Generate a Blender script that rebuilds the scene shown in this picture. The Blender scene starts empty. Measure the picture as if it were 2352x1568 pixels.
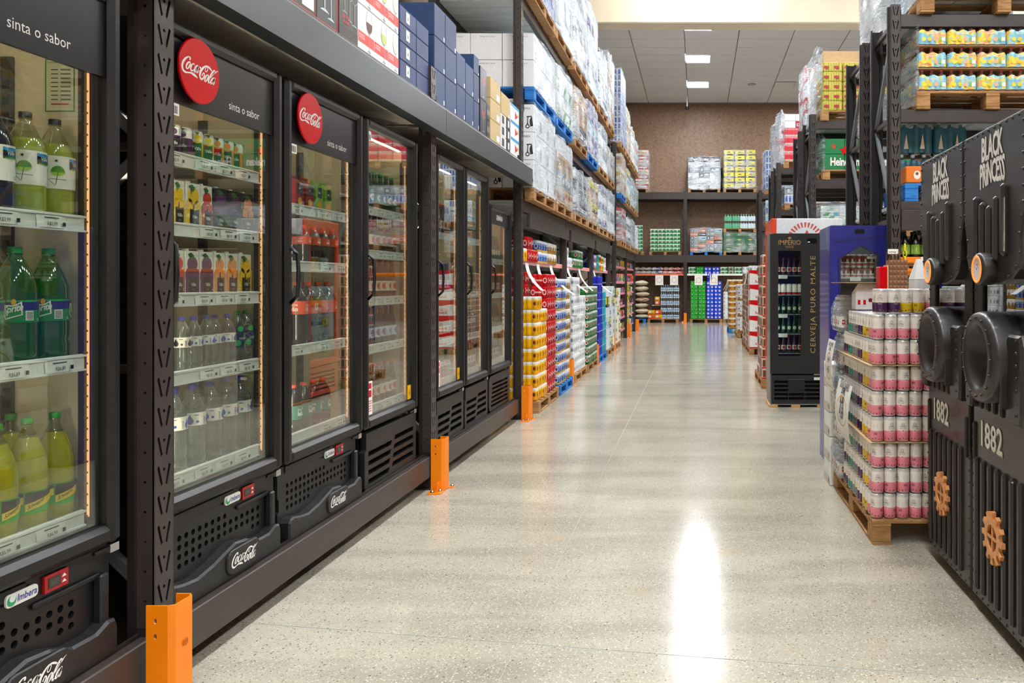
import bpy, math, random
from math import sin, cos, pi, radians
from mathutils import Vector, Matrix
from mathutils.geometry import delaunay_2d_cdt
rnd = random.Random(11)
scn = bpy.context.scene
COL = scn.collection
# ---------------------------------------------------------------- camera (level, shifted lens)
F = 1815.0
cam = bpy.data.cameras.new('camera'); camo = bpy.data.objects.new('camera', cam); COL.objects.link(camo)
camo.location = (0, 0, 1.39); camo.rotation_euler = (pi/2, 0, 0)
cam.sensor_width = 36; cam.lens = 36*F/2352
cam.shift_x = -(1602-1176)/2352; cam.shift_y = -(784-650)/2352
cam.clip_start = .05; cam.clip_end = 200
scn.camera = camo
# ---------------------------------------------------------------- exposure and world
scn.view_settings.view_transform = 'Standard'; scn.view_settings.look = 'None'
scn.view_settings.gamma = 1; scn.view_settings.use_curve_mapping = False
scn.view_settings.exposure = 0.5
cy = scn.cycles
cy.max_bounces = 9; cy.diffuse_bounces = 4; cy.glossy_bounces = 4; cy.transmission_bounces = 4
cy.transparent_max_bounces = 28; cy.caustics_reflective = False; cy.caustics_refractive = False
cy.sample_clamp_indirect = 6
w = bpy.data.worlds.new('world'); scn.world = w; w.use_nodes = True
w.node_tree.nodes['Background'].inputs[0].default_value = (.8, .85, .9, 1); w.node_tree.nodes['Background'].inputs[1].default_value = .3
LAMP = 88.0          # strength of the ceiling panels
# ---------------------------------------------------------------- materials
def lin(h):
    h = h.lstrip('#')
    return tuple(((int(h[i:i+2], 16)/255+.055)/1.055)**2.4 if int(h[i:i+2], 16) > 10 else int(h[i:i+2], 16)/255/12.92 for i in (0, 2, 4))
MT = {}
def newmat(key):
    m = bpy.data.materials.new(key); m.use_nodes = True
    nt = m.node_tree; nt.nodes.clear()
    return m, nt, nt.nodes.new('ShaderNodeOutputMaterial')
def nd(nt, t, ins=None, **kw):
    n = nt.nodes.new('ShaderNode'+t)
    for k, v in kw.items(): setattr(n, k, v)
    for k, v in (ins or {}).items():
        if hasattr(v, 'is_linked') or hasattr(v, 'links'): nt.links.new(v, n.inputs[k])
        else: n.inputs[k].default_value = v
    return n
def c4(h): return (*lin(h), 1) if isinstance(h, str) else (*h, 1)
def mt(hexc, rough=.45, metal=0.0, var=.06, coat=0.0, scale=30.0, bump=0.0, emit=0.0):
    """plain coloured surface with a little procedural variation"""
    key = f'm{hexc}_{rough}_{metal}_{var}_{coat}_{scale}_{bump}_{emit}'
    if key in MT: return MT[key]
    m, nt, out = newmat(key)
    p = nd(nt, 'BsdfPrincipled', {'Base Color': c4(hexc), 'Roughness': rough, 'Metallic': metal, 'Coat Weight': coat})
    if var or bump:
        tc = nd(nt, 'TexCoord'); no = nd(nt, 'TexNoise', {'Vector': tc.outputs['Object'], 'Scale': scale, 'Detail': 3.0})
        if var:
            mr = nd(nt, 'MapRange', {'Value': no.outputs[0], 'From Min': .3, 'From Max': .7, 'To Min': 1-var*2, 'To Max': 1.0})
            mx = nd(nt, 'MixRGB', {'Fac': 1.0, 'Color1': c4(hexc), 'Color2': mr.outputs[0]}, blend_type='MULTIPLY')
            nt.links.new(mx.outputs[0], p.inputs['Base Color'])
        if bump:
            b = nd(nt, 'Bump', {'Height': no.outputs[0], 'Strength': bump, 'Distance': .004}); nt.links.new(b.outputs[0], p.inputs['Normal'])
    if emit:
        p.inputs['Emission Color'].default_value = c4(hexc); p.inputs['Emission Strength'].default_value = emit
    nt.links.new(p.outputs[0], out.inputs[0]); MT[key] = m
    return m
def schlick(nt, f0=.04, p=3.5, top=.96):
    lw = nd(nt, 'LayerWeight', {'Blend': .5})
    pw = nd(nt, 'Math', {0: lw.outputs['Facing'], 1: p}, operation='POWER')
    return nd(nt, 'Math', {0: pw.outputs[0], 1: top, 2: f0}, operation='MULTIPLY_ADD').outputs[0]
def clear(key, tint='#f4f8f4', f0=.04, rough=.0, body=0.0, bodycol='#ffffff', p=3.5):
    """clear sheet (door glass, bottle wall): transparent with a facing dependent reflection, optional scattering body"""
    if key in MT: return MT[key]
    m, nt, out = newmat(key)
    tr = nd(nt, 'BsdfTransparent', {'Color': c4(tint)})
    sh = tr.outputs[0]
    if body:
        df = nd(nt, 'BsdfDiffuse', {'Color': c4(bodycol)}); tl = nd(nt, 'BsdfTranslucent', {'Color': c4(bodycol)})
        a = nd(nt, 'MixShader', {0: .45, 1: df.outputs[0], 2: tl.outputs[0]})
        sh = nd(nt, 'MixShader', {0: body, 1: sh, 2: a.outputs[0]}).outputs[0]
    gl = nd(nt, 'BsdfGlossy', {'Color': (1, 1, 1, 1), 'Roughness': rough})
    mx = nd(nt, 'MixShader', {0: schlick(nt, f0, p), 1: sh, 2: gl.outputs[0]})
    nt.links.new(mx.outputs[0], out.inputs[0]); MT[key] = m
    return m
def film_mat(key, dens=.5, tint='#d2dbe1'):
    """stretch film: streaky, crinkled, half clear plastic"""
    if key in MT: return MT[key]
    m, nt, out = newmat(key)
    tc = nd(nt, 'TexCoord')
    mp = nd(nt, 'Mapping', {'Vector': tc.outputs['Object'], 'Rotation': (.5, .35, .3), 'Scale': (2.0, 2.0, 24)})
    n1 = nd(nt, 'TexNoise', {'Vector': mp.outputs[0], 'Scale': 1.6, 'Detail': 5.0, 'Roughness': .65, 'Distortion': .8})
    n2 = nd(nt, 'TexNoise', {'Vector': tc.outputs['Object'], 'Scale': 3.1, 'Detail': 2.0})
    s = nd(nt, 'Math', {0: n1.outputs[0], 1: n2.outputs[0]}, operation='ADD')
    mr = nd(nt, 'MapRange', {'Value': s.outputs[0], 'From Min': .87, 'From Max': 1.15, 'To Min': max(.02, dens-.45), 'To Max': min(.97, dens+.5)})
    tr = nd(nt, 'BsdfTransparent', {'Color': (.96, .97, .98, 1)})
    df = nd(nt, 'BsdfDiffuse', {'Color': c4(tint)}); tl = nd(nt, 'BsdfTranslucent', {'Color': c4(tint)})
    b = nd(nt, 'Bump', {'Height': n1.outputs[0], 'Strength': 1.0, 'Distance': .03})
    gl = nd(nt, 'BsdfGlossy', {'Roughness': .18, 'Normal': b.outputs[0]})
    a = nd(nt, 'MixShader', {0: .3, 1: df.outputs[0], 2: tl.outputs[0]})
    a2 = nd(nt, 'MixShader', {0: .35, 1: a.outputs[0], 2: gl.outputs[0]})
    f = nd(nt, 'MixShader', {0: mr.outputs[0], 1: tr.outputs[0], 2: a2.outputs[0]})
    nt.links.new(f.outputs[0], out.inputs[0]); MT[key] = m
    return m
def print_mat(key, cols, scale=14.0, rough=.35, sc=(1, 1, 1), steps=True):
    """printed artwork: irregular patches in the given colours"""
    key = 'print_'+key
    if key in MT: return MT[key]
    m, nt, out = newmat(key)
    tc = nd(nt, 'TexCoord'); oi = nd(nt, 'ObjectInfo')
    rv = nd(nt, 'VectorMath', {0: oi.outputs['Random'], 'Scale': 7.0}, operation='SCALE') if False else None
    mp = nd(nt, 'Mapping', {'Vector': tc.outputs['Object'], 'Scale': sc})
    cb = nd(nt, 'CombineXYZ', {0: oi.outputs['Random'], 1: oi.outputs['Random'], 2: 0.0})
    sc9 = nd(nt, 'VectorMath', {0: cb.outputs[0], 1: (3, 5, 1)}, operation='MULTIPLY')
    ad = nd(nt, 'VectorMath', {0: mp.outputs[0], 1: sc9.outputs[0]}, operation='ADD')
    no = nd(nt, 'TexNoise', {'Vector': ad.outputs[0], 'Scale': scale, 'Detail': 2.5, 'Distortion': .6})
    r = nd(nt, 'ValToRGB', {'Fac': no.outputs[0]}); cr = r.color_ramp
    cr.interpolation = 'CONSTANT' if steps else 'LINEAR'
    n = len(cols)
    for i, c in enumerate(cols):
        pos = 0 if i == 0 else .36+.28*(i-1)/max(1, n-2)
        e = cr.elements[0] if i == 0 else (cr.elements[1] if i == 1 else cr.elements.new(pos))
        e.position = pos; e.color = c4(c)
    p = nd(nt, 'BsdfPrincipled', {'Base Color': r.outputs[0], 'Roughness': rough})
    nt.links.new(p.outputs[0], out.inputs[0]); MT[key] = m
    return m
# ---------------------------------------------------------------- mesh builder
class MB:
    def __init__(s): s.v = []; s.f = []; s.mi = []; s.sm = []; s.mats = []
    def mat(s, m):
        if m not in s.mats: s.mats.append(m)
        return s.mats.index(m)
    def add(s, vs, fs, m, smooth=False, T=None):
        o = len(s.v)
        s.v += [tuple(T @ Vector(p)) for p in vs] if T else [tuple(p) for p in vs]
        ml = isinstance(m, (list, tuple))
        for i, f in enumerate(fs):
            s.f.append([k+o for k in f]); s.mi.append(s.mat(m[i] if ml else m)); s.sm.append(smooth)
        return s
    def box(s, x0, x1, y0, y1, z0, z1, m, T=None):
        v = [(x0, y0, z0), (x1, y0, z0), (x1, y1, z0), (x0, y1, z0), (x0, y0, z1), (x1, y0, z1), (x1, y1, z1), (x0, y1, z1)]
        return s.add(v, [(0, 3, 2, 1), (4, 5, 6, 7), (0, 1, 5, 4), (1, 2, 6, 5), (2, 3, 7, 6), (3, 0, 4, 7)], m, T=T)
    def bbox(s, x0, x1, y0, y1, z0, z1, m, b=.005, T=None):
        """box with chamfered edges"""
        V = []; idx = {}
        X = (x0, x1); Y = (y0, y1); Z = (z0, z1)
        for i in (0, 1):
            for j in (0, 1):
                for k in (0, 1):
                    sx, sy, sz = (1-2*i)*b, (1-2*j)*b, (1-2*k)*b
                    idx[i, j, k, 0] = len(V); V.append((X[i], Y[j]+sy, Z[k]+sz))
                    idx[i, j, k, 1] = len(V); V.append((X[i]+sx, Y[j], Z[k]+sz))
                    idx[i, j, k, 2] = len(V); V.append((X[i]+sx, Y[j]+sy, Z[k]))
        Fc = []
        q = lambda *a: Fc.append([idx[t] for t in a])
        for i in (0, 1):
            q((i, 0, 0, 0), (i, 1, 0, 0), (i, 1, 1, 0), (i, 0, 1, 0)); q((0, i, 0, 1), (1, i, 0, 1), (1, i, 1, 1), (0, i, 1, 1)); q((0, 0, i, 2), (1, 0, i, 2), (1, 1, i, 2), (0, 1, i, 2))
            for j in (0, 1):
                q((i, j, 0, 0), (i, j, 1, 0), (i, j, 1, 1), (i, j, 0, 1)); q((i, 0, j, 0), (i, 1, j, 0), (i, 1, j, 2), (i, 0, j, 2)); q((0, i, j, 1), (1, i, j, 1), (1, i, j, 2), (0, i, j, 2))
                for k in (0, 1): q((i, j, k, 0), (i, j, k, 1), (i, j, k, 2))
        cx, cy_, cz = (x0+x1)/2, (y0+y1)/2, (z0+z1)/2
        for f in Fc:
            a, bb, c = (Vector(V[f[t]]) for t in (0, 1, 2)); mid = sum((Vector(V[t]) for t in f), Vector())/len(f)
            if (bb-a).cross(c-a).dot(mid-Vector((cx, cy_, cz))) < 0: f.reverse()
        return s.add(V, Fc, m, T=T)
    def lathe(s, prof, m, n=16, c=(0, 0, 0), T=None, smooth=True, caps=True, arc=None):
        """prof: [(r,z)...] from bottom; m: one material or one for each segment"""
        V = []; Fc = []; M = []
        for r, z in prof:
            for i in range(n): V.append((c[0]+r*cos(2*pi*i/n), c[1]+r*sin(2*pi*i/n), c[2]+z))
        for j in range(len(prof)-1):
            for i in range(n):
                k = (i+1) % n; Fc.append((j*n+i, j*n+k, (j+1)*n+k, (j+1)*n+i)); M.append(m[j] if isinstance(m, list) else m)
        s.add(V, Fc, M, smooth, T)
        if caps:
            o = len(prof)-1; c2 = []; 
            if prof[0][0] > 1e-5: s.add(V[:n], [tuple(range(n-1, -1, -1))], M[0], False, T)
            if prof[-1][0] > 1e-5: s.add(V[o*n:], [tuple(range(n))], M[-1], False, T)
        return s
    def tube(s, pts, r, m, n=8, T=None):
        V = []; Fc = []; P = [Vector(p) for p in pts]
        for i, p in enumerate(P):
            d = (P[min(i+1, len(P)-1)]-P[max(i-1, 0)]).normalized()
            u = d.cross(Vector((0, 0, 1)) if abs(d.z) < .9 else Vector((1, 0, 0))).normalized(); v = d.cross(u)
            for k in range(n): V.append(p+r*(cos(2*pi*k/n)*u+sin(2*pi*k/n)*v))
        for i in range(len(P)-1):
            for k in range(n): Fc.append((i*n+k, i*n+(k+1) % n, (i+1)*n+(k+1) % n, (i+1)*n+k))
        Fc.append(tuple(range(n-1, -1, -1))); Fc.append(tuple(range((len(P)-1)*n, len(P)*n)))
        return s.add(V, Fc, m, True, T)
    def bar(s, a, b, w_, d, m, up=(0, 0, 1)):
        """rectangular bar from a to b"""
        a = Vector(a); b = Vector(b); L = (b-a).length; z = (b-a).normalized()
        x = Vector(up).cross(z).normalized() if abs(Vector(up).dot(z)) < .99 else Vector((1, 0, 0)); y = z.cross(x)
        T = Matrix((( x.x, y.x, z.x, a.x), (x.y, y.y, z.y, a.y), (x.z, y.z, z.z, a.z), (0, 0, 0, 1)))
        return s.box(-w_/2, w_/2, -d/2, d/2, 0, L, m, T=T)
    def prism(s, poly, y0, y1, m, T=None, smooth=False, chamfer=0, mside=None):
        """poly in (x,z), front at y0, back at y1"""
        A = sum(poly[i][0]*poly[(i+1) % len(poly)][1]-poly[(i+1) % len(poly)][0]*poly[i][1] for i in range(len(poly)))
        if A < 0: poly = poly[::-1]
        n = len(poly); V = []; Fc = []
        if chamfer:
            ins = inset(poly, chamfer); V += [(p[0], y0, p[1]) for p in ins]; V += [(p[0], y0+chamfer, p[1]) for p in poly]; k0 = 2
        else: V += [(p[0], y0, p[1]) for p in poly]; k0 = 1
        V += [(p[0], y1, p[1]) for p in poly]
        Fc.append(tuple(range(n)))
        for j in range(k0):
            for i in range(n): k = (i+1) % n; Fc.append((j*n+i, (j+1)*n+i, (j+1)*n+k, j*n+k))
        Fc.append(tuple(range((k0+1)*n-1, k0*n-1, -1)))
        M = [m]+[mside or m]*(len(Fc)-1)
        return s.add(V, Fc, M, smooth, T)
    def shape(s, pf, m, fn):
        """2D verts/faces mapped to 3D by fn(u,v)"""
        vs, fs = pf
        return s.add([fn(u, v) for u, v in vs], fs, m)
    def mesh(s, name):
        me = bpy.data.meshes.new(name); me.from_pydata(s.v, [], s.f)
        for m in s.mats: me.materials.append(m)
        me.polygons.foreach_set('material_index', s.mi); me.polygons.foreach_set('use_smooth', s.sm)
        me.update(); return me
def inset(poly, d):
    n = len(poly); out = []
    for i in range(n):
        p0, p1, p2 = Vector(poly[i-1]), Vector(poly[i]), Vector(poly[(i+1) % n])
        a = (p1-p0); b = (p2-p1)
        if a.length < 1e-9 or b.length < 1e-9: out.append(tuple(p1)); continue
        a.normalize(); b.normalize(); na = Vector((-a.y, a.x)); nb = Vector((-b.y, b.x)); h = na+nb
        if h.length < .1: out.append(tuple(p1+na*d)); continue
        h.normalize(); out.append(tuple(p1+h*d/max(.35, h.dot(na))))
    return out
# ---------------------------------------------------------------- flat shapes (for print and for outlines)
def rect(x0, x1, z0, z1): return [(x0, z0), (x1, z0), (x1, z1), (x0, z1)]
def rrect(x0, x1, z0, z1, r, k=4):
    o = []
    for cx, cz, a in ((x1-r, z0+r, -90), (x1-r, z1-r, 0), (x0+r, z1-r, 90), (x0+r, z0+r, 180)):
        for i in range(k+1): t = radians(a+90*i/k); o.append((cx+r*cos(t), cz+r*sin(t)))
    return o
def circ(cx, cz, r, n=16, rz=None): return [(cx+r*cos(2*pi*i/n), cz+(rz or r)*sin(2*pi*i/n)) for i in range(n)]
def poly(p): return (list(p), [tuple(range(len(p)))])
def gp(p, st=.006):
    """polygon filled with small triangles, so that it can be wrapped round a bottle or can"""
    n = len(p); q = []
    for i in range(n):
        a, c = p[i], p[(i+1) % n]; k = max(1, int(abs(c[0]-a[0])/st+.999)); q += [(a[0]+(c[0]-a[0])*j/k, a[1]+(c[1]-a[1])*j/k) for j in range(k)]
    def ins(x, y):
        c = False
        for i in range(len(q)):
            (xi, yi), (xj, yj) = q[i], q[i-1]
            if (yi > y) != (yj > y) and x < (xj-xi)*(y-yi)/(yj-yi)+xi: c = not c
        return c
    x0, x1 = min(a for a, _ in q), max(a for a, _ in q); z0, z1 = min(b for _, b in q), max(b for _, b in q); P = [Vector(a) for a in q]; m = len(P)
    u = x0+st
    while u < x1-st*.3:
        v = z0+st*1.5
        while v < z1-st*.5:
            if ins(u, v): P.append(Vector((u, v)))
            v += st*2.5
        u += st
    vv, _, ff, *_r = delaunay_2d_cdt(P, [(i, (i+1) % m) for i in range(m)], [], 0, 1e-6)
    out = []
    for t in ff:
        c = sum((vv[i] for i in t), Vector((0, 0)))/len(t)
        if ins(c.x, c.y): out.append(tuple(t) if (vv[t[1]]-vv[t[0]]).cross(vv[t[2]]-vv[t[0]]) > 0 else tuple(t[::-1]))
    return [tuple(a) for a in vv], out
def drop(cx, cz, h):
    r = h*.33; o = [(cx+r*cos(radians(a)), cz+r+r*sin(radians(a))) for a in range(-215, 36, 25)]
    return o+[(cx+r*.35, cz+h*.75), (cx, cz+h), (cx-r*.35, cz+h*.75)]
def star(cx, cz, r, n=5, q=.42): return [(cx+(r if i % 2 == 0 else r*q)*cos(pi/2+pi*i/n), cz+(r if i % 2 == 0 else r*q)*sin(pi/2+pi*i/n)) for i in range(2*n)]
def flat(x, z, y, s=1.0, sx=None): 
    sx = s if sx is None else sx
    return lambda u, v: (x+u*sx, y, z+v*s)
def cylmap(r, z0, a0=0.0, c=(0, 0), s=1.0):
    """wraps onto a vertical cylinder, facing -y at a0=0"""
    return lambda u, v: (c[0]+r*sin(u*s/r+a0), c[1]-r*cos(u*s/r+a0), z0+v*s)
_TX = {}
def text(t, h=1.0, bold=0.0, sx=1.0, space=1.0, align='L', shear=0.0):
    """letters as flat faces; h is the cap height"""
    k = (t, bold, space)
    if k not in _TX:
        c = bpy.data.curves.new('t', 'FONT'); c.body = t; c.size = 1.0; c.resolution_u = 2; c.offset = bold; c.space_character = space; c.fill_mode = 'FRONT'
        o = bpy.data.objects.new('t', c); COL.objects.link(o)
        me = bpy.data.meshes.new_from_object(o.evaluated_get(bpy.context.evaluated_depsgraph_get()))
        vs = [(v.co.x, v.co.y) for v in me.vertices]; fs = [tuple(p.vertices) for p in me.polygons]
        bpy.data.objects.remove(o); bpy.data.curves.remove(c); bpy.data.meshes.remove(me)
        _TX[k] = (vs, fs)
    vs, fs = _TX[k]
    q = h/.69
    if not vs: return vs, fs
    x0 = min(p[0] for p in vs); x1 = max(p[0] for p in vs); off = {'L': x0, 'C': (x0+x1)/2, 'R': x1}[align]
    return [((p[0]-off)*q*sx+p[1]*q*shear, p[1]*q) for p in vs], fs
def ribbon(pts, closed=False, sub=5):
    """smooth stroke with changing width: pts (x,z,w)"""
    P = [Vector(p) for p in pts]; n = len(P); S = []
    rng = n if closed else n-1
    for i in range(rng):
        g = lambda k: P[k % n] if closed else P[max(0, min(n-1, k))]
        a, b, c, d = g(i-1), g(i), g(i+1), g(i+2)
        for j in range(sub):
            t = j/sub; S.append(.5*((2*b)+(c-a)*t+(2*a-5*b+4*c-d)*t*t+(3*b-a-3*c+d)*t**3))
    if not closed: S.append(P[-1])
    V = []; m = len(S)
    for i, p in enumerate(S):
        a = S[(i-1) % m] if closed or i else S[0]; b = S[(i+1) % m] if closed or i < m-1 else S[-1]
        d = Vector((b.x-a.x, b.y-a.y)); d = d.normalized() if d.length > 1e-9 else Vector((1, 0)); w2 = max(p.z, 1e-4)/2
        V += [(p.x-d.y*w2, p.y+d.x*w2), (p.x+d.y*w2, p.y-d.x*w2)]
    Fc = [(2*i, 2*i+1, (2*i+3) % (2*m), (2*i+2) % (2*m)) for i in range(m if closed else m-1)]
    return V, [f[::-1] for f in Fc]
def script_logo():
    """flowing script lettering of the soft drink sign, about 1 wide, centred"""
    S = [
     ([(300,545,34),(316,505,24),(272,482,20),(210,520,34),(165,590,42),(148,670,40),(165,750,38),(210,800,32),(270,812,22),(330,822,30),(390,862,44),(430,895,34),(470,942,6)], 0),
     ([(302,590,18),(262,610,30),(234,660,32),(232,710,30),(256,730,18),(290,690,28),(312,630,26)], 1),
     ([(306,615,14),(325,640,12),(345,640,14)], 0),
     ([(388,655,26),(398,634,16),(370,627,14),(334,670,32),(320,730,34),(337,770,28),(372,768,16),(410,725,12)], 0),
     ([(470,668,16),(430,690,30),(404,750,32),(398,795,28),(418,803,16),(450,760,26),(478,695,24)], 1),
     ([(492,670,28),(458,770,32),(452,815,28),(472,812,14),(500,765,10)], 0),
     ([(513,712,28),(541,718,28)], 0),
     ([(655,672,16),(592,712,34),(532,790,42),(514,880,40),(530,942,38),(562,960,28),(600,920,28),(614,860,26),(596,828,18),(572,858,20),(562,892,26)], 0),
     ([(640,800,14),(628,760,14),(655,705,14),(684,710,14),(682,765,14),(660,798,14)], 1),
     ([(650,676,16),(700,700,28),(742,742,32),(776,788,24)], 0),
     ([(690,872,16),(650,895,30),(627,950,32),(622,1000,28),(645,1010,16),(680,960,28),(702,900,26)], 1),
     ([(740,1035,12),(706,1040,28),(708,980,34),(750,885,32),(800,805,28),(835,778,18),(850,792,14),(835,830,14),(775,905,12),(722,960,12)], 0),
     ([(812,835,26),(850,832,22),(885,806,14),(925,790,4)], 0),
     ([(830,942,16),(790,960,30),(758,1010,32),(752,1055,28),(770,1068,16),(805,1030,26),(838,965,24)], 1),
     ([(852,937,28),(815,1035,32),(807,1080,28),(826,1078,14),(850,1030,8)], 0)]
    V = []; Fc = []
    for pts, cl in S:
        q = [((x-528)/865, -(z-.438*(x-512)-790)/1374, w_/1000) for x, z, w_ in pts]
        v, f = ribbon(q, bool(cl)); o = len(V); V += v; Fc += [tuple(i+o for i in g) for g in f]
    return V, Fc
LOGO = script_logo()
def cut_plate(outline, holes, y0, y1, m, mb, T=None, mh=None):
    """flat plate in (x,z) with real holes; front at y0, hole walls back to y1"""
    P = []; E = []
    for lp in [outline]+holes:
        o = len(P); P += [Vector(p) for p in lp]; E += [(o+i, o+(i+1) % len(lp)) for i in range(len(lp))]
    v, e, f, *_ = delaunay_2d_cdt(P, E, [], 0, 1e-5)
    def inside(pt, lp):
        c = False; x, y = pt; j = len(lp)-1
        for i in range(len(lp)):
            xi, yi = lp[i]; xj, yj = lp[j]
            if (yi > y) != (yj > y) and x < (xj-xi)*(y-yi)/(yj-yi)+xi: c = not c
            j = i
        return c
    bb = [(min(p[0] for p in h), max(p[0] for p in h), min(p[1] for p in h), max(p[1] for p in h)) for h in holes]
    keep = []
    for t in f:
        c = sum((v[i] for i in t), Vector((0, 0)))/len(t)
        if not inside(c, outline): continue
        if any(b[0] <= c.x <= b[1] and b[2] <= c.y <= b[3] and inside(c, h) for b, h in zip(bb, holes)): continue
        a = (v[t[1]]-v[t[0]]).cross(v[t[2]]-v[t[0]]); keep.append(tuple(t) if a > 0 else tuple(t[::-1]))
    mb.add([(p.x, y0, p.y) for p in v], keep, m, T=T)
    for h in holes:
        n = len(h); mb.add([(p[0], y0, p[1]) for p in h]+[(p[0], y1, p[1]) for p in h], [(i, (i+1) % n, n+(i+1) % n, n+i) for i in range(n)], mh or m, T=T)
    n = len(outline); mb.add([(p[0], y0, p[1]) for p in outline]+[(p[0], y1, p[1]) for p in outline], [(i, n+i, n+(i+1) % n, (i+1) % n) for i in range(n)], m, T=T)
    return mb
# ---------------------------------------------------------------- objects
def tag(o, label=None, cat=None, group=None, kind=None):
    if label: o['label'] = label
    if cat: o['category'] = cat
    if group: o['group'] = group
    if kind: o['kind'] = kind
    return o
def ob(name, me, parent=None, loc=(0, 0, 0), rz=0.0, rot=None):
    if isinstance(me, MB): me = me.mesh(name)
    o = bpy.data.objects.new(name, me); COL.objects.link(o)
    o.location = loc; o.rotation_euler = rot or (0, 0, rz)
    if parent: o.parent = parent
    return o
def thing(name, label, cat, loc=(0, 0, 0), rz=0.0, group=None, rot=None):
    return tag(ob(name, None, None, loc, rz, rot), label, cat, group)
def struct(name, mb): return tag(ob(name, mb), kind='structure')
def spawn(parts, parent):
    """parts: [(name, mesh, loc, [subparts])] hung under parent; meshes are shared between copies"""
    for p in parts:
        o = ob(p[0], p[1], parent, p[2] if len(p) > 2 else (0, 0, 0))
        if len(p) > 3: spawn(p[3], o)
ORD = ['first', 'second', 'third', 'fourth', 'fifth', 'sixth', 'seventh', 'eighth', 'ninth', 'tenth', 'eleventh', 'twelfth', 'thirteenth', 'fourteenth', 'fifteenth', 'sixteenth']
# common materials
STEEL = mt('#3d3532', .36, 0, .08, scale=9, bump=.1); STEELD = mt('#26201e', .45, 0, .08, scale=9)
BLACK = mt('#111113', .38, 0, .05); BLK2 = mt('#19191b', .42, 0, .05, scale=60, bump=.15); BLKG = mt('#101012', .18, 0, .0)
WHITE = mt('#f1f1ee', .45); PAPER = mt('#f4f2ec', .6); CREAM = mt('#dccfae', .5, 0, .04, scale=5); RAIL = mt('#e9eae4', .35)
ORANGE = mt('#ff8a00', .35, 0, .03, scale=6); INK = mt('#1b1b1b', .5); GREY = mt('#8f9294', .4); CHROME = mt('#c9c9c9', .2, 1.0, 0)
WOOD = print_mat('wood', ['#8a6540', '#946a40', '#a87c4c', '#b58a58'], 5, .8, (1.5, 9, 9), False)
WOODB = print_mat('wood_blue', ['#0f5da8', '#1a6fbe', '#2280cc', '#1562ad'], 5, .7, (1.5, 9, 9), False)
WOODL = print_mat('wood_light', ['#a5773f', '#bd8b50', '#cf9f63', '#b98a52'], 5, .8, (9, 1.5, 9), False)
CARD = mt('#c4a173', .7, 0, .06); CARDW = mt('#e8e9ea', .55, 0, .03); RED = mt('#d2000c', .3); RED.node_tree.nodes['Principled BSDF'].inputs['Specular IOR Level'].default_value = .25; YEL = mt('#f0b400', .4); NAVY = mt('#27396b', .55, 0, .05)
GLASS = clear('door_glass', '#f2f6f2', .05, 0, 0, '#ffffff', 3.0); PET = clear('pet_clear', '#dfe8e8', .07, .03, .05, '#cfd8d8', 2.5); FILM = film_mat('film', .26); FILML = film_mat('film_light', .08); FILMD = film_mat('film_dense', .42)
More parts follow.
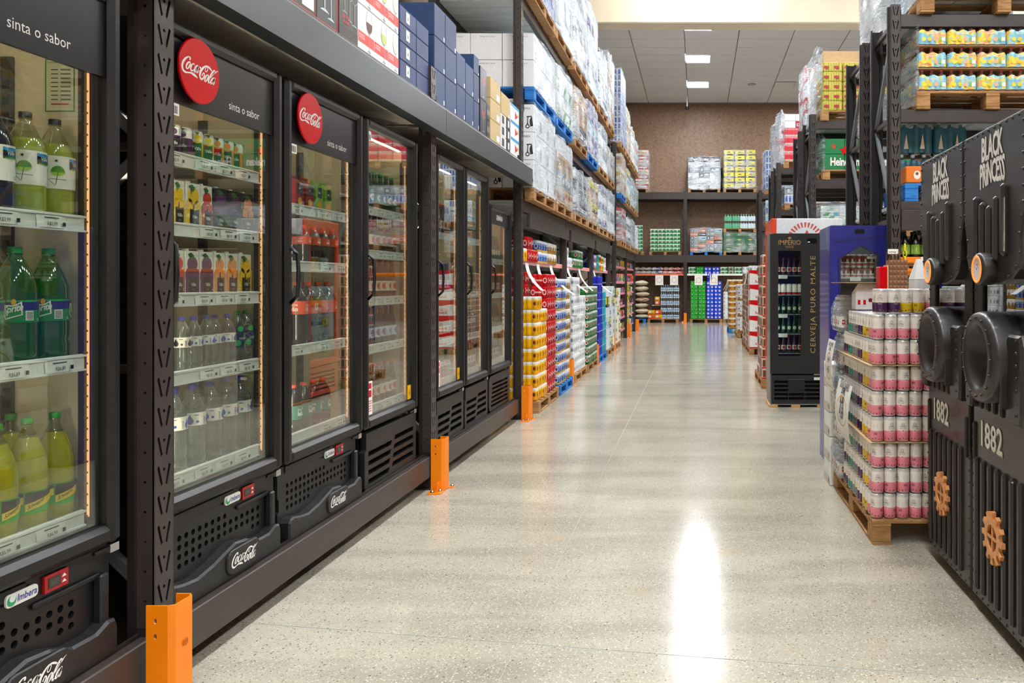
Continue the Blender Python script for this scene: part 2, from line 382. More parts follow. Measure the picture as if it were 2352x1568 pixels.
# ================================================================ THE ROOM
CEIL = 7.92; YB = 28.9; XL_, XR_ = -3.6, 9.0; YF = -9.0
def floor_mat():
    m, nt, out = newmat('polished_concrete')
    tc = nd(nt, 'TexCoord'); P = tc.outputs['Object']
    vo = nd(nt, 'TexVoronoi', {'Vector': P, 'Scale': 125.0, 'Randomness': 1.0})
    sep = nd(nt, 'SeparateColor', {0: vo.outputs['Color']})
    rad = nd(nt, 'MapRange', {'Value': sep.outputs[0], 'To Min': .05, 'To Max': .52})
    inside = nd(nt, 'Math', {0: vo.outputs['Distance'], 1: rad.outputs[0]}, operation='LESS_THAN')
    pick = nd(nt, 'ValToRGB', {'Fac': sep.outputs[1]}); cr = pick.color_ramp; cr.interpolation = 'CONSTANT'
    cs = ['#d6cfc0', '#9c917e', '#cdc6b6', '#877c6d', '#c4baa8', '#5c554c', '#b5a78c']
    for i, c in enumerate(cs):
        e = cr.elements[i] if i < 2 else cr.elements.new(i/len(cs)); e.position = [0, .2, .36, .55, .68, .86, .93][i]; e.color = c4(c)
    n1 = nd(nt, 'TexNoise', {'Vector': P, 'Scale': .75, 'Detail': 5.0, 'Roughness': .6})
    mp = nd(nt, 'Mapping', {'Vector': P, 'Scale': (.45, 2.4, 1)})
    n2 = nd(nt, 'TexNoise', {'Vector': mp.outputs[0], 'Scale': 1.3, 'Detail': 4.0, 'Distortion': .5})
    nf = nd(nt, 'TexNoise', {'Vector': P, 'Scale': 260.0, 'Detail': 2.0})
    base = nd(nt, 'ValToRGB', {'Fac': n1.outputs[0]}); b = base.color_ramp
    b.elements[0].position = .33; b.elements[0].color = c4('#aca593'); b.elements[1].position = .62; b.elements[1].color = c4('#c6bfac')
    st = nd(nt, 'MapRange', {'Value': n2.outputs[0], 'From Min': .36, 'From Max': .58, 'To Min': .78, 'To Max': 1.0})
    m1 = nd(nt, 'MixRGB', {'Fac': 1.0, 'Color1': base.outputs[0], 'Color2': st.outputs[0]}, blend_type='MULTIPLY')
    fs = nd(nt, 'MapRange', {'Value': nf.outputs[0], 'From Min': .35, 'From Max': .62, 'To Min': .8, 'To Max': 1.06})
    m2 = nd(nt, 'MixRGB', {'Fac': 1.0, 'Color1': m1.outputs[0], 'Color2': fs.outputs[0]}, blend_type='MULTIPLY')
    fac = nd(nt, 'Math', {0: inside.outputs[0], 1: .95}, operation='MULTIPLY')
    m3 = nd(nt, 'MixRGB', {'Fac': fac.outputs[0], 'Color1': m2.outputs[0], 'Color2': pick.outputs[0]})
    # a few yellowish stains
    n3 = nd(nt, 'TexNoise', {'Vector': P, 'Scale': 1.9, 'Detail': 1.0}); sm = nd(nt, 'MapRange', {'Value': n3.outputs[0], 'From Min': .69, 'From Max': .78, 'To Min': 0.0, 'To Max': .35})
    m4 = nd(nt, 'MixRGB', {'Fac': sm.outputs[0], 'Color1': m3.outputs[0], 'Color2': c4('#c7a878')})
    ro = nd(nt, 'MapRange', {'Value': n1.outputs[0], 'From Min': .3, 'From Max': .7, 'To Min': .19, 'To Max': .09})
    bp = nd(nt, 'Bump', {'Height': nf.outputs[0], 'Strength': .06, 'Distance': .001})
    p = nd(nt, 'BsdfPrincipled', {'Base Color': m4.outputs[0], 'Roughness': ro.outputs[0], 'Specular IOR Level': .75, 'Normal': bp.outputs[0]})
    nt.links.new(p.outputs[0], out.inputs[0]); return m
FLOOR = floor_mat()
b = MB(); b.box(XL_-.2, XR_+.2, YF-.2, YB+.2, -.12, -.0015, mt('#a4aba9', .4, 0, .03)); fl = struct('floor', b)
jx = [XL_, -.695, 3.35, XR_]; jy = lambda k, x: 3.05-.16*(x+.695)+5.9*k
for i in range(3):
    for k in range(-3, 6):
        xa, xb = jx[i]+.0017, jx[i+1]-.0017
        yy = [max(YF, min(YB, v)) for v in (jy(k, xa)+.003, jy(k, xb)+.003, jy(k+1, xb)-.003, jy(k+1, xa)-.003)]
        if yy[3]-yy[0] < .05: continue
        b = MB(); P4 = [(xa, yy[0]), (xb, yy[1]), (xb, yy[2]), (xa, yy[3])]
        b.add([(x, y, 0) for x, y in P4]+[(x, y, -.006) for x, y in P4], [(0, 1, 2, 3), (0, 4, 5, 1), (1, 5, 6, 2), (2, 6, 7, 3), (3, 7, 4, 0)], FLOOR)
        ob('floor_slab', b, fl)
WALLB = mt('#9b7a60', .5, 0, .2, scale=16, bump=.45); WALLS = mt('#8a7360', .7, 0, .06, scale=10, bump=.2); BEIGE = mt('#e6d6b8', .6, 0, .04, scale=3)
b = MB(); b.box(XL_-.2, XR_+.2, YB, YB+.2, 0, CEIL+.2, WALLB); struct('wall_back', b)
b = MB(); b.box(XL_-.2, XL_, YF, YB, 0, CEIL+.2, WALLS); struct('wall_left', b)
b = MB(); b.box(XR_, XR_+.2, YF, YB, 0, CEIL+.2, WALLS); struct('wall_right', b)
b = MB(); b.box(XL_-.2, XR_+.2, YF-.2, YF, 0, CEIL+.2, mt('#ded6c8', .7)); struct('wall_front', b)
TILE = mt('#e3e4e8', .75, 0, .03, scale=25, bump=.1); GRIDM = mt('#7d8084', .6, 0, 0)
b = MB(); b.box(XL_-.2, XR_+.2, YF-.2, YB+.2, CEIL+.02, CEIL+.2, GRIDM); ce = struct('ceiling', b)
TX, TY, XO, YO = 1.43, .745, -.345, 22.6
PANELS = []; rows = []
for k in range(-10, 2):  # first rows: unseen panels behind the camera, added to light camera-facing sides
    for x in (-.345+.0, 4.7): PANELS.append((x, YO+4*TY*k))
tm = MB(); tm.bbox(.011, TX-.011, .011, TY-.011, -.0, .03, TILE, .004); tm = tm.mesh('ceiling_tile')
th = MB(); th.bbox(.72, TX-.008, .008, TY-.008, 0, .03, TILE, .004); th = th.mesh('ceiling_tile')
n = 0
for i in range(-2, 5):
    for j in range(-10, 9):
        x, y = XO+i*TX, YO+j*TY
        lit = any(abs(px-x) < .1 and abs(py-y) < .1 for px, py in PANELS)
        if y+TY > YB: continue
        ob('ceiling_tile', th if lit else tm, ce, (x, y, CEIL-.01)); n += 1
b = MB()                      # the rest of the tiles, out of sight, joined
for i in range(-2, 7):
    for j in range(-42, 9):
        x, y = XO+i*TX, YO+j*TY
        if (i < 5 and j >= -10) or y < YF or y+TY > YB: continue
        b.box(x+.008, x+TX-.008, y+.008, y+TY-.008, CEIL-.01, CEIL+.02, TILE)
tag(ob('ceiling_tiles', b, ce), kind='stuff')
LAMPM = mt('#f6faff', .5, 0, 0, emit=LAMP)
for k, (x, y) in enumerate(PANELS):
    where = 'over the centre aisle' if x < 2 else 'over the racks on the right'
    num = ORD[11-k//2]
    t = thing('ceiling_light', f'square white led ceiling panel {where}, {num} from the far wall', 'light', (x, y, CEIL-.02), group='ceiling panels')
    b = MB(); b.box(.02, .70, .02, .70, -.004, .0, LAMPM); ob('diffuser', b, t)
    b = MB()
    for a in ((0, .72, 0, .02), (0, .72, .70, .72), (0, .02, .02, .70), (.70, .72, .02, .70)): b.box(*a, -.012, .02, WHITE)
    ob('frame', b, t)
t = thing('ceiling_light', 'square ceiling panel switched off, right of the lit ones', 'light', (2.52, 25.58, CEIL-.012))
b = MB(); b.box(.02, .66, .02, .68, -.02, .0, mt('#e4e5e6', .5)); ob('diffuser', b, t); b = MB(); b.box(0, .68, 0, .70, -.012, .0, GREY); ob('frame', b, t)
b = MB(); b.lathe([(.13, 0), (.14, -.02), (.10, -.03)][::-1], mt('#a9abaf', .6), 20, (1.78, 25.9, CEIL-.01)); tag(ob('ceiling_speaker', b), 'round flush ceiling speaker between the ceiling panels', 'speaker')
t = thing('security_camera', 'small dark camera hanging from the ceiling near the far wall', 'camera', (-.36, 27.6, CEIL-.012))
b = MB(); b.lathe([(.045, -.36), (.02, -.33), (.02, 0)], WHITE, 10); ob('stem', b, t)
b = MB(); b.lathe([(.0, -.48), (.07, -.45), (.075, -.39), (.04, -.35)], BLACK, 12); ob('camera_head', b, t)
b = MB(); b.bbox(XL_, XR_, 14.62, 15.05, 6.2, CEIL-.02, BEIGE, .02); struct('trim_1', b)
# ================================================================ RACKS
_UP = {}
def upright_mesh(h, wd=.1, dp=.06, dirty=False):
    k = (round(h, 2), wd, dp)
    if k in _UP: return _UP[k]
    b = MB(); n = int(h/.098); q = h/n; s = wd/.1
    c = MB()
    sl = [[(-.034*s, .082), (-.024*s, .088), (-.007*s, .024), (-.015*s, .018)], [(.034*s, .082), (.015*s, .018), (.007*s, .024), (.024*s, .088)], circ(0, .072, .006, 8)]
    cut_plate([(-wd/2, 0), (wd/2, 0), (wd/2, q), (-wd/2, q)], sl, 0, .005, STEEL, c, mh=STEELD)
    # sides with round holes
    for sg in (-1, 1):
        T = Matrix(((0, 1, 0, sg*wd/2), (-sg if sg < 0 else 1, 0, 0, 0), (0, 0, 1, 0), (0, 0, 0, 1)))
        T = Matrix(((0, -sg, 0, sg*wd/2), (sg, 0, 0, dp/2), (0, 0, 1, 0), (0, 0, 0, 1)))
        cut_plate([(-dp/2, 0), (dp/2, 0), (dp/2, q), (-dp/2, q)], [circ(0, q*.4, .0055, 6)], 0, .004, STEEL, c, T=T)
    for i in range(n): b.add([(x, y, z+i*q) for x, y, z in c.v], c.f, [c.mats[k2] for k2 in c.mi])
    for sg in (-1, 1): b.box(min(sg*wd/2, sg*(wd/2+.012)), max(sg*wd/2, sg*(wd/2+.012)), dp-.003, dp+.02, 0, h, STEELD)
    b.box(-wd/2+.006, wd/2-.006, dp*.6, dp*.6+.002, 0, h, mt('#1b1918', .7))
    _UP[k] = b.mesh('upright'); return _UP[k]
DECK = mt('#dfe4e2', .45, 0, .02)
def beam_mesh(L, h, d=.05, m=None):
    b = MB(); b.bbox(0, L, 0, d, 0, h, m or STEEL, .004)
    for x in (0, L): b.box(x-.004 if x else 0, x if x else .004, -.006, d, -.03, h+.03, STEELD)
    b.box(0, L, d-.012, d, h, h+.012, STEELD); return b.mesh('beam')
def rack(label, loc, rz, xs, depth, height, levels, wd=.1, hts=None, strips=True, nobrace=(), name='pallet_rack', rear=True, feet=True):
    t = thing(name, label, 'rack', loc, rz)
    fp = MB(); fp.box(-wd*.8, wd*.8, -.02, .10, 0, .008, STEELD); fp.lathe([(.012, .008), (.012, .02)], CHROME, 6, (wd*.65, .0, 0)); fp = fp.mesh('foot_plate')
    for i, x in enumerate(xs):
        hh = hts[i] if hts else height
        if hh:
            ob('upright', upright_mesh(hh, wd), t, (x, 0, 0)); 
            ob('upright', upright_mesh(hh, wd), t, (x, depth, 0), pi)
            if feet: ob('foot_plate', fp, t, (x, 0, 0))
            b = MB(); z = .35 if i not in nobrace else 99; k = 0
            while z < hh-.2:
                z2 = min(z+.75, hh-.12); b.bar((x, .05, z if k % 2 == 0 else z2), (x, depth-.05, z2 if k % 2 == 0 else z), .025, .035, mt('#6f7477', .4)); z = z2; k += 1
                b.bar((x, .05, z), (x, depth-.05, z), .025, .03, STEEL)
            if b.v: ob('brace', b, t)
    for z, bh, deck in levels:
        for i in range(len(xs)-1):
            x0, x1 = xs[i]+wd/2, xs[i+1]-wd/2; L = x1-x0
            bm = beam_mesh(L, bh); ob('beam', bm, t, (x0, .004, z-bh)); ob('beam', bm, t, (x1, depth-.004, z-bh), pi)
            if deck:
                n = max(1, round(L/.2)); wst = L/n
                s = MB(); s.bbox(.003, wst-.003, .056, depth-.056, -.03, -.002, DECK, .004); s.box(.02, .03, .06, depth-.06, -.038, -.03, DECK); sm = s.mesh('deck_panel')
                if deck == 1:
                    for k in range(n): ob('deck_panel', sm, t, (x0+k*wst, 0, z))
                else:
                    s2 = MB()
                    for k in range(n): s2.box(x0+k*wst+.003, x0+(k+1)*wst-.003, .056, depth-.056, z-.03, z-.002, DECK)
                    ob('deck', s2, t)
    return t
RP = pi/2
# --- low rack over the coolers (runs along the left of the aisle)
low = rack('low dark steel rack holding the drink coolers, boxes stored on its top shelf', (-1.80, 0, 0), RP, [-.06, 2.667, 5.392, 8.02], .86, 2.86,
           [(.22, .14, 0), (2.65, .09, 1)], hts=[2.86, 2.86, 2.86, 0])
for k in range(3):            # folded fascia in lengths, proud of the beams
    x0, x1 = [-.1, 2.70, 5.40][k], [2.695, 5.395, 8.27][k]
    b = MB(); prof = [(0, 0), (0, .17), (.012, .185), (.075, .185), (.075, .17), (.02, .17), (.02, .012), (.09, .012), (.09, 0)]
    V = [(x0, p[0], p[1]) for p in prof]+[(x1, p[0], p[1]) for p in prof]; n = len(prof)
    b.add(V, [(i, n+i, n+(i+1) % n, (i+1) % n) for i in range(n)]+[tuple(range(n)), tuple(range(2*n-1, n-1, -1))], mt('#474d51', .36, .3, .07, scale=4))
    ob('fascia_panel', b, low, (0, -.085, 2.40))
for x0, x1 in ((-.05, 2.62), (2.72, 5.34), (5.44, 8.02)):      # boards closing the soffit above the coolers
    n = 12; wst = (x1-x0)/n
    b = MB(); b.bbox(.002, wst-.002, 0, .7, 0, .012, mt('#b5b0a2', .5), .002); sm = b.mesh('soffit_board')
    for k in range(n): ob('soffit_board', sm, low, (x0+k*wst, .06, 2.46))
b = MB()                     # joists the coolers stand on
for x in [.3+.42*k for k in range(19)]: b.box(x, x+.05, .06, .80, .16, .215, STEELD)
ob('support_bars', b, low)
# --- tall racks further along
tallA = rack('tall dark steel pallet rack along the left of the aisle, next to the coolers', (-1.80, 0, 0), RP, [8.12, 10.85, 13.58, 16.30], .95, 4.45,
             [(2.25, .12, 1), (3.30, .12, 1), (4.35, .12, 1)], nobrace=(0,))
for k in range(3):
    b = MB(); b.bbox(0, 2.56, 0, .03, 0, .15, STEEL, .004); ob('fascia_panel', b, tallA, (8.32+2.727*k, -.035, 1.98))
    b = MB(); b.bbox(0, 2.62, 0, .80, 0, .02, RAIL, .004); sh = ob('shelf', b, tallA, (8.175+2.727*k, .06, 1.60))
    b = MB(); b.bbox(0, 2.62, -.012, 0, -.012, .045, mt('#f2a49c', .4), .003); ob('price_rail', b, sh)
tallB = rack('tall dark steel rack with grocery shelves at the far left end of the aisle', (-1.80, 0, 0), RP, [17.45, 20.15, 22.85], .95, 4.5,
             [(2.22, .2, 2), (3.28, .12, 2), (4.42, .12, 2)])
SHB = [1.75, 1.39, 1.12, .81, .53, .23]
for k in range(2):
    for z in SHB:
        b = MB(); b.bbox(0, 2.58, 0, .6, 0, .02, RAIL, .004); sh = ob('shelf', b, tallB, (17.51+2.7*k, .06, z)); b = MB(); b.bbox(0, 2.58, -.012, 0, -.012, .04, mt('#e58aa0', .4), .003); ob('price_rail', b, sh)
# --- racks on the right, one row behind the other, beams facing the camera
RR = [('first', 1.43, 5.70, .68, 3.40, [(3.33, .09, 1), (2.64, .09, 1), (1.98, .06, 1)]),
      ('second', 1.43, 6.68, .75, 3.42, [(3.33, .09, 1), (2.64, .09, 1), (1.98, .06, 1)]),
      ('third', 1.50, 10.24, .76, 3.58, [(3.49, .1, 2), (2.73, .1, 2), (2.0, .08, 2)]),
      ('fourth', 1.50, 11.4, .66, 3.58, [(3.49, .1, 2), (2.73, .1, 2), (2.0, .08, 2)]),
      ('fifth', 1.50, 14.5, .7, 3.6, [(3.50, .1, 2), (2.73, .1, 2), (2.0, .08, 2)]),
      ('sixth', 1.50, 15.6, .65, 3.6, [(3.50, .1, 2), (2.73, .1, 2), (2.0, .08, 2)]),
      ('seventh', 1.50, 18.8, .7, 3.6, [(3.50, .1, 2), (2.73, .1, 2), (2.0, .08, 2)])]
for nm, x, y, d, h, lv in RR:
    t = rack(f'dark steel pallet rack on the right of the aisle, {nm} row from the camera', (x, y, 0), 0, [0, 2.75, 5.5], d, h, lv, wd=.07)
    if nm == 'first':
        b = MB(); b.bbox(.04, 2.7, -.01, .02, 0, .15, STEEL, .004); ob('fascia_panel', b, t, (0, 0, 1.77))
    b = MB(); b.bbox(.04, 2.71, 0, d-.1, 0, .02, RAIL, .004); sh = ob('shelf', b, t, (0, .05, 1.55)); b = MB(); b.bbox(.04, 2.71, -.014, 0, -.012, .03, ORANGE, .003); ob('price_rail', b, sh)
# --- rack across the back wall
back = rack('dark steel pallet rack standing across the far end against the brown wall', (0, 27.7, 0), 0, [-3.18, -.427, 2.327, 5.08], 1.05, 4.62,
            [(4.57, .24, 2), (2.37, .26, 2)], wd=.11)
for i in range(3):
    x0 = -3.18+.06+2.755*i; b = MB(); b.bbox(0, 2.63, 0, .7, 0, .025, RAIL, .004); sh = ob('shelf', b, back, (x0, .06, 1.67)); b = MB(); b.bbox(0, 2.63, -.014, 0, -.015, .05, mt('#f0704a' if i != 1 else '#f3efe9', .4), .003); ob('price_rail', b, sh)
# ================================================================ COLUMN GUARDS
def guard(label, loc, rz=RP, s=1.0):
    t = thing('column_guard', label, 'column guard', loc, rz, group='orange column guards')
    b = MB(); h = .345; tk = .005
    P = [(-.055, .09), (-.055, .02), (-.045, .0), (.035, -.002), (.05, .012), (.052, .06)]
    I = [(-.05, .09), (-.05, .022), (-.042, .005), (.033, .003), (.045, .014), (.047, .06)]
    # near flange with two holes
    T = Matrix(((0, 1, 0, -.055), (-1, 0, 0, .09), (0, 0, 1, 0), (0, 0, 0, 1)))
    cut_plate([(0, 0), (.07, 0), (.07, h), (0, h)], [circ(.03, h-.05, .006, 8, .009), circ(.03, h-.10, .006, 8, .009)], 0, tk, ORANGE, b, T=T)
    n = len(P)
    for i in range(1, n-1):
        (x0, y0), (x1, y1) = P[i], P[i+1]; (a0, c0), (a1, c1) = I[i], I[i+1]
        b.add([(x0, y0, 0), (x1, y1, 0), (x1, y1, h), (x0, y0, h), (a0, c0, 0), (a1, c1, 0), (a1, c1, h), (a0, c0, h)], [(0, 1, 2, 3), (5, 4, 7, 6), (3, 2, 6, 7), (1, 5, 6, 2), (0, 3, 7, 4)], ORANGE)
    ob('guard_shell', b, t, (0, 0, .004))
    b = MB(); b.bbox(-.14, -.052, .0, .09, 0, .008, ORANGE, .002); b.box(-.11, -.052, .03, .034, .008, .07, ORANGE); b.bbox(.03, .075, -.035, .0, 0, .008, ORANGE, .002); ob('base_plate', b, t)
    for x, y in ((-.115, .06), (-.08, .02), (.055, -.02)):
        b = MB(); b.lathe([(.012, .008), (.012, .018), (.006, .02), (.006, .028)], CHROME, 6, (x, y, 0)); ob('bolt', b, t)
    return t
for Y, lb in ((2.605, 'orange steel column guard nearest the camera, with a brown scuff'), (5.33, 'orange steel column guard between the third and fourth cooler'), (8.05, 'orange steel column guard beside the yellow can packs'),
              (10.78, 'orange steel column guard beside the white can packs'), (13.5, 'orange column guard behind the blue pallet of slim packs'), (16.25, 'orange column guard beside the white and yellow cartons'), (17.35, 'orange column guard at the near end of the grocery shelves'), (20.07, 'orange column guard in the middle of the grocery shelves'), (22.8, 'orange column guard at the far end of the grocery shelves')):
    g = guard(lb, (-1.69, Y, 0))
    if Y < 3:
        s = MB(); s.shape(poly([(-.012, .2), (.002, .198), (.012, .205), (.008, .222), (-.003, .218), (-.014, .216)]), mt('#c8620a', .6), lambda u, v: (u, -.004, v)); ob('scuff', s, g)
for X, lb in ((-.427, 'orange column guard at the far wall between water packs and green can packs'), (2.327, 'orange column guard at the far wall, right of the aisle')):
    guard(lb, (X, 27.58, 0), 0)
# ================================================================ GOODS: prototypes (lists of parts with shared meshes)
def bottle(key, r, h, mat, cap, lab=None, level=None, deco=None, neck=.30, clearm=None, rib=True, capr=None):
    """pet bottle: body with shoulder and neck, screw cap, wrapped label; deco(mb, r, z0, z1) adds print"""
    zn = h*(1-neck); rc = capr or max(.012, r*.36); hc = rc*1.1
    prof = [(r*.55, 0), (r*.9, .004), (r, r*.3), (r*.985, h*.16)]
    if rib: prof += [(r*.93, h*.2), (r*.99, h*.24)]
    prof += [(r*.985, zn*.6), (r, zn*.82), (r*.97, zn), (r*.78, zn+(h-zn)*.3), (r*.5, zn+(h-zn)*.58), (rc*.92, zn+(h-zn)*.76), (rc*.9, h-hc)]
    ms = []
    for a, b_ in zip(prof, prof[1:]): ms.append(clearm if (level and (a[1]+b_[1])/2 > level*h and clearm) else mat)
    b = MB(); b.lathe(prof, ms, 16); parts = [['body', b.mesh(key+'_body')]]
    c = MB(); c.lathe([(rc, h-hc), (rc, h-.002), (rc*.9, h)], cap, 12); c.lathe([(rc*1.1, h-hc-.004), (rc*1.1, h-hc-.001)], clearm or mat, 12); parts.append(['cap', c.mesh(key+'_cap')])
    if lab:
        z0, z1, lm = lab; l = MB(); bands = lm if isinstance(lm, list) else [(0, 1, lm)]
        pr = []; mm = []
        for a, b_, m_ in bands:
            if not pr: pr.append((r*1.012, z0+(z1-z0)*a))
            pr.append((r*1.012, z0+(z1-z0)*b_)); mm.append(m_)
        l.lathe(pr, mm, 20, caps=False)
        if deco: deco(l, r*1.012+.0009, z0, z1)
        parts.append(['label', l.mesh(key+'_label')])
    return parts
def can(key, r, h, bands, deco=None, n=16, lid=None):
    b = MB(); al = lid or mt('#d4d0cb', .3, .4, 0)
    pr = [(r*.8, 0), (r*.9, .003), (r, .008)]; ms = [al, al]
    for z1, m_ in bands: pr.append((r, .010+(h-.022)*z1)); ms.append(m_)
    pr += [(r*.92, h-.005), (r*.88, h), (r*.8, h-.003)]; ms += [al, al, al]
    b.lathe(pr, ms, n)
    if deco: deco(b, r+.0008, .010, h-.012)
    return b.mesh(key)
FR = {'yellow': '#f5c518', 'orange': '#f28a1c', 'red': '#d23a28', 'purple': '#5a1d5c', 'green': '#5aa02c', 'peach': '#f29a55'}
def valle_lab(b, fn, w_, h_, cx=0, sub=False):
    b.shape(poly([(cx-w_/2, 0), (cx+w_/2, 0), (cx+w_/2, h_), (cx, h_*.93), (cx-w_/2, h_)]), BLACK, fn)
    f2 = lambda u, v: tuple(Vector(fn(u, v))+Vector((0, -.0006, 0)))
    b.shape(text('Välle', h_*.17, .012, .8, 1, 'C'), PAPER, lambda u, v: f2(cx+u, h_*.52+v))
    b.shape(text('100%' if sub else '1 L', h_*.09, 0, .8, 1, 'C'), PAPER, lambda u, v: f2(cx+u, h_*.3+v))
def carton(key, w_, d, h, fruit, dark=False):
    base = mt('#17181c', .4, 0, .03) if dark else mt('#efeadd', .4, 0, .02)
    fm = print_mat('fruit_'+fruit+('_d' if dark else ''), [FR[fruit], FR[fruit], FR[fruit], '#2c2c2c' if dark else '#fbe7a0'], 30, .35)
    b = MB(); b.bbox(0, w_, 0, d, 0, h, base, .003)
    f = lambda u, v: (u, -.0008, v); g = lambda u, v: (u, -.0013, v)
    b.shape(poly(rect(.002, w_-.002, .003, h*.55)), fm if not dark else base, f)
    s = lambda u, v: (w_+.0008, u, v); b.shape(poly(rect(.002, d-.002, .003, h*.55)), fm if not dark else base, s)
    if not dark: b.shape(poly([(0, h*.52), (w_*.3, h*.60), (w_*.6, h*.55), (w_, h*.62), (w_, h*.4), (0, h*.4)][::-1]), fm, f); b.shape(poly(rect(.002, d-.002, .003, h*.55)), fm, lambda u, v: (-.0008, u, v))
    b.shape(poly(circ(w_*.5, h*.72, w_*.38, 16, w_*.36)), mt(FR[fruit], .4, 0, .1, scale=90), g)
    b.shape(poly(circ(w_*.24, h*.50, w_*.23, 12, w_*.32)), mt(FR[fruit], .4, 0, .12, scale=70), g)
    b.shape(poly(circ(w_*.77, h*.50, w_*.22, 12, w_*.28)), mt(FR[fruit], .4, 0, .12, scale=80), g)
    b.shape(poly([(w_*.15, h*.93), (w_*.45, h*.80), (w_*.62, h*.9), (w_*.4, h*.97)]), mt('#2e6b34', .5), lambda u, v: (u, -.0018, v))
    b.shape(poly([(w_*.3, h*.95), (w_*.32, h*.74), (w_*.42, h*.88)]), mt('#1f4f2a', .5), lambda u, v: (u, -.002, v))
    if dark: b.shape(poly([(0, h*.36), (w_*.5, h*.40), (w_, h*.35), (w_, h*.39), (w_*.5, h*.45), (0, h*.4)]), mt('#3f7a35', .5), g)
    valle_lab(b, lambda u, v: (w_*.56+u, -.0022, .005+v), w_*(.95 if dark else .62), h*.42, 0 if not dark else -w_*.06, dark)
    return [['box', b.mesh(key)], ['cap', MB().lathe([(w_*.16, 0), (w_*.16, .008)], mt('#e9e4d8', .4), 10, (w_*.5, d*.35, h)).mesh('cap')]]
def d_fresh(b, r, z0, z1):
    H_ = z1-z0; m = cylmap(r, z0, -.35)
    b.shape(gp(rect(.0, .046, H_*.62, H_*.93)), BLACK, m)
    b.shape(gp([(0, H_*.86), (.023, H_*.82), (.046, H_*.86), (.046, H_*.95), (.023, H_*.90), (0, H_*.95)]), mt('#2b9ad6', .4), cylmap(r+.0005, z0, -.35))
    b.shape(text('Välle', .011, .012, .8, 1, 'C'), PAPER, lambda u, v: cylmap(r+.0006, z0, -.35)(u+.023, v+H_*.73))
    b.shape(text('FRESH', .007, .01, .8, 1, 'C'), mt('#2b9ad6', .4), lambda u, v: cylmap(r+.0006, z0, -.35)(u+.023, v+H_*.67))
    b.shape(gp(rect(.004, .042, H_*.62, H_*.655)), mt('#49b02a', .4), cylmap(r+.0006, z0, -.35))
    for sg, a in ((1, -.95), (-1, 1.1)):
        b.shape(gp([(.018*cos(t*pi/8), .02*sin(t*pi/8)+H_*.5) for t in range(9)]), mt('#4f9e22', .4, 0, .1), cylmap(r, z0, a))
        b.shape(gp([(.018*cos(t*pi/8), -.011*sin(t*pi/8)+H_*.5) for t in range(9)][::-1]), mt('#a8d43a', .4, 0, .1), cylmap(r, z0, a))
        b.shape(ribbon([(0, H_*.5, .0015), (-.003, H_*.3, .0015), (-.006, H_*.12, .0015)]), INK, cylmap(r, z0, a))
        b.shape(ribbon([(-.02, H_*.3, .0012), (.02, H_*.28, .0012)]), INK, cylmap(r, z0, a))
        b.shape(ribbon([(-.03, H_*.55, .0012), (-.034, H_*.4, .0012), (-.026, H_*.3, .0012), (-.016, H_*.2, .0012), (-.006, H_*.1, .0012)]), INK, cylmap(r, z0, a))
        b.shape(gp(star(-.004, H_*.85, .006, 6)), INK, cylmap(r, z0, a))
    b.shape(text('1,5L', .008, .01, .9), INK, cylmap(r, z0+.006, .25))
def d_sprite(b, r, z0, z1):
    H_ = z1-z0
    for a in (-1.5, .35):
        m = cylmap(r+.0004, z0, a)
        b.shape(gp([(.0, H_*.35), (.012, H_*.15), (.05, H_*.35), (.048, H_*.95), (.03, H_*.78), (.006, H_*.8)]), PAPER, m)
        b.shape(gp([(.003, H_*.37), (.012, H_*.21), (.047, H_*.38), (.045, H_*.86), (.03, H_*.72), (.008, H_*.75)]), mt('#178a3e', .4), cylmap(r+.0009, z0, a))
        b.shape(text('Sprite', H_*.3, .02, .75, .9, 'L', .15), PAPER, lambda u, v: cylmap(r+.0014, z0, a)(u+.006, v*1.0+H_*.4+u*.25))
        b.shape(gp(circ(.03, H_*.92, .006, 10, .009)), YEL, cylmap(r+.0014, z0, a))
        b.shape(gp(rect(-.045, -.023, H_*.1, H_*.52)), PAPER, m)
        for k in range(6): b.shape(gp(rect(-.043, -.025, H_*(.14+.06*k), H_*(.17+.06*k))), INK, cylmap(r+.0008, z0, a))
        b.shape(text('2L', H_*.1, .01), PAPER, lambda u, v: m(u-.01, v+H_*.08))
def d_schw(b, r, z0, z1):
    H_ = z1-z0
    for a in (-1.6, .1):
        m = cylmap(r+.0004, z0, a); m2 = cylmap(r+.001, z0, a)
        n = 6
        for k in range(n):
            u0, u1 = -.045+.085*k/n, -.045+.085*(k+1)/n
            b.shape(gp([(u0, H_*(.12+.06*k)), (u1, H_*(.12+.06*(k+1))), (u1, H_*.95), (u0, H_*.95)]), mt('#1d1e1c', .4), m)
            b.shape(gp([(u0, H_*(.12+.06*k)), (u1, H_*(.12+.06*(k+1))), (u1, H_*(.44+.06*(k+1))), (u0, H_*(.44+.06*k))]), mt('#f2cf12', .4), cylmap(r+.0008, z0, a))
        b.shape(text('Schweppes', H_*.17, .01, .62, .95, 'L', .2), BLACK, lambda u, v: cylmap(r+.0014, z0, a)(u-.04, v+H_*(.2)+u*.42*H_/.06*1.0+H_*.02))
def d_crystal(col, sz=1.0):
    def f(b, r, z0, z1):
        H_ = z1-z0; cm = mt(col, .4)
        for a in (-1.35, .2, 1.75):
            b.shape(gp(drop(0, H_*.1, H_*.78)), cm, cylmap(r+.0004, z0, a)); b.shape(gp(circ(H_*.52, H_*.3, H_*.11, 10)), cm, cylmap(r+.0004, z0, a))
            b.shape(text('crystal', H_*.2, .01, .8), cm, lambda u, v: cylmap(r+.0004, z0, a)(-H_*.38-v, u+H_*.08))
            b.shape(gp(rect(H_*.3, H_*.62, H_*.78, H_*.84)), cm, cylmap(r+.0004, z0, a))
    return f
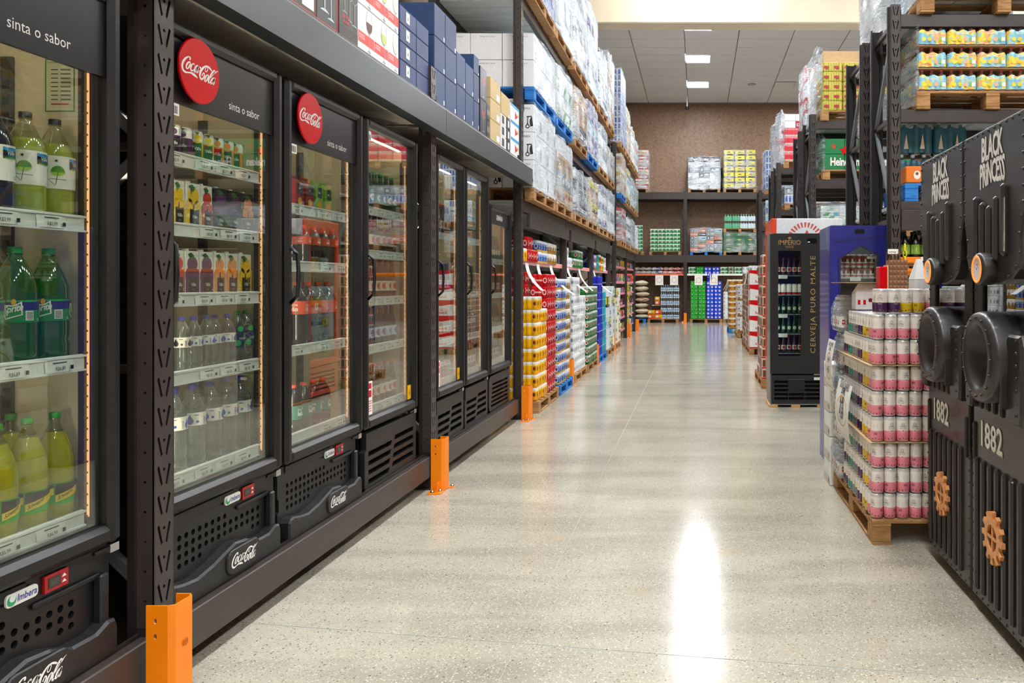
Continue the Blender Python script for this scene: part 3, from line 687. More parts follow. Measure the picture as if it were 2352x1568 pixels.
def d_leao(txt):
    def f(b, r, z0, z1):
        H_ = z1-z0
        for a in (-1.9, -.1):
            b.shape(text(txt, H_*.22, .01, .9), PAPER, lambda u, v: cylmap(r+.0004, z0, a)(u-.01, v+H_*.62))
            b.shape(text('leão', H_*.32, .03, .9), PAPER, lambda u, v: cylmap(r+.0004, z0, a)(u-.01, v+H_*.25))
            b.shape(gp([(.02, H_*.12), (.034, H_*.08), (.04, H_*.16), (.028, H_*.2)]), mt('#4aa02c', .4), cylmap(r+.0004, z0, a))
    return f
LIME = clear('lime_drink', '#d8dc90', .05, .05, .88, '#cdd85c', 2.5); LIMEC = clear('lime_pet', '#e8ecd8', .07, .03, .06, '#dfe3c0', 2.5)
SCHW = clear('citrus_drink', '#d8d870', .05, .05, .86, '#d8d21e', 2.5); GREENPET = clear('green_pet', '#7cc878', .06, .04, .3, '#3aa84a', 2.5)
COLA = mt('#160a06', .12, 0, 0, .6); GRAPE = mt('#1a0a18', .12, 0, 0, .6); TEAPET = clear('tea_pet', '#5a2c18', .07, .03, .35, '#1a0a05', 2.5)
WATER = clear('water_bottle', '#cfdad8', .09, .06, .22, '#b9c4c2', 2.2); BEERG = mt('#0e3b1c', .12, 0, 0, .6); BEERB = mt('#3a1c08', .12, 0, 0, .6)
GCAP = mt('#0f8a3e', .4); OCAP = mt('#f0501c', .4); BCAP = mt('#1e3fae', .4); LBW = mt('#f3f0e6', .45)
P_FRESH = bottle('fresh', .050, .312, LIME, BLACK, (.095, .195, LBW), .75, d_fresh, .36, LIMEC, False, .016)
P_GRAPE = bottle('grape', .050, .312, GRAPE, BLACK, (.095, .195, LBW), None, d_fresh, .36, None, False, .016)
P_SPRITE = bottle('sprite', .053, .345, GREENPET, GCAP, (.125, .19, [(0, .55, mt('#178a3e', .4)), (.55, .92, mt('#2b2d74', .4)), (.92, 1, mt('#1ea24a', .4))]), None, d_sprite, .33, None, True, .017)
P_SCHW = bottle('citrus', .05, .325, SCHW, mt('#35a52c', .4), (.05, .115, [(0, .12, mt('#49b02a', .4)), (.12, 1, mt('#3aa836', .4))]), .82, d_schw, .42, LIMEC, False, .015)
P_W5 = bottle('water_small', .031, .215, WATER, BCAP, (.10, .138, LBW), None, d_crystal('#1c55b5'), .3, WATER)
P_W5B = bottle('water_small_black', .031, .215, WATER, BCAP, (.10, .138, LBW), None, d_crystal('#232323'), .3, WATER)
P_W5G = bottle('water_sparkling', .029, .225, WATER, GCAP, (.07, .16, [(0, 1, mt('#2b3566', .4))]), None, lambda b, r, z0, z1: [b.shape(gp(circ(u, v, .013, 10)), mt('#35b56a', .4), cylmap(r+.0004, z0, 0)) for u, v in ((-.02, .02), (.015, .05), (-.01, .08), (.02, .01))]+[b.shape(text('crystal', .012, .01, .7), PAPER, lambda u, v: cylmap(r+.0012, z0, -.5)(u-.0, v+.035))], .28, WATER)
P_W15 = bottle('water_large', .047, .32, WATER, BCAP, (.165, .215, LBW), None, d_crystal('#1c3fa8'), .3, WATER)
P_MATE = bottle('tea_large', .047, .32, TEAPET, OCAP, (.16, .225, mt('#e8501a', .4)), None, d_leao('matte'), .3, TEAPET)
P_MATES = bottle('tea_small', .032, .20, COLA, OCAP, (.105, .145, mt('#e24a18', .4)), None, d_leao('matte'), .3, None)
P_ICE = bottle('ice_tea', .04, .235, COLA, OCAP, (.07, .135, mt('#0f7a70', .4)), None, d_leao('ice tea'), .3, None)
def beer(key, glass, cap, lab, col2=None, h=.24, r=.03):
    def dd(b, rr, z0, z1): b.shape(gp(circ(0, (z1-z0)/2, (z1-z0)*.36, 12)), mt(col2 or '#f3efe4', .4), cylmap(rr+.0004, z0, 0)); b.shape(gp(star(0, (z1-z0)/2, (z1-z0)*.22)), RED, cylmap(rr+.001, z0, 0))
    return bottle(key, r, h, glass, cap, (h*.22, h*.47, lab), None, dd, .52, None, False, .0135)
P_BG = beer('beer_green', BEERG, GCAP, mt('#1c6b35', .4)); P_BB = beer('beer_brown', BEERB, RED, mt('#d8d2c2', .4), '#b0201c')
P_BR = beer('beer_red', clear('orange_glass', '#c86a3a', .07, .03, .3, '#a83a18', 2.5), RED, mt('#e4ded0', .4), '#c4311a'); P_BL = beer('beer_blue', clear('blue_glass', '#4a6fae', .07, .03, .3, '#274a8a', 2.5), BCAP, mt('#c9d3e6', .4), '#284a9a')
def jcan(col):
    def dd(b, r, z0, z1):
        for a in (-.9, .9, 2.7):
            b.shape(gp([(-.016, 0), (.016, 0), (.016, .07), (0, .066), (-.016, .07)]), BLACK, cylmap(r, z0, a)); b.shape(text('Välle', .012, .014, .75, 1, 'C'), PAPER, lambda u, v: cylmap(r+.0006, z0, a)(u, v+.04))
            b.shape(gp(circ(0, .088, .012, 10)), mt(FR[col], .4), cylmap(r+.0006, z0, a)); b.shape(gp([(-.014, .112), (0, .098), (.006, .11)]), mt('#2e6b34', .5), cylmap(r+.001, z0, a))
    return [['body', can('juice_can_'+col, .0285, .125, [(.55, mt(FR[col], .35, .3, .08, scale=60)), (.72, mt(FR[col], .35)), (1, LBW)], dd)]]
def tetra(col, lab):
    b = MB(); w_, d, h = .075, .06, .15; m_ = mt(col, .4, 0, .12, scale=40)
    b.box(0, w_, 0, d, 0, h*.82, m_); b.add([(0, 0, h*.82), (w_, 0, h*.82), (w_, d, h*.82), (0, d, h*.82), (0, d/2, h), (w_, d/2, h)], [(0, 1, 5, 4), (2, 3, 4, 5), (1, 2, 5), (3, 0, 4)], m_)
    b.shape(poly([(w_*.25, h*.5), (w_*.8, h*.5), (w_*.8, h*.85), (w_*.25, h*.85)]), mt('#123a48', .4), lambda u, v: (u, -.001, v)); b.shape(poly(circ(w_*.5, h*.25, w_*.28, 10)), mt(lab, .4, 0, .1), lambda u, v: (u, -.001, v))
    b.shape(text('leão', .012, .01, .8), PAPER, lambda u, v: (u+w_*.3, -.0018, v+h*.64)); b.box(.005, w_-.005, d/2-.002, d/2+.002, h, h+.012, m_)
    return [['box', b.mesh('gable_carton')]]
# ================================================================ DRINK COOLERS (left)
def frame_bars(b, x0, x1, z0, z1, wl, wr, wb, wt, y0, y1, m, ch=.014):
    b.bbox(x0, x0+wl, y0, y1, z0, z1, m, ch); b.bbox(x1-wr, x1, y0, y1, z0, z1, m, ch); b.bbox(x0+wl-.01, x1-wr+.01, y0, y1, z0, z0+wb, m, ch); b.bbox(x0+wl-.01, x1-wr+.01, y0, y1, z1-wt, z1, m, ch)
FILL_GLOW = mt('#fff0d8', .4, 0, 0, emit=9.0)  # glow of the fill bar added inside the coolers
def tagplate(b, x, z, w_=.11, price='R$2,79'):
    n = 4; h = .036
    V = [(x+w_*i/n, -.004-.004*sin(pi*i/n), z) for i in range(n+1)]+[(x+w_*i/n, -.001-.004*sin(pi*i/n), z+h) for i in range(n+1)]
    b.add(V, [(i, i+1, n+2+i, n+1+i) for i in range(n)], PAPER, True)
    b.shape(text(price, .011, .006, .8), INK, lambda u, v: (x+w_*.3+u, -.0095, z+.006+v)); b.shape(poly(rect(x+w_*.2, x+w_*.7, z+.027, z+.030)), INK, lambda u, v: (u, -.0085, v)); b.shape(poly(rect(x+w_*.82, x+w_*.93, z+.006, z+.018)), INK, lambda u, v: (u, -.0095, v))
def cooler(label, Y0, W, kind, shelves, H_=2.10, D=.72, logo=True, price=None, zb=.22+.0):
    t = thing('drink_cooler', label, 'cooler', (-1.85, Y0, zb), RP)
    z0 = .35; body = mt('#121113', .4, 0, .04)
    zg0, zg1 = z0+.06, H_-.05
    zh = 1.816 if logo else zg1
    if kind == 'germania': zh = H_-.17
    b = MB()
    b.bbox(0, .035, .07, D, 0, H_-.01, body, .006); b.bbox(W-.035, W, .07, D, 0, H_-.01, body, .006); b.bbox(.035, W-.035, .07, D, H_-.05, H_-.01, body, .004); b.box(.035, W-.035, D-.03, D, .03, H_-.05, body); b.box(.035, W-.035, .09, D-.03, z0-.04, z0-.01, body)
    ob('cabinet', b, t)
    b = MB(); i0, i1, j0, j1, k0, k1 = .04, W-.04, .085, D-.04, z0+.02, H_-.07
    V = [(x, y, z) for z in (k0, k1) for x, y in ((i0, j0), (i1, j0), (i1, j1), (i0, j1))]
    b.add(V, [(0, 1, 2, 3), (4, 7, 6, 5), (3, 2, 6, 7), (1, 5, 6, 2), (0, 3, 7, 4)], CREAM); liner = ob('liner', b, t)
    for x in (i0+.002, i1-.014):
        b = MB(); b.box(x, x+.012, .30, .335, k0+.02, k1-.15, mt('#4a4336', .5)); 
        for k in range(28): b.box(x-.0005 if x > .1 else x+.012, x if x > .1 else x+.0125, .306, .328, k0+.06+.05*k, k0+.085+.05*k, BLACK)
        ob('shelf_standard', b, liner)
    for x in (.043, W-.058):
        b = MB(); b.box(x, x+.015, .066, .088, zg0+.02, zg1-.1, mt('#2a2522', .5)); s = ob('jamb', b, t)
        b = MB(); xx = x+.015 if x < .1 else x-.003; b.box(xx, xx+.003, .052, .058, zg0+.03, zg1-.12, mt('#dc9c68', .4, 0, 0, emit=1.3) if x > .1 else mt('#fff0d8', .4, 0, 0, emit=120.0)); b.box(xx, xx+.003, .06, .066, zg0+.03, zg1-.12, mt('#8a6a4c', .3))  # near strip, out of view, is boosted to fill the cabinet with light
        for k in range(40): b.box(xx-.001, xx+.004, .054, .067, zg0+.03+.034*k, zg0+.036+.034*k, mt('#8a6a48', .4))
        ob('led_strip', b, s)
    b = MB(); b.box(.06, W-.06, .088, .096, H_-.078, H_-.073, FILL_GLOW); ob('added_fill_light', b, liner)  # added bar, not a fitting of the cooler: brightens the interior
    # door
    b = MB(); frame_bars(b, 0, W, z0, H_, .05, .05, .062, .05, -.012, .05, body, .016); door = ob('door', b, t)
    b = MB(); b.box(.05, W-.05, .020, .024, zg0, min(zh, zg1), GLASS); ob('glass_pane', b, door)
    b = MB()
    for x0, x1, a0, a1 in ((.05, .056, zg0, zg1), (W-.056, W-.05, zg0, zg1), (.05, W-.05, zg0, zg0+.006)): b.box(x0, x1, .024, .055, a0, a1, mt('#c9a06a', .25, .8, 0)) if False else b.box(x0, x1, .026, .05, a0, a1, BLACK)
    ob('gasket', b, door)
    b = MB(); b.tube([(.022, -.012, 1.08), (.022, -.045, 1.11), (.022, -.05, 1.2), (.022, -.045, 1.30), (.022, -.012, 1.33)], .009, BLACK); ob('handle', b, door)
    b = MB(); b.box(W-.04, W-.002, .0, .03, z0-.03, z0-.004, CHROME); b.box(W-.09, W-.03, .01, .02, z0-.022, z0-.012, BLACK); ob('hinge', b, door)
    if logo or kind == 'germania':
        b = MB(); b.box(.05, W-.05, .012, .026, zh, zg1+.005, mt('#1d1d21', .3, 0, .02)); hp = ob('header_panel', b, door)
        if logo:
            b = MB(); b.shape(text('sinta o sabor', .032, .0, .9, 1.0), PAPER, flat(.43, 1.862, .0113)); ob('lettering', b, hp)
            b = MB(); b.prism(circ(.205, 1.95, .118, 40), -.016, -.008, RED, chamfer=.002); dc = ob('logo_disc', b, door)
            b = MB(); b.shape(LOGO, PAPER, flat(.205, 1.95, -.0168, .236)); ob('script_lettering', b, dc)
        else:
            b = MB(); b.shape(text('GERMÂNIA', .045, .015, .72, 1.0, 'C'), PAPER, flat(W/2, zh+.045, .0113)); ob('lettering', b, hp)
    if kind in ('slots', 'slots2') or Y0 > 2:
        b = MB(); b.box(.058, .135, .016, .0185, zg1-.07 if not logo else zh-.045, zg1-.015 if not logo else zh-.002, PAPER)
        for k in range(8): b.box(.064+.008*k, .068+.008*k, .0155, .016, (zg1-.065) if not logo else zh-.04, (zg1-.035) if not logo else zh-.012, INK)
        ob('barcode_sticker', b, door)
    if kind == 'slots':
        b = MB(); b.box(.056, .15, .016, .0185, zg0+.01, zg0+.20, PAPER); b.box(.068, .138, .0155, .016, zg0+.11, zg0+.19, RED); b.box(.075, .13, .015, .0155, zg0+.15, zg0+.158, PAPER)
        for k in range(5): b.box(.066, .14, .0155, .016, zg0+.03+.014*k, zg0+.034+.014*k, RED)
        ob('warning_sticker', b, door); b = MB(); b.box(W-.115, W-.06, .016, .0185, zg0+.01, zg0+.10, YEL); b.shape(poly([(W-.09, zg0+.03), (W-.078, zg0+.055), (W-.085, zg0+.055), (W-.075, zg0+.08), (W-.097, zg0+.05), (W-.088, zg0+.05)]), INK, lambda u, v: (u, .0155, v)); ob('energy_sticker', b, door)
    # base grille
    if kind == 'holes':
        b = MB(); yk = .035
        out = [(.0, .0), (W, .0), (W, .10), (W-.015, .11), (W-.015, .17), (W, .18), (W, .335), (.0, .335), (0, .2), (.012, .19), (.012, .14), (0, .13)]
        holes = []
        for r_ in range(5):
            for c in range(16):
                x = .085+.0395*c; z = .105+.034*r_+.0
                if r_ == 4 and c >= 10: continue
                if z < .112+(.03 if 5 < c < 14 else .0)+(.03 if 8 < c < 13 else 0): continue
                holes.append(circ(x, z, .0115, 10))
        holes = [h for h in holes if True]
        cut_plate(out, holes, yk, yk+.025, BLK2, b); b.box(.02, W-.02, yk+.03, yk+.04, .01, .33, mt('#0a0a0a', .7))
        ob('grille', b, t)
        b = MB(); b.bbox(.06, W*.62, yk-.006, yk, .30, .335, BLK2, .003); b.bbox(W-.07, W-.035, yk-.03, yk, .07, .26, BLK2, .006); b.bbox(W*.64, W-.05, yk-.012, yk, .245, .262, BLK2, .004); ob('trim_rib', b, t)
        b = MB(); E = [(.02, .0), (W-.02, .0), (W-.02, .09), (W-.03, .112), (W-.06, .116), (W-.11, .096), (W-.2, .098), (W-.28, .128), (W-.36, .138), (W-.42, .122), (W-.5, .1), (.2, .083), (.12, .092), (.06, .105), (.035, .1), (.02, .085)]
        b.prism(E, -.012, yk, BLK2, chamfer=.008); kick = ob('kick_panel', b, t)
        b = MB(); b.prism(rrect(W*.5-.03, W*.5+.20, .018, .118, .04), -.02, -.011, BLK2, chamfer=.004); bd = ob('badge', b, kick)
        b = MB(); b.shape(LOGO, PAPER, flat(W*.5+.085, .068, -.0208, .20)); ob('script_lettering', b, bd)
        b = MB(); b.prism(rrect(W*.53, W*.53+.105, .285, .32, .012), yk-.012, yk-.007, PAPER); b.shape(poly(circ(W*.53+.018, .3025, .015, 12)), mt('#2fa56a', .4), lambda u, v: (u, yk-.0127, v)); b.shape(poly(circ(W*.53+.020, .308, .010, 12)), mt('#e8f0f0', .4), lambda u, v: (u, yk-.0131, v))
        b.shape(text('Imbera', .019, .012, .85, 1, 'L', .15), mt('#2b36a0', .4), flat(W*.53+.036, .294, yk-.0127)); ob('maker_badge', b, t)
        b = MB(); b.box(W*.69, W*.69+.085, yk-.008, yk+.002, .275, .325, mt('#b3141c', .4)); b.box(W*.69+.012, W*.69+.055, yk-.0095, yk-.008, .285, .315, mt('#3a3634', .3)); b.shape(text('888', .018, .0, .8), mt('#6a6664', .3), flat(W*.69+.018, .291, yk-.0102))
        for s_ in (.303, .287): b.shape(poly([(W*.69+.06, s_), (W*.69+.078, s_), (W*.69+.069, s_+.01)]), PAPER, lambda u, v: (u, yk-.0087, v))
        ob('temperature_display', b, t)
    elif kind in ('slots', 'slots2'):
        b = MB(); yk = .005; out = [(.02, .0), (W-.02, .03), (W, .06), (W, .325), (.05, .325), (.05, .24), (.025, .225), (.025, .05), (0, .03)]
        out = [(.03, .005), (W-.02, .005), (W, .03), (W, .325), (.04, .325), (.04, .235), (.02, .22), (.02, .02)]
        holes = []
        for k in range(4):
            z = .035+.052*k; s_ = .02
            holes.append([(.07, z), (W*.44+.012*k, z), (W*.44+.012*k+.02, z+.028), (.07, z+.028)]); holes.append([(W*.50+.012*k, z+s_), (W-.05, z+s_), (W-.05, z+s_+.028), (W*.50+.012*k+.02, z+s_+.028)])
        cut_plate(out, holes, yk, yk+.03, BLK2, b, mh=BLACK); b.box(.05, W-.05, yk+.05, yk+.06, .01, .32, mt('#0a0a0a', .7)); ob('grille', b, t)
    else:
        b = MB(); yk = .01; out = rrect(.02, W-.02, .01, .33, .06)
        holes = [[(.09+.01*k, .05+.038*k), (W-.10-.0*k, .05+.038*k-.01), (W-.085, .05+.038*k+.012), (.085+.01*k, .05+.038*k+.02)] for k in range(6)]
        cut_plate(out, holes, yk, yk+.03, BLK2, b, mh=BLACK); b.box(.05, W-.05, yk+.05, yk+.06, .03, .32, mt('#0a0a0a', .7)); ob('grille', b, t)
    for si, z in enumerate(shelves):
        b = MB(); b.bbox(.06, W-.065, .018, .56, -.03, -.022, RAIL, .003) ; b.bbox(.055, W-.065, -.0, .014, -.052, .0, RAIL, .004); b.box(.055, W-.065, -.006, .0, -.008, -.002, WHITE); b.box(.055, W-.065, -.004, .0, -.052, -.046, WHITE)
        sh = ob('shelf', b, t, (0, .060, z))
        xs = ([.12, .29, .42, .55] if len(shelves) > 4 else [.16, .42, .58])
        for k, x in enumerate(xs):
            if x+.12 > W-.07 or (si % 2 and k == 0): continue
            b = MB(); tagplate(b, x+.03*(si % 2), -.046, .105, (price or ['R$2,79', 'R$7,09', 'R$7,89', 'R$1,85', 'R$3,99'])[si % 5]); ob('price_tag', b, sh)
    return t
def stock(c_name, Y0, z, items, shelfname, cat='bottle', nm='drink_bottle', zb=.22):
    """items: (parts, x, y, description) in cooler coordinates; z is the top of the shelf lip"""
    n = len(items)
    for k, (parts, x, y, desc, *r) in enumerate(items):
        cw = r[0] if r else cat; nn = r[1] if len(r) > 1 else nm
        lab = f'{desc}, {shelfname} shelf, {c_name} cooler, {ORD[k]} from the left'
        o = thing(nn, lab, cw, (-1.85-y+.042, Y0+x, zb+z-.019), RP+rnd.uniform(-.25, .25)*(0 if cw == 'carton' else 1), group=f'{desc.split(" ")[0]} goods in the {c_name} cooler'); spawn(parts, o)
SH0 = [1.35+.03, .92+.03, .436+.03]; SH1 = [1.654, 1.395, 1.135, .846, .472]; SH2 = [1.55, 1.277, .876, .46]; SH3 = [1.62, 1.366, 1.09, .81, .46]
# cabinets stand at z .22; numbers above are measured from there
cooler('black glass-door drink cooler nearest the camera, lime drinks and citrus soda inside', 1.70, .83, 'holes', SH0, price=['R$3,99', 'R$6,89', 'R$6,99'])
cooler('second black drink cooler with the large red round sign, juices and water inside', 2.71, .80, 'holes', SH1)
cooler('third black drink cooler with a red round sign, iced tea bottles inside', 3.545, .81, 'holes', SH2)
cooler('black glass-door cooler with slotted base just before the second orange guard', 4.385, .82, 'slots', SH3, logo=False)
cooler('black slotted-base cooler just past the second orange guard', 5.58, .68, 'slots', [1.55, 1.1, .75, .46], logo=False)
cooler('black slotted-base cooler between the two others behind the second guard', 6.28, .70, 'slots2', [1.55, 1.1, .75, .46], logo=False)
cooler('shorter black cooler with a white name on its header, last of the left row', 7.03, .80, 'germania', [1.4, 1.08, .76, .46], H_=1.88, logo=False)
lm, gr, sp, sc = 'pale green lime drink bottle', 'dark grape drink bottle', 'green two litre soda bottle', 'yellow citrus soda bottle with green cap'
stock('nearest', 1.70, SH0[0], [(P_GRAPE, .515, .17, gr), (P_FRESH, .625, .17, lm), (P_FRESH, .732, .17, lm), (P_FRESH, .70, .285, lm)], 'top')
stock('nearest', 1.70, SH0[1], [(P_SPRITE, .485, .178, sp), (P_SPRITE, .60, .178, sp), (P_SPRITE, .718, .178, sp), (P_SPRITE, .66, .295, sp)], 'middle')
stock('nearest', 1.70, SH0[2], [(P_SCHW, .43, .175, sc), (P_SCHW, .534, .175, sc), (P_SCHW, .638, .175, sc), (P_SCHW, .738, .175, sc), (P_SCHW, .60, .285, sc), (P_SCHW, .71, .285, sc)], 'bottom')
jc = {k: jcan(k) for k in ('purple', 'yellow', 'orange')}
stock('second', 2.71, SH1[0], [(jc['purple'], .235, .15, 'purple juice can'), (jc['purple'], .302, .15, 'purple juice can'), (jc['yellow'], .367, .15, 'yellow juice can'), (jc['yellow'], .437, .15, 'yellow juice can'), (jc['orange'], .503, .15, 'orange juice can'), (jc['orange'], .572, .15, 'orange juice can'), (jc['orange'], .639, .15, 'orange juice can')], 'top', 'can', 'juice_can')
cx = lambda col, w_=.084, dark=False, h=.18: carton(f'carton_{col}_{w_}_{dark}', w_, .09, h, col, dark)
def cstock(z, rows, nm):
    n = len(rows)
    for k, (col, x0, x1, dark, desc) in enumerate(rows):
        P_ = carton(f'ctn_{col}{k}{nm}', x1-x0-.003, .08, .178, col, dark)
        o = thing('juice_carton', f'{desc}, {nm} shelf, second cooler, {ORD[k]} from the left', 'carton', (-1.85-.085, 2.71+x0, .22+z-.02), RP, group='juice cartons in the second cooler'); spawn(P_, o)
cstock(SH1[1], [('yellow', .20, .275, 0, 'cream and yellow juice carton'), ('yellow', .278, .37, 0, 'cream and yellow juice carton'), ('red', .372, .445, 0, 'cream and red juice carton'), ('purple', .45, .548, 1, 'black juice carton with dark fruit'), ('purple', .55, .645, 1, 'black juice carton with dark fruit'), ('orange', .648, .735, 1, 'black juice carton with an orange')], 'second')
cstock(SH1[2], [('red', .20, .272, 0, 'red melon juice carton'), ('purple', .275, .36, 0, 'purple grape juice carton'), ('purple', .363, .45, 0, 'purple grape juice carton'), ('peach', .453, .53, 0, 'peach juice carton'), ('peach', .533, .62, 0, 'peach juice carton'), ('yellow', .623, .72, 0, 'yellow orange juice carton')], 'third')
stock('second', 2.71, SH1[3], [(P_W5B, .29, .15, 'small water bottle with black drop'), (P_W5, .36, .15, 'small water bottle with blue drop'), (P_W5, .44, .15, 'small water bottle with blue drop'), (P_W5, .51, .16, 'small water bottle with blue drop'), (P_W5, .58, .15, 'small water bottle with blue drop'), (P_W5G, .65, .15, 'small water bottle with green dots'), (P_W5G, .715, .15, 'small water bottle with green dots')], 'fourth')
stock('second', 2.71, SH1[4], [(P_W15, .27, .17, 'large water bottle with blue drop'), (P_W15, .385, .17, 'large water bottle with blue drop'), (P_W15, .495, .17, 'large water bottle with blue drop'), (P_W15, .60, .17, 'large water bottle with blue drop'), (P_W15, .70, .17, 'large water bottle with blue drop'), (P_W15, .44, .28, 'large water bottle with blue drop'), (P_W15, .56, .28, 'large water bottle with blue drop')], 'bottom')
tr, tg = tetra('#8a1f2c', '#e8b04a'), tetra('#7fb52c', '#f2a020')
stock('third', 3.545, SH2[0], [(tr, .27, .13, 'red gable-top tea carton', 'carton', 'tea_carton'), (tr, .37, .13, 'red gable-top tea carton', 'carton', 'tea_carton'), (tg, .47, .13, 'green gable-top tea carton', 'carton', 'tea_carton'), (tg, .57, .13, 'green gable-top tea carton', 'carton', 'tea_carton')], 'top')
stock('third', 3.545, SH2[1], [(P_MATES, .385+.1*k if k < 4 else .7, .15, 'small dark tea bottle with orange label') for k in range(4)]+[(P_MATES, .43+.1*k, .23, 'small dark tea bottle with orange label') for k in range(3)], 'second')
stock('third', 3.545, SH2[2], [(P_MATE, .36, .17, 'large tea bottle with orange label'), (P_MATE, .465, .17, 'large tea bottle with orange label'), (P_MATE, .57, .17, 'large tea bottle with orange label'), (P_MATE, .675, .17, 'large tea bottle with orange label')], 'third')
stock('third', 3.545, SH2[3], [(P_ICE, .30, .16, 'iced tea bottle with teal label'), (P_ICE, .40, .16, 'iced tea bottle with teal label'), (P_ICE, .50, .16, 'iced tea bottle with teal label'), (P_ICE, .60, .16, 'iced tea bottle with teal label')], 'bottom')
for nmc, Y0, shs, W_ in (('fourth', 4.385, SH3, .82), ('fifth', 5.58, [1.55, 1.1, .75, .46], .68), ('sixth', 6.28, [1.55, 1.1, .75, .46], .7), ('seventh', 7.03, [1.4, 1.08, .76, .46], .8)):
    kinds = {'fourth': [(P_BG, 'green glass beer bottle'), (P_BB, 'brown glass beer bottle'), (P_BR, 'orange glass drink bottle'), (P_BL, 'blue glass drink bottle'), (P_BB, 'brown glass beer bottle')], 'fifth': [(P_BB, 'brown glass beer bottle'), (P_BL, 'blue glass drink bottle'), (P_BR, 'orange glass drink bottle'), (P_W5, 'small clear bottle')],
             'sixth': [(P_W5, 'small clear bottle'), (P_BG, 'green glass beer bottle'), (P_W5, 'small clear bottle'), (P_BB, 'brown glass beer bottle')], 'seventh': [(P_BG, 'green glass beer bottle'), (P_BB, 'brown glass beer bottle'), (P_BG, 'green glass beer bottle'), (P_BB, 'brown glass beer bottle')]}[nmc]
    nmS = ['top', 'second', 'third', 'fourth', 'bottom'] if len(shs) == 5 else ['top', 'second', 'third', 'bottom']
    for z, (P_, d_), sn in zip(shs, kinds, nmS): stock(nmc, Y0, z, [(P_, .14+.088*k, .15, d_) for k in range(int((W_-.22)/.088)+1)], sn)
# the notice fixed inside the nearest cooler
b = MB(); b.box(0, .15, 0, .002, 0, .27, mt('#d9d6b8', .5)); 
for x0, x1, z0_, z1_ in ((0, .15, .266, .27), (0, .15, 0, .004), (0, .004, 0, .27), (.146, .15, 0, .27)): b.box(x0, x1, -.001, 0, z0_, z1_, GCAP)
for k in range(8): b.box(.03, .065, -.001, 0, .06+.022*k, .064+.022*k, INK); b.box(.08, .13, -.001, 0, .058+.022*k, .066+.022*k, mt('#6a6a5a', .5))
b.box(.03, .12, -.001, 0, .035, .041, RED); b.shape(text('PLANOGRAMA DO DISPLAY', .007, .004, .8), INK, flat(.012, .25, -.0012))
n_ = ob('notice', b, None, (-1.85-.12, 1.70+.775-.03, .22+1.52), RP+1.45); 
bpy.data.objects.remove(n_); me_ = b.mesh('notice')
nt_ = ob('notice', me_, None, (-2.053, 2.488, 1.93), 0); nt_.scale = (.61, 1, .61)
tag(nt_, 'green-framed printed notice on the inner side wall of the nearest cooler', 'notice')
# ================================================================ PACKS, PALLETS, WRAPPED LOADS
def lobed(nx, ny, p, k=4, dep=.35):
    """outline of a block of round cans wrapped in film"""
    r = p/2; out = []
    def side(n, fx):
        for i in range(n):
            for j in range(k):
                a = radians(-140+100*j/(k-1)); u = r+i*p+r*cos(a)*.98; v = r+max(-1, sin(a))*r; out.append(fx(u, max(v, 0) if v < r*dep else r*dep))
    side(nx, lambda u, v: (u, v)); side(ny, lambda u, v: (nx*p-v, u)); side(nx, lambda u, v: (nx*p-u, ny*p-v)); side(ny, lambda u, v: (v, ny*p-u))
    return out
def loft(b, ring, zs, ms, mtop=None, smooth=False, c=(0, 0, 0)):
    cx = sum(p[0] for p in ring)/len(ring); cy_ = sum(p[1] for p in ring)/len(ring); n = len(ring); V = []; Fc = []; M = []
    hw = max(abs(p[0]-cx) for p in ring)
    for z, ins in zs:
        s = 1-ins/hw; V += [(c[0]+cx+(x-cx)*s, c[1]+cy_+(y-cy_)*s, c[2]+z) for x, y in ring]
    for j in range(len(zs)-1):
        for i in range(n): Fc.append((j*n+i, j*n+(i+1) % n, (j+1)*n+(i+1) % n, (j+1)*n+i)); M.append(ms[j])
    Fc.append(tuple(range(n-1, -1, -1))); M.append(ms[0]); Fc.append(tuple(range((len(zs)-1)*n, len(zs)*n))); M.append(mtop or ms[-1])
    b.add(V, Fc, M, smooth)
_PK = {}
def pack_mesh(key, nx, ny, p, h, bands, top=None, art=None, k=4, sides=('f', 'r', 'l')):
    """wrapped block of cans; art(u0,w,h)-> list of (shape, material, lift) drawn on the seen sides"""
    if key in _PK: return _PK[key]
    b = MB(); zs = [(0, p*.12), (h*.06, 0)]; ms = [bands[0][1]]
    for z1, m_ in bands: zs.append((h*(.06+.88*z1), 0)); ms.append(m_)
    zs.append((h, p*.12)); ms.append(bands[-1][1])
    loft(b, lobed(nx, ny, p, k), zs, ms, top)
    X, Y = nx*p, ny*p
    fm = {'f': (lambda u, v, l: (u, -l, v), X), 'r': (lambda u, v, l: (X+l, u, v), Y), 'l': (lambda u, v, l: (-l, Y-u, v), Y)}
    if art:
        for s in sides:
            fn, W_ = fm[s]
            for sh, m_, lf in art(W_, h): b.shape(sh, m_, lambda u, v, lf=lf, fn=fn: fn(u, v, lf))
    _PK[key] = b.mesh(key); return _PK[key]
def art_emblem(p, ring, core=None, star_=None, txt=None, col='#ffffff', tcol=None):
    def f(W_, h):
        o = []; n = max(1, round(W_/p))
        for i in range(n):
            cx = (i+.5)*p
            if ring and (i % 2 == 0): o.append((poly(circ(cx, h*.48, p*.36, 12, h*.24)), mt(ring, .4), .0015))
            if core and i % 2 == 0: o.append((poly(circ(cx, h*.48, p*.22, 10, h*.15)), mt(core, .4), .0022))
            if star_: o.append((poly(star(cx, h*.62, p*.2)), mt(star_, .4), .0025))
            if txt and i % 2 == 1 or (txt and n == 1): o.append((text(txt, h*.14, .02, .7, .9, 'C'), mt(tcol or col, .4), .0022))
            if txt and (i % 2 == 1 or n == 1): vs, fs = o[-1][0]; o[-1] = (([(u+cx, v+h*.42) for u, v in vs], fs), o[-1][1], o[-1][2])
        return o
    return f
PK = {}
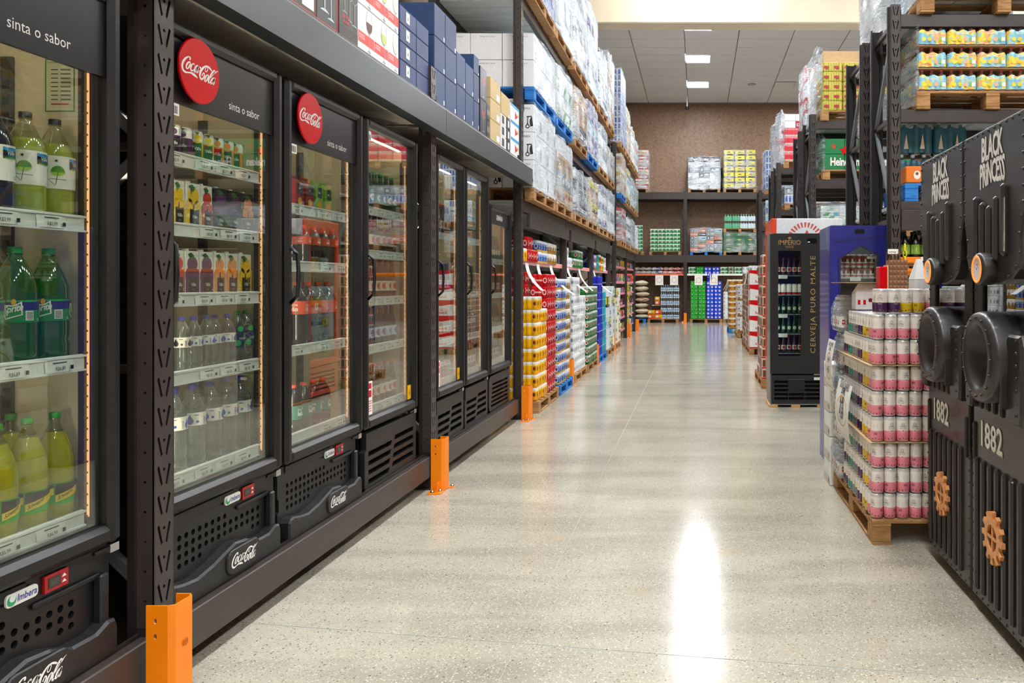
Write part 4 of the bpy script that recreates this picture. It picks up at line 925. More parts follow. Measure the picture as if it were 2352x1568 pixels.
def defpack(key, nx, ny, p, h, bands, top, art=None, **kw): PK[key] = (pack_mesh(key, nx, ny, p, h, [(z, mt(c, .3, 0, .05, scale=60) if isinstance(c, str) else c) for z, c in bands], mt(top, .35) if isinstance(top, str) else top, art, **kw), nx*p, ny*p, h)
defpack('yellow_pack', 3, 4, .0655, .139, [(.18, '#e9a400'), (.72, '#f5b500'), (.86, '#f8d67a'), (1, '#f1efe6')], '#f4f2ea', art_emblem(.0655, '#d99a12', '#7a1c16'))
defpack('red_pack', 3, 4, .0655, .136, [(.3, '#a80c12'), (1, '#cf141a')], '#c8c8c8', art_emblem(.0655, '#e8c8c0', '#b01018', None, 'BRAHMA', '#f4ece0'))
defpack('blue_white_pack', 3, 4, .0655, .131, [(.15, '#d9b24a'), (.6, '#3b62b5'), (.8, '#7f9fd6'), (1, '#e4eaf4')], '#e6e8ec', art_emblem(.0655, '#dfe6f2', '#2b4ea0'))
defpack('gold_white_pack', 3, 4, .0655, .131, [(.35, '#a0772a'), (.6, '#d8cfb8'), (1, '#f0ede4')], '#e8e4d8', art_emblem(.0655, '#8a5a1c'))
defpack('white_pack', 3, 4, .0655, .134, [(1, '#eceef0')], '#f2f3f4', art_emblem(.0655, '#b8bcc0', '#7c8288'))
defpack('green_pack', 3, 4, .0655, .134, [(.3, '#1c6b33'), (.8, '#2c8a45'), (1, '#cfd6cf')], '#c9cfc9', art_emblem(.0655, '#e9efe6', '#c8102e', '#c81020'))
defpack('slim_blue_pack', 3, 4, .0655, .275, [(.5, '#1a22a0'), (.53, '#cfd6ea'), (1, '#1c2ab2')], '#2c3ac0')
defpack('slim_teal_pack', 3, 4, .0655, .275, [(.5, '#1590a8'), (.53, '#cfe6ea'), (1, '#17a0b2')], '#2cb0c0')
defpack('pepsi_pack', 4, 3, .0655, .13, [(.12, '#1540c8'), (1, '#1450e0')], '#9ab0d8', lambda W_, h: [(poly(circ(W_*(.25+.5*i), h*.5, h*.27, 12)), mt('#e8eef8', .4), .0015) for i in range(2)]+[(poly(circ(W_*(.25+.5*i), h*.6, h*.12, 10)), mt('#d8202c', .4), .002) for i in range(2)])
defpack('lime_pack', 4, 3, .0655, .13, [(.12, '#169a22'), (1, '#1fb52c')], '#a8d8a8', lambda W_, h: [(poly(circ(W_*(.25+.5*i), h*.5, h*.27, 12)), mt('#0c4f1c', .4), .0015) for i in range(2)]+[(poly(circ(W_*(.25+.5*i), h*.5, h*.15, 10)), mt('#c8e8d0', .4), .002) for i in range(2)])
defpack('soda_can_pack', 4, 3, .0655, .13, [(.72, '#1a8a4c'), (1, '#d0e0d4')], '#c8d0c8', art_emblem(.0655, '#dfe9df', '#e0241c'))
defpack('gold_can_pack', 3, 4, .0655, .15, [(.7, '#c08a22'), (1, '#e8e2d0')], '#d8d2c0', art_emblem(.0655, '#8a3c14'))
defpack('olive_can_pack', 4, 3, .066, .125, [(.1, '#b0a63c'), (1, '#c2b64e')], '#c8c8b0', lambda W_, h: [(poly(rrect(W_*(.06+.5*i), W_*(.06+.5*i)+W_*.26, h*.3, h*.6, h*.1)), mt('#a8202c', .4), .0015) for i in range(2)])
defpack('rose_pack', 4, 3, .066, .15, [(.15, '#d8c8c4'), (.8, '#d83a48'), (1, '#e88a90')], '#e4b8b8', None)
def pallet_parts(w_, d, blue=False, joined=False):
    """w_ along x, d along y"""
    m1 = WOODB if blue else WOOD; key = ('pal', w_, d, blue)
    if key not in _PK:
        bw = .10; dk = MB().bbox(0, w_, 0, bw, 0, .018, m1, .002).mesh('deck_board'); st = MB().bbox(0, bw, 0, d, 0, .018, m1, .002).mesh('stringer_board')
        bl = MB().bbox(0, bw, 0, .12, 0, .078, m1, .004).mesh('block'); bo = MB().bbox(0, bw, 0, d, 0, .016, m1, .002).mesh('bottom_board')
        nb = max(4, int(d/.17)); P_ = []
        for k in range(nb): P_.append(('deck_board', dk, (0, (d-bw)*k/(nb-1), .112)))
        for i in range(3):
            x = (w_-bw)*i/2; P_.append(('stringer_board', st, (x, 0, .0945))); P_.append(('bottom_board', bo, (x, 0, 0)))
            for j in range(3): P_.append(('block', bl, (x, (d-.12)*j/2, .0162)))
        jb = MB()
        for nm, me, lo in P_: jb.add([tuple(Vector(v.co)+Vector(lo)) for v in me.vertices], [tuple(p.vertices) for p in me.polygons], m1)
        _PK[key] = (P_, jb.mesh('boards'))
    return _PK[key]
def pallet(label, x0, y0, z, w_, d, blue=False, joined=False, group=None):
    t = thing('pallet', label, 'pallet', (x0, y0, z), group=group); P_, j = pallet_parts(round(w_, 2), round(d, 2), blue)
    if joined: ob('boards', j, t)
    else: spawn(P_, t)
    return t
def stack(desc, key, x0, y0, z0, nx, ny, nz, group, faces='lf', dx=0, dy=0, nm='beer_can_pack', cat='can pack', jit=.006, where='', gap=.002, full_top=True):
    """packs stacked as they stand on a pallet; only those at the seen sides and the top layer"""
    me, w_, d, h = PK[key]; cnt = 0
    for k in range(nz):
        for i in range(nx):
            for j in range(ny):
                seen = (k == nz-1 and full_top) or ('l' in faces and i == 0) or ('r' in faces and i == nx-1) or ('f' in faces and j == 0)
                if not seen: continue
                col = ('' if ny == 1 else f', {ORD[j]} row back')+('' if nx == 1 else f', {ORD[i]} from left')
                lab = f'{desc}{where}, {ORD[k]} layer up{col}'
                o = thing if False else None
                q = ob(nm, me, None, (x0+i*(w_+gap)+rnd.uniform(-jit, jit), y0+j*(d+gap)+rnd.uniform(-jit, jit)*.3, z0+k*h)); tag(q, lab, cat, group); cnt += 1
    return cnt
def box_mesh(key, w_, d, h, base, art=None, seam=True):
    k = ('box', key, round(w_, 3), round(d, 3), round(h, 3))
    if k in _PK: return _PK[k]
    b = MB(); b.bbox(0, w_, 0, d, 0, h, base, .004)
    if seam: b.box(0.004, w_-.004, d/2-.02, d/2+.02, h, h+.0008, mt('#cdb88e', .3)); 
    if art:
        for fn, W_ in ((lambda u, v, l: (u, -l, v), w_), (lambda u, v, l: (w_+l, u, v), d), (lambda u, v, l: (-l, d-u, v), d)):
            for sh, m_, lf in art(W_, h): b.shape(sh, m_, lambda u, v, lf=lf, fn=fn: fn(u, v, lf))
    _PK[k] = b.mesh('box'); return _PK[k]
def a_stripe(c1, c2=None): 
    return lambda W_, h: [(poly(rect(W_*.08, W_*.92, h*.3, h*.62)), mt(c1, .45), .001)]+([(poly(rect(W_*.12, W_*.5, h*.38, h*.54)), mt(c2, .45), .0016)] if c2 else [])
def a_panel(c1, c2): 
    return lambda W_, h: [(poly(rect(W_*.06, W_*.48, h*.12, h*.85)), mt(c1, .45), .001), (poly(circ(W_*.27, h*.5, h*.22, 12)), mt(c2, .45), .0016), (poly(rect(W_*.58, W_*.92, h*.55, h*.8)), mt(c2, .45), .001)]
def a_wine(txt): 
    def f(W_, h):
        K = [(text(txt, h*.07, .0, .8, .9), INK, .001)]; vs, fs = K[0][0]; K[0] = (([(u+W_*.66, v+h*.82) for u, v in vs], fs), INK, .001); s_ = lambda x: W_*(.66+x*.55)
        K.append((ribbon([(s_(.2), h*.55, .012), (s_(.5), h*.56, .012)]), INK, .001)); K.append((ribbon([(s_(.28), h*.55, .01), (s_(.26), h*.35, .01), (s_(.26), h*.22, .02)]), INK, .0012)); K.append((poly(circ(s_(.26), h*.2, h*.08, 12)), INK, .0012)); K.append((poly(circ(s_(.26), h*.2, h*.045, 10)), CARDW, .0018)); K.append((ribbon([(s_(.5), h*.54, .01), (s_(.46), h*.4, .03), (s_(.5), h*.2, .03)]), INK, .0012))
        return K
    return f
KINDS = {
 'white_wine': (CARDW, a_wine('MURÇA')), 'white_plain': (CARDW, lambda W_, h: [((lambda t: ([(u+W_*.3, v+h*.85) for u, v in t[0]], t[1]))(text('WINE OF CHILE', h*.045, .004, 1, 1.3)), INK, .001)]), 'card': (CARD, a_panel('#a8835a', '#8c2e22')), 'card2': (mt('#b98e5e', .7, 0, .06), a_stripe('#e9e2d2', '#a83428')),
 'purple': (mt('#d8c8e0', .5), lambda W_, h: [(poly(rect(0, W_*.6, h*.25, h*.9)), mt('#5a1f98', .4), .001), (poly(rect(W_*.62, W_, 0, h*.5)), mt('#3a9a5c', .4), .001)]), 'blue_cans': (mt('#dfe6f0', .4), lambda W_, h: [(poly(rect(W_*(.04+.25*i), W_*(.2+.25*i), h*.1, h*.9)), mt('#2c5cb8', .4), .001) for i in range(4)]), 'green_leaf': (mt('#dfe8dc', .5), lambda W_, h: [(poly([(W_*.1, 0), (W_*.4, 0), (W_*.8, h), (W_*.5, h)]), mt('#2c9440', .4), .001), (poly(rect(W_*.7, W_*.95, 0, h*.4)), mt('#5ab0d0', .4), .001)]),
 'black': (mt('#26262a', .4), a_stripe('#d8d8d8', '#2a2a2a')), 'yellow': (mt('#2c3038', .5), lambda W_, h: [(poly(rect(W_*.05, W_*.95, h*.28, h*.97)), mt('#f2dc28', .4), .001), (poly(rect(W_*.36, W_*.64, h*.5, h*.68)), mt('#3a3d44', .4), .0016), (poly(rect(W_*.1, W_*.3, h*.06, h*.2)), PAPER, .0016)]),
 'red': (mt('#b8202c', .4), a_stripe('#f0e8e0', '#8a1620')), 'greenbox': (mt('#0f7a3f', .45), lambda W_, h: [(poly(star(W_*.5, h*.5, h*.2)), mt('#d02028', .4), .001)]), 'cream': (mt('#e4dcc6', .5), a_stripe('#c8a04a', '#7a4a20')), 'grey': (mt('#9aa0a6', .5), a_panel('#5c646c', '#d8dce0')), 'orangebox': (mt('#e86a20', .45), a_stripe('#f4e8dc', '#c84010')),
 'aqua': (mt('#cfe4ea', .4), a_stripe('#2a8ab0', '#e0f0f4')), 'brownbag': (mt('#d8cbb0', .6), a_panel('#9c4a2c', '#e8dcc4')), 'darkgreen': (mt('#1a6a38', .4), lambda W_, h: [(poly(rect(W_*.3, W_*.6, h*.4, h*.6)), mt('#d8cc30', .4), .001)])}
def film_shell(x0, x1, y0, y1, z0, z1, m, amp=.02, seed=0, openf=False):
    """crinkled stretch film around a load, slack at the bottom hem"""
    r_ = random.Random(seed); b = MB(); NU = 6; NZ = max(4, int((z1-z0)/.16)); ring = []
    for i in range(NU): ring.append((x0+(x1-x0)*i/NU, y0, 0, -1))
    for i in range(NU): ring.append((x1, y0+(y1-y0)*i/NU, 1, 0))
    for i in range(NU): ring.append((x1-(x1-x0)*i/NU, y1, 0, 1))
    for i in range(NU): ring.append((x0, y1-(y1-y0)*i/NU, -1, 0))
    n = len(ring); V = []; Fc = []
    for j in range(NZ+1):
        z = z0+(z1-z0)*j/NZ
        for i, (x, y, nx, ny) in enumerate(ring):
            d = .006+r_.uniform(0, amp)*(1.6 if j == 0 else 1); c = 1 if i % NU else .3
            V.append((x+nx*d*c+(.0), y+ny*d*c, z+r_.uniform(-.03, .03)*(1 if j in (0, NZ) else .3)))
    for j in range(NZ):
        for i in range(NU if openf else 0, n): Fc.append((j*n+i, j*n+(i+1) % n, (j+1)*n+(i+1) % n, (j+1)*n+i))
    b.add(V, Fc, m, True)
    # crumpled top sheet
    xc, yc = (x0+x1)/2, (y0+y1)/2; T0 = len(V)-n
    inner = [(xc+(p[0]-xc)*.55, yc+(p[1]-yc)*.55, z1+.01+r_.uniform(0, amp*2.2)) for p in ring]
    b.add([V[T0+i] for i in range(n)]+inner+[(xc, yc, z1+.02)], [(i, (i+1) % n, n+(i+1) % n, n+i) for i in range(n)]+[(n+i, n+(i+1) % n, 2*n) for i in range(n)], m, True)
    return b.mesh('stretch_film')
def load(label, x0, y0, z0, w_, d, h, nx, ny, nz, kinds, film=None, side='r', group=None, taper=0.0, pal=True, blue=False, cat='wrapped goods', name='wrapped_load', pallab=None, amp=.02, joined=False, tag_=None, openf=False):
    """boxes stacked on a pallet, wrapped in film: boxes are parts of the load"""
    if pal: pallet(pallab or f'{"blue" if blue else "wooden"} pallet under the {label}'[:200], x0, y0, z0, w_, d, blue, joined); z0 += .132
    t = thing(name, label, cat, (x0, y0, z0), group=group)
    bw, bd, bh = w_/nx, d/ny, h/nz
    for k in range(nz):
        kd = kinds[k % len(kinds)] if not isinstance(kinds, dict) else None
        for i in range(nx):
            for j in range(ny):
                seen = k == nz-1 or j == 0 or (side == 'r' and i == nx-1) or (side == 'l' and i == 0)
                if not seen: continue
                if taper and k == nz-1 and rnd.random() < taper: continue
                q = kd if isinstance(kd, str) else kd[(i*3+j*5+k) % len(kd)]
                base, art = KINDS[q]; me = box_mesh(q, bw-.006, bd-.006, bh-.004, base, art, False)
                ob('box', me, t, (i*bw+.003+rnd.uniform(-.002, .002), j*bd+.003, k*bh))
    if film: ob('stretch_film', film_shell(0, w_, 0, d, -.03, h-(bh if taper > .6 else 0)*0, film, amp, hash(label) % 999 if False else sum(map(ord, label)) % 997, openf), t)
    return t
# ---------------------------------------------------------------- tall left rack: loads on three levels, two to a bay
bays = [(8.22, 9.46), (9.53, 10.77), (10.95, 12.2), (12.26, 13.5), (13.68, 14.93), (14.99, 16.2)]
L1 = [([('white_wine')], 3, 3, 3, .87, 0, 'tall load of white wine boxes with corkscrew drawings'), ([('card'), ('grey'), ('card'), ('white_plain')], 3, 3, 4, .80, 0, 'mixed load of brown and grey boxes'), (['black', 'grey'], 2, 3, 4, .62, 0, 'low load of dark boxes under loose film'),
      ([('card2'), ('yellow')], 3, 3, 4, .66, 0, 'load with a yellow layer and brown cartons'), ([('purple'), ('white_plain')], 3, 3, 5, .72, 0, 'load of white cartons with purple prints'), (['white_plain', 'grey'], 3, 3, 4, .78, 0, 'load of plain white cartons')]
L2 = [(['white_plain'], 3, 3, 2, .56, 1, 'load of large plain white wine cartons'), (['green_leaf', 'white_plain'], 3, 3, 4, .62, 1, 'load of white cartons with green prints'), (['black', 'card', 'card2'], 3, 3, 3, .70, 0, 'load of brown boxes over black ones'),
      (['purple', 'purple', 'aqua'], 3, 3, 5, .82, 1, 'load of purple and white cartons'), (['white_plain', 'grey'], 3, 3, 4, .75, 0, 'load of pale cartons, wrapped to the top'), (['grey', 'brownbag'], 3, 3, 4, .52, 0, 'low load of grey and cream cartons')]
L3 = [(['blue_cans', 'white_plain'], 3, 3, 5, 1.15, 0, 'high load with blue stripes'), (['white_plain'], 3, 3, 5, 1.20, 0, 'high load of plain white goods'), (['grey', 'white_plain'], 3, 3, 6, 1.25, 0, 'high load of grey printed cartons'),
      (['aqua', 'purple', 'white_plain'], 3, 3, 6, 1.30, 0, 'high load of pale blue cartons'), (['black', 'aqua'], 3, 3, 5, 1.00, 0, 'high load with a black corner board'), (['card', 'cream', 'white_plain'], 3, 3, 6, 1.32, 0, 'high load topped by a cardboard box')]
lv = [('lowest level', 2.252, L1, FILM), ('middle level', 3.302, L2, FILM), ('top level', 4.352, L3, FILMD)]
for nm, z, LL, fm in lv:
    for k, ((ya, yb), (kd, nx, ny, nz, h, blue, desc)) in enumerate(zip(bays, LL)):
        load(f'{desc}, {nm} of the tall left rack', -2.70, ya, z, 1.0, yb-ya, h, nx, ny, nz, kd, FILML if (nm, k) in (('lowest level', 0), ('middle level', 0)) else fm, 'r', 'wrapped loads on the tall left rack', blue=bool(blue), pallab=f'{"blue" if blue else "wooden"} pallet, {nm} of the tall left rack, {ORD[k]} from the near end', joined=ya > 12, amp=.025, openf=(k == 0 and z < 4))
# third rack section and beyond
bays2 = [(17.6, 18.75), (18.82, 20.0), (20.25, 21.45), (21.5, 22.7)]
M1 = [(['red', 'red', 'grey'], 4, .72, 'load with a red top layer'), (['black', 'white_plain'], 4, .62, 'load of black and white goods'), (['grey'], 4, .66, 'load of grey wrapped goods'), (['white_plain'], 4, .6, 'load of white wrapped goods')]
M2 = [(['card', 'cream'], 3, .86, 'load of tall brown cartons'), (['yellow', 'white_plain', 'aqua'], 4, .74, 'load with yellow boxes on top'), (['aqua', 'grey'], 4, .70, 'load of pale blue goods'), (['darkgreen', 'grey'], 4, .6, 'load of dark green goods')]
M3 = [(['blue_cans'], 12, 1.62, 'tall load of blue striped packs'), (['card', 'cream', 'cream'], 6, 1.05, 'load of brown cartons beside the blue packs'), (['white_plain', 'cream'], 6, .85, 'load of cream sacks'), (['aqua', 'red'], 5, .75, 'load of pale goods at the far end')]
for nm, z, LL, pf in (('lowest level', 2.222, M1, 0), ('middle level', 3.282, M2, 0), ('top level', 4.422, M3, 0)):
    for k, ((ya, yb), (kd, nz, h, desc)) in enumerate(zip(bays2, LL)):
        load(f'{desc}, {nm} of the far left rack', -2.68, ya, z, .98, yb-ya, h, 3, 3, nz, kd, FILML if kd == ['blue_cans'] else FILM, 'r', 'wrapped loads on the far left rack', pallab=f'pallet on the {nm} of the far left rack, {ORD[k]} from its near end', joined=True, blue=(nm == 'middle level' and k == 0))
# ---------------------------------------------------------------- floor stacks under the tall left rack
def lpal(lab, y0, d, blue=False, joined=False): return pallet(lab, -2.66, y0, 0, .97, d, blue, joined)
lpal('wooden pallet under the yellow and red can packs, left of the aisle', 8.42, 1.22)
yp = 'yellow and white beer can pack'
stack(yp, 'yellow_pack', -1.70-.4*2-.004-.197*0-.197*0, 8.44, .132, 4, 1, 8, 'yellow can packs', 'fl', where='', jit=.004)
stack('yellow beer can pack behind the front row', 'yellow_pack', -1.70-.2, 8.44+.265, .132, 1, 1, 7, 'yellow can packs', 'r')
stack('red beer can pack', 'red_pack', -1.70-.2, 8.98, .132, 1, 2, 10, 'red can packs', 'rl', jit=.004)
stack('red beer can pack above the yellow ones', 'red_pack', -1.70-.6, 8.72, .132+8*.139+.0, 2, 1, 2, 'red can packs', 'rlf', jit=.004)
lpal('blue pallet under the blue and white can packs, left of the aisle', 9.72, 1.05, True)
stack('blue and white can pack', 'blue_white_pack', -1.90, 9.74, .132, 1, 2, 10, 'blue and white can packs', 'r', jit=.004)
stack('gold and white can pack beside the blue ones', 'gold_white_pack', -1.90, 10.30, .132, 1, 1, 10, 'gold and white can packs', 'r', jit=.008)
for k in range(3): pass
lpal('wooden pallet under the white can packs', 10.93, 1.2)
stack('white can pack', 'white_pack', -1.90, 10.95, .132, 1, 4, 8, 'white can packs', 'r', jit=.01)
stack('white can pack on top of the white stack', 'white_pack', -1.90, 10.95, .132+8*.134, 1, 2, 2, 'white can packs', 'r', jit=.01)
lpal('wooden pallet under the green can packs', 12.22, 1.22)
stack('green can pack with a red star', 'green_pack', -1.88, 12.24, .132, 1, 4, 9, 'green can packs', 'r', jit=.006)
lpal('blue pallet under the slim dark blue and teal packs', 13.62, 1.1, True)
stack('tall dark blue pack', 'slim_blue_pack', -1.90, 13.66, .132, 1, 2, 5, 'tall blue packs', 'r'); stack('tall teal pack', 'slim_teal_pack', -1.90, 14.2, .132, 1, 2, 4, 'tall teal packs', 'r')
load('stack of white and yellow cartons at floor level, left side', -2.66, 14.9, 0, .97, 1.2, 1.20, 3, 4, 6, [['white_plain', 'yellow', 'aqua'], ['aqua', 'white_plain']], None, 'r', pallab='wooden pallet under the white and yellow cartons', name='carton_stack', joined=True)
load('stack of cream and white cartons before the grocery shelves', -2.66, 16.36, 0, .97, .95, 1.15, 3, 3, 6, [['cream', 'white_plain'], ['white_plain', 'cream', 'yellow']], None, 'r', pallab='wooden pallet before the grocery shelves', name='carton_stack', joined=True)
# shelf with the reserve packs (z 1.62) above the floor stacks
def row(items, z, z2=None):
    for key, x, y, nz, desc in items:
        me, w_, d, h = PK[key]
        for k in range(nz): tag(ob('can_pack', me, None, (x, y, z+k*h+.001)), f'{desc}, {"lower" if k == 0 and nz > 1 else ("upper" if nz > 1 else "single")} one, on the pink-edged shelf', 'can pack', 'packs on the pink-edged shelf')
row([('yellow_pack', -2.02, 8.22, 1, 'yellow can pack next to the near upright'), ('red_pack', -2.02, 8.50, 2, 'red can pack'), ('slim_blue_pack', -2.22, 8.30, 1, 'dark blue pack behind the yellow one'), ('red_pack', -2.02, 8.78, 1, 'red can pack, second along'), ('blue_white_pack', -2.02, 9.08, 2, 'blue and white can pack'), ('blue_white_pack', -2.02, 9.37, 2, 'blue and white can pack, second along'), ('gold_white_pack', -2.02, 9.67, 2, 'gold and white can pack'), ('gold_white_pack', -2.02, 9.98, 2, 'gold and white can pack, second along'),
     ('white_pack', -2.02, 10.95, 2, 'white can pack'), ('white_pack', -2.02, 11.25, 1, 'white can pack, second along'), ('green_pack', -2.02, 11.7, 1, 'green can pack'), ('green_pack', -2.02, 12.0, 2, 'green can pack, second along'), ('green_pack', -2.02, 12.35, 2, 'green can pack, third along'),
     ('slim_blue_pack', -2.02, 13.68, 1, 'dark blue tall pack'), ('gold_white_pack', -2.02, 14.0, 2, 'gold and white can pack, third along'), ('slim_teal_pack', -2.02, 14.35, 1, 'teal tall pack'), ('gold_can_pack', -2.02, 14.7, 2, 'golden can pack'), ('yellow_pack', -2.02, 15.1, 2, 'yellow can pack far along the shelf'), ('white_pack', -2.02, 15.5, 2, 'white can pack far along the shelf')], 1.62)
# hanging price signs
def sign(label, x, y, z, w_, h, curl=.08, rz=RP, tilt=0.0, txt=()):
    b = MB(); n = 8; V = []; 
    for i in range(n+1):
        t = i/n; V += [(-w_/2, -curl*t*t, -h*t), (w_/2, -curl*t*t, -h*t)]
    b.add(V, [(2*i, 2*i+2, 2*i+3, 2*i+1) for i in range(n)], PAPER, True)
    fn = lambda u, v: (u, -curl*((-v)/h)**2-.0015, v)
    for k, s_ in enumerate(txt): b.shape(text(s_, w_*.17, .012, .7, 1, 'C'), INK, lambda u, v: fn(u, v-h*(.22+.28*k)))
    b.shape(ribbon([(w_*.3*cos(t*pi/8), -h*.5+w_*.3*sin(t*pi/8), w_*.04) for t in range(16)], True), mt('#c88a3c', .5), lambda u, v: fn(u, v))
    return tag(ob('price_sign', b, None, (x, y, z), rz+tilt), label, 'sign', 'white price signs')
for y, z, w_, h, c, lb in ((8.55, 1.60, .16, .30, .10, 'curled white price sign over the red can packs, nearest'), (9.15, 1.60, .16, .28, .06, 'curled white price sign over the red can packs, second'), (9.95, 1.60, .18, .36, .22, 'curled white price sign over the blue can packs'), (11.25, 1.60, .18, .34, .2, 'curled white price sign over the white can packs'), (12.35, 1.60, .18, .34, .14, 'curled white price sign over the green can packs'), (14.1, 1.60, .18, .40, .25, 'curled white price sign over the dark blue packs')):
    sign(lb, -1.846, y, z+.01, w_, h, c+.07)
# grocery shelves
cols = ['#d42a1c', '#f0b400', '#2c8a3c', '#1c5cb8', '#f2efe6', '#8a1c5c', '#e87a1c', '#7a4a20', '#2a2a30', '#d8d0b8']
gm = []
for c in cols:
    b = MB(); b.bbox(0, .10, 0, .09, 0, .17, mt(c, .4, 0, .1, scale=30), .006); b.shape(poly(rect(.0, .09, .04, .10)), mt(rnd.choice(cols), .4), lambda u, v: (.1008, u, v)); b.shape(poly(circ(.045, .13, .02, 10)), mt(rnd.choice(cols), .4), lambda u, v: (.1008, u, v)); gm.append(b.mesh('grocery_packet'))
cn = ['red', 'yellow', 'green', 'blue', 'white', 'plum', 'orange', 'brown', 'black', 'cream']
for k in range(2):
    for si, z in enumerate(SHB):
        y = 17.55+2.7*k; run = 0; ci = rnd.randrange(10)
        m_ = 0
        while y < 17.51+2.7*k+2.46:
            if run == 0: ci = (ci+rnd.randrange(1, 9)) % 10; run = rnd.randrange(2, 5)
            run -= 1; o = ob('grocery_packet', gm[ci], None, (-1.97+rnd.uniform(-.02, .02), y, z+.0205)); o.scale = (1, 1, [1, 1.1, .8, .95, .9, .9][si])
            m_ += 1; nth = ORD[m_-1] if m_ <= 16 else ["seventeenth", "eighteenth", "nineteenth", "twentieth", "twenty-first", "twenty-second", "twenty-third"][m_-17]; tag(o, f'{cn[ci]} packet, {nth} from the near end, {["top", "second", "third", "fourth", "fifth", "bottom"][si]} grocery shelf, {"near" if k == 0 else "far"} bay', 'packet', 'grocery packets')
            y += .115
# yellow chain on the grocery rack post
def chain(label, x, y, z0, z1, ax=(0, 1), s=1.0):
    t = thing('plastic_chain', label, 'chain', (x, y, 0)); n = int((z1-z0)/(.05*s)); P_ = []
    for k in range(2):
        pts = [((.014*cos(a)*s if k == 0 else 0), (.014*cos(a)*s if k else 0), .03*s*sin(a)) for a in [2*pi*i/10 for i in range(10)]]
        b = MB(); b.tube(pts+[pts[0], pts[1]], .0055*s, mt('#f4e200', .4), 6); P_.append(b.mesh('link'))
    for i in range(n): ob('link', P_[i % 2], t, (0, 0, z0+i*.05*s))
    return t
chain('yellow plastic chain on the middle post of the far left rack', -1.76, 20.05, .3, 1.5, s=1.5)
# ================================================================ BOXES ON THE LOW RACK'S TOP SHELF
ZS = 2.652
def wineglass(cx, z, h, fill=None, fc='#5c1420', line='#9aa4aa', back=None):
    o = []; r = h*.17
    bowl = [(-r*.62, h), (-r*.95, h*.82), (-r, h*.68), (-r*.8, h*.54), (-r*.25, h*.46), (r*.25, h*.46), (r*.8, h*.54), (r, h*.68), (r*.95, h*.82), (r*.62, h)]
    o.append((ribbon([(cx+x, z+v, h*.018) for x, v in bowl], False, 2), mt(line, .4), .0012))
    if fill:
        w_ = [(-r*.97, h*.72), (-r, h*.66), (-r*.78, h*.55), (-r*.25, h*.475), (r*.25, h*.475), (r*.78, h*.55), (r, h*.66), (r*.97, h*.72)]
        o.append((poly([(cx+x, z+v) for x, v in w_]), mt(fc, .4), .0015))
    o.append((poly(rect(cx-h*.012, cx+h*.012, z+.01*h, z+h*.46)), mt(line, .4), .0018)); o.append((poly([(cx-r*.8, z), (cx+r*.8, z), (cx+r*.3, z+h*.035), (cx-r*.3, z+h*.035)]), mt(line, .4), .0012))
    return o
def tx(s_, cx, z, h, m_, lf=.002, sx=.8, al='C', bold=.015): 
    vs, fs = text(s_, h, bold, sx, 1, al); return (([(u+cx, v+z) for u, v in vs], fs), m_, lf)
def sbox(label, y0, y1, z, h, base, art=None, d=.34, x=-1.815, grp=None, nm='storage_box', tape=False):
    """box on the shelf; printed face looks at the aisle (+x)"""
    W_ = y1-y0-.004; b = MB(); b.bbox(0, W_, 0, d, 0, h-.002, base, .003)
    if art:
        for sh, m_, lf in art(W_, h): b.shape(sh, m_, lambda u, v, lf=lf: (u, -lf, v))
    if tape: b.box(W_*.42, W_*.58, 0, d, h-.002, h-.001, mt('#b8935c', .3))
    o = ob(nm, b, None, (x, y0+.002, z), RP); return tag(o, label, 'box', grp)
blk = mt('#2b3236', .35, 0, .08); wht = mt('#f2f2f0', .4); nvy = mt('#2a3f70', .5, 0, .07, scale=14); nvb = mt('#26436f', .5, 0, .1, scale=9); tan = mt('#cdb382', .65, 0, .05)
pad = lambda c: mt(c, .4)
sbox('black glassware box with red edge and white label, near end of top shelf', 3.46, 3.76, ZS, .36, blk, lambda W_, h: [(poly(rect(0, W_, 0, .006)), RED, .0006), (poly(rect(W_-.006, W_, 0, h)), RED, .0007), (poly(rect(W_*.55, W_*.93, .02, .13)), PAPER, .001)]+wineglass(W_*.3, .03, .3, line='#c8d4d8'))
sbox('grey black glassware box with two empty glasses and a red edge', 3.764, 3.99, ZS, .36, blk, lambda W_, h: [(poly(rect(0, W_, 0, .006)), RED, .0006), (poly(rect(W_-.008, W_, 0, h)), RED, .0007)]+wineglass(W_*.36, .06, .36, line='#c8dce0')+wineglass(W_*.66, .035, .3, line='#c8dce0')+[tx('WINE', W_*.6, .2, .03, pad('#c8dce0')), tx('COLLECTION', W_*.45, .16, .014, pad('#c8dce0'))])
sbox('dark glassware box with three glasses of red wine', 4.0, 4.222, ZS, .36, mt('#33363a', .35, 0, .1), lambda W_, h: wineglass(W_*.28, .13, .22, True, '#5c1420', '#9aa4aa')+wineglass(W_*.55, .10, .24, True, '#5c1420')+wineglass(W_*.82, .09, .26, False)+[tx('RED WINE', W_*.36, .10, .017, pad('#d8302a')), tx('GLASSES', W_*.36, .075, .017, pad('#d8302a')), (poly(rect(0, W_, 0, .06)), mt('#2c2624', .4), .0005)])
def a_glass(fc, fill=True):
    return lambda W_, h: [(poly(rect(0, W_, h*.16, h*.40)), mt('#e23a30', .4), .0006), (poly(rect(W_*.7, W_*.72, 0, .02)), INK, .001)]+wineglass(W_*.68, h*.04, h*.92, fill, fc)+[tx('RED WINE GLASS', W_*.06, h*.31, h*.04, PAPER, .0012, .6, 'L'), tx('ROTWEINGLÄSER', W_*.06, h*.25, h*.04, PAPER, .0012, .6, 'L')]
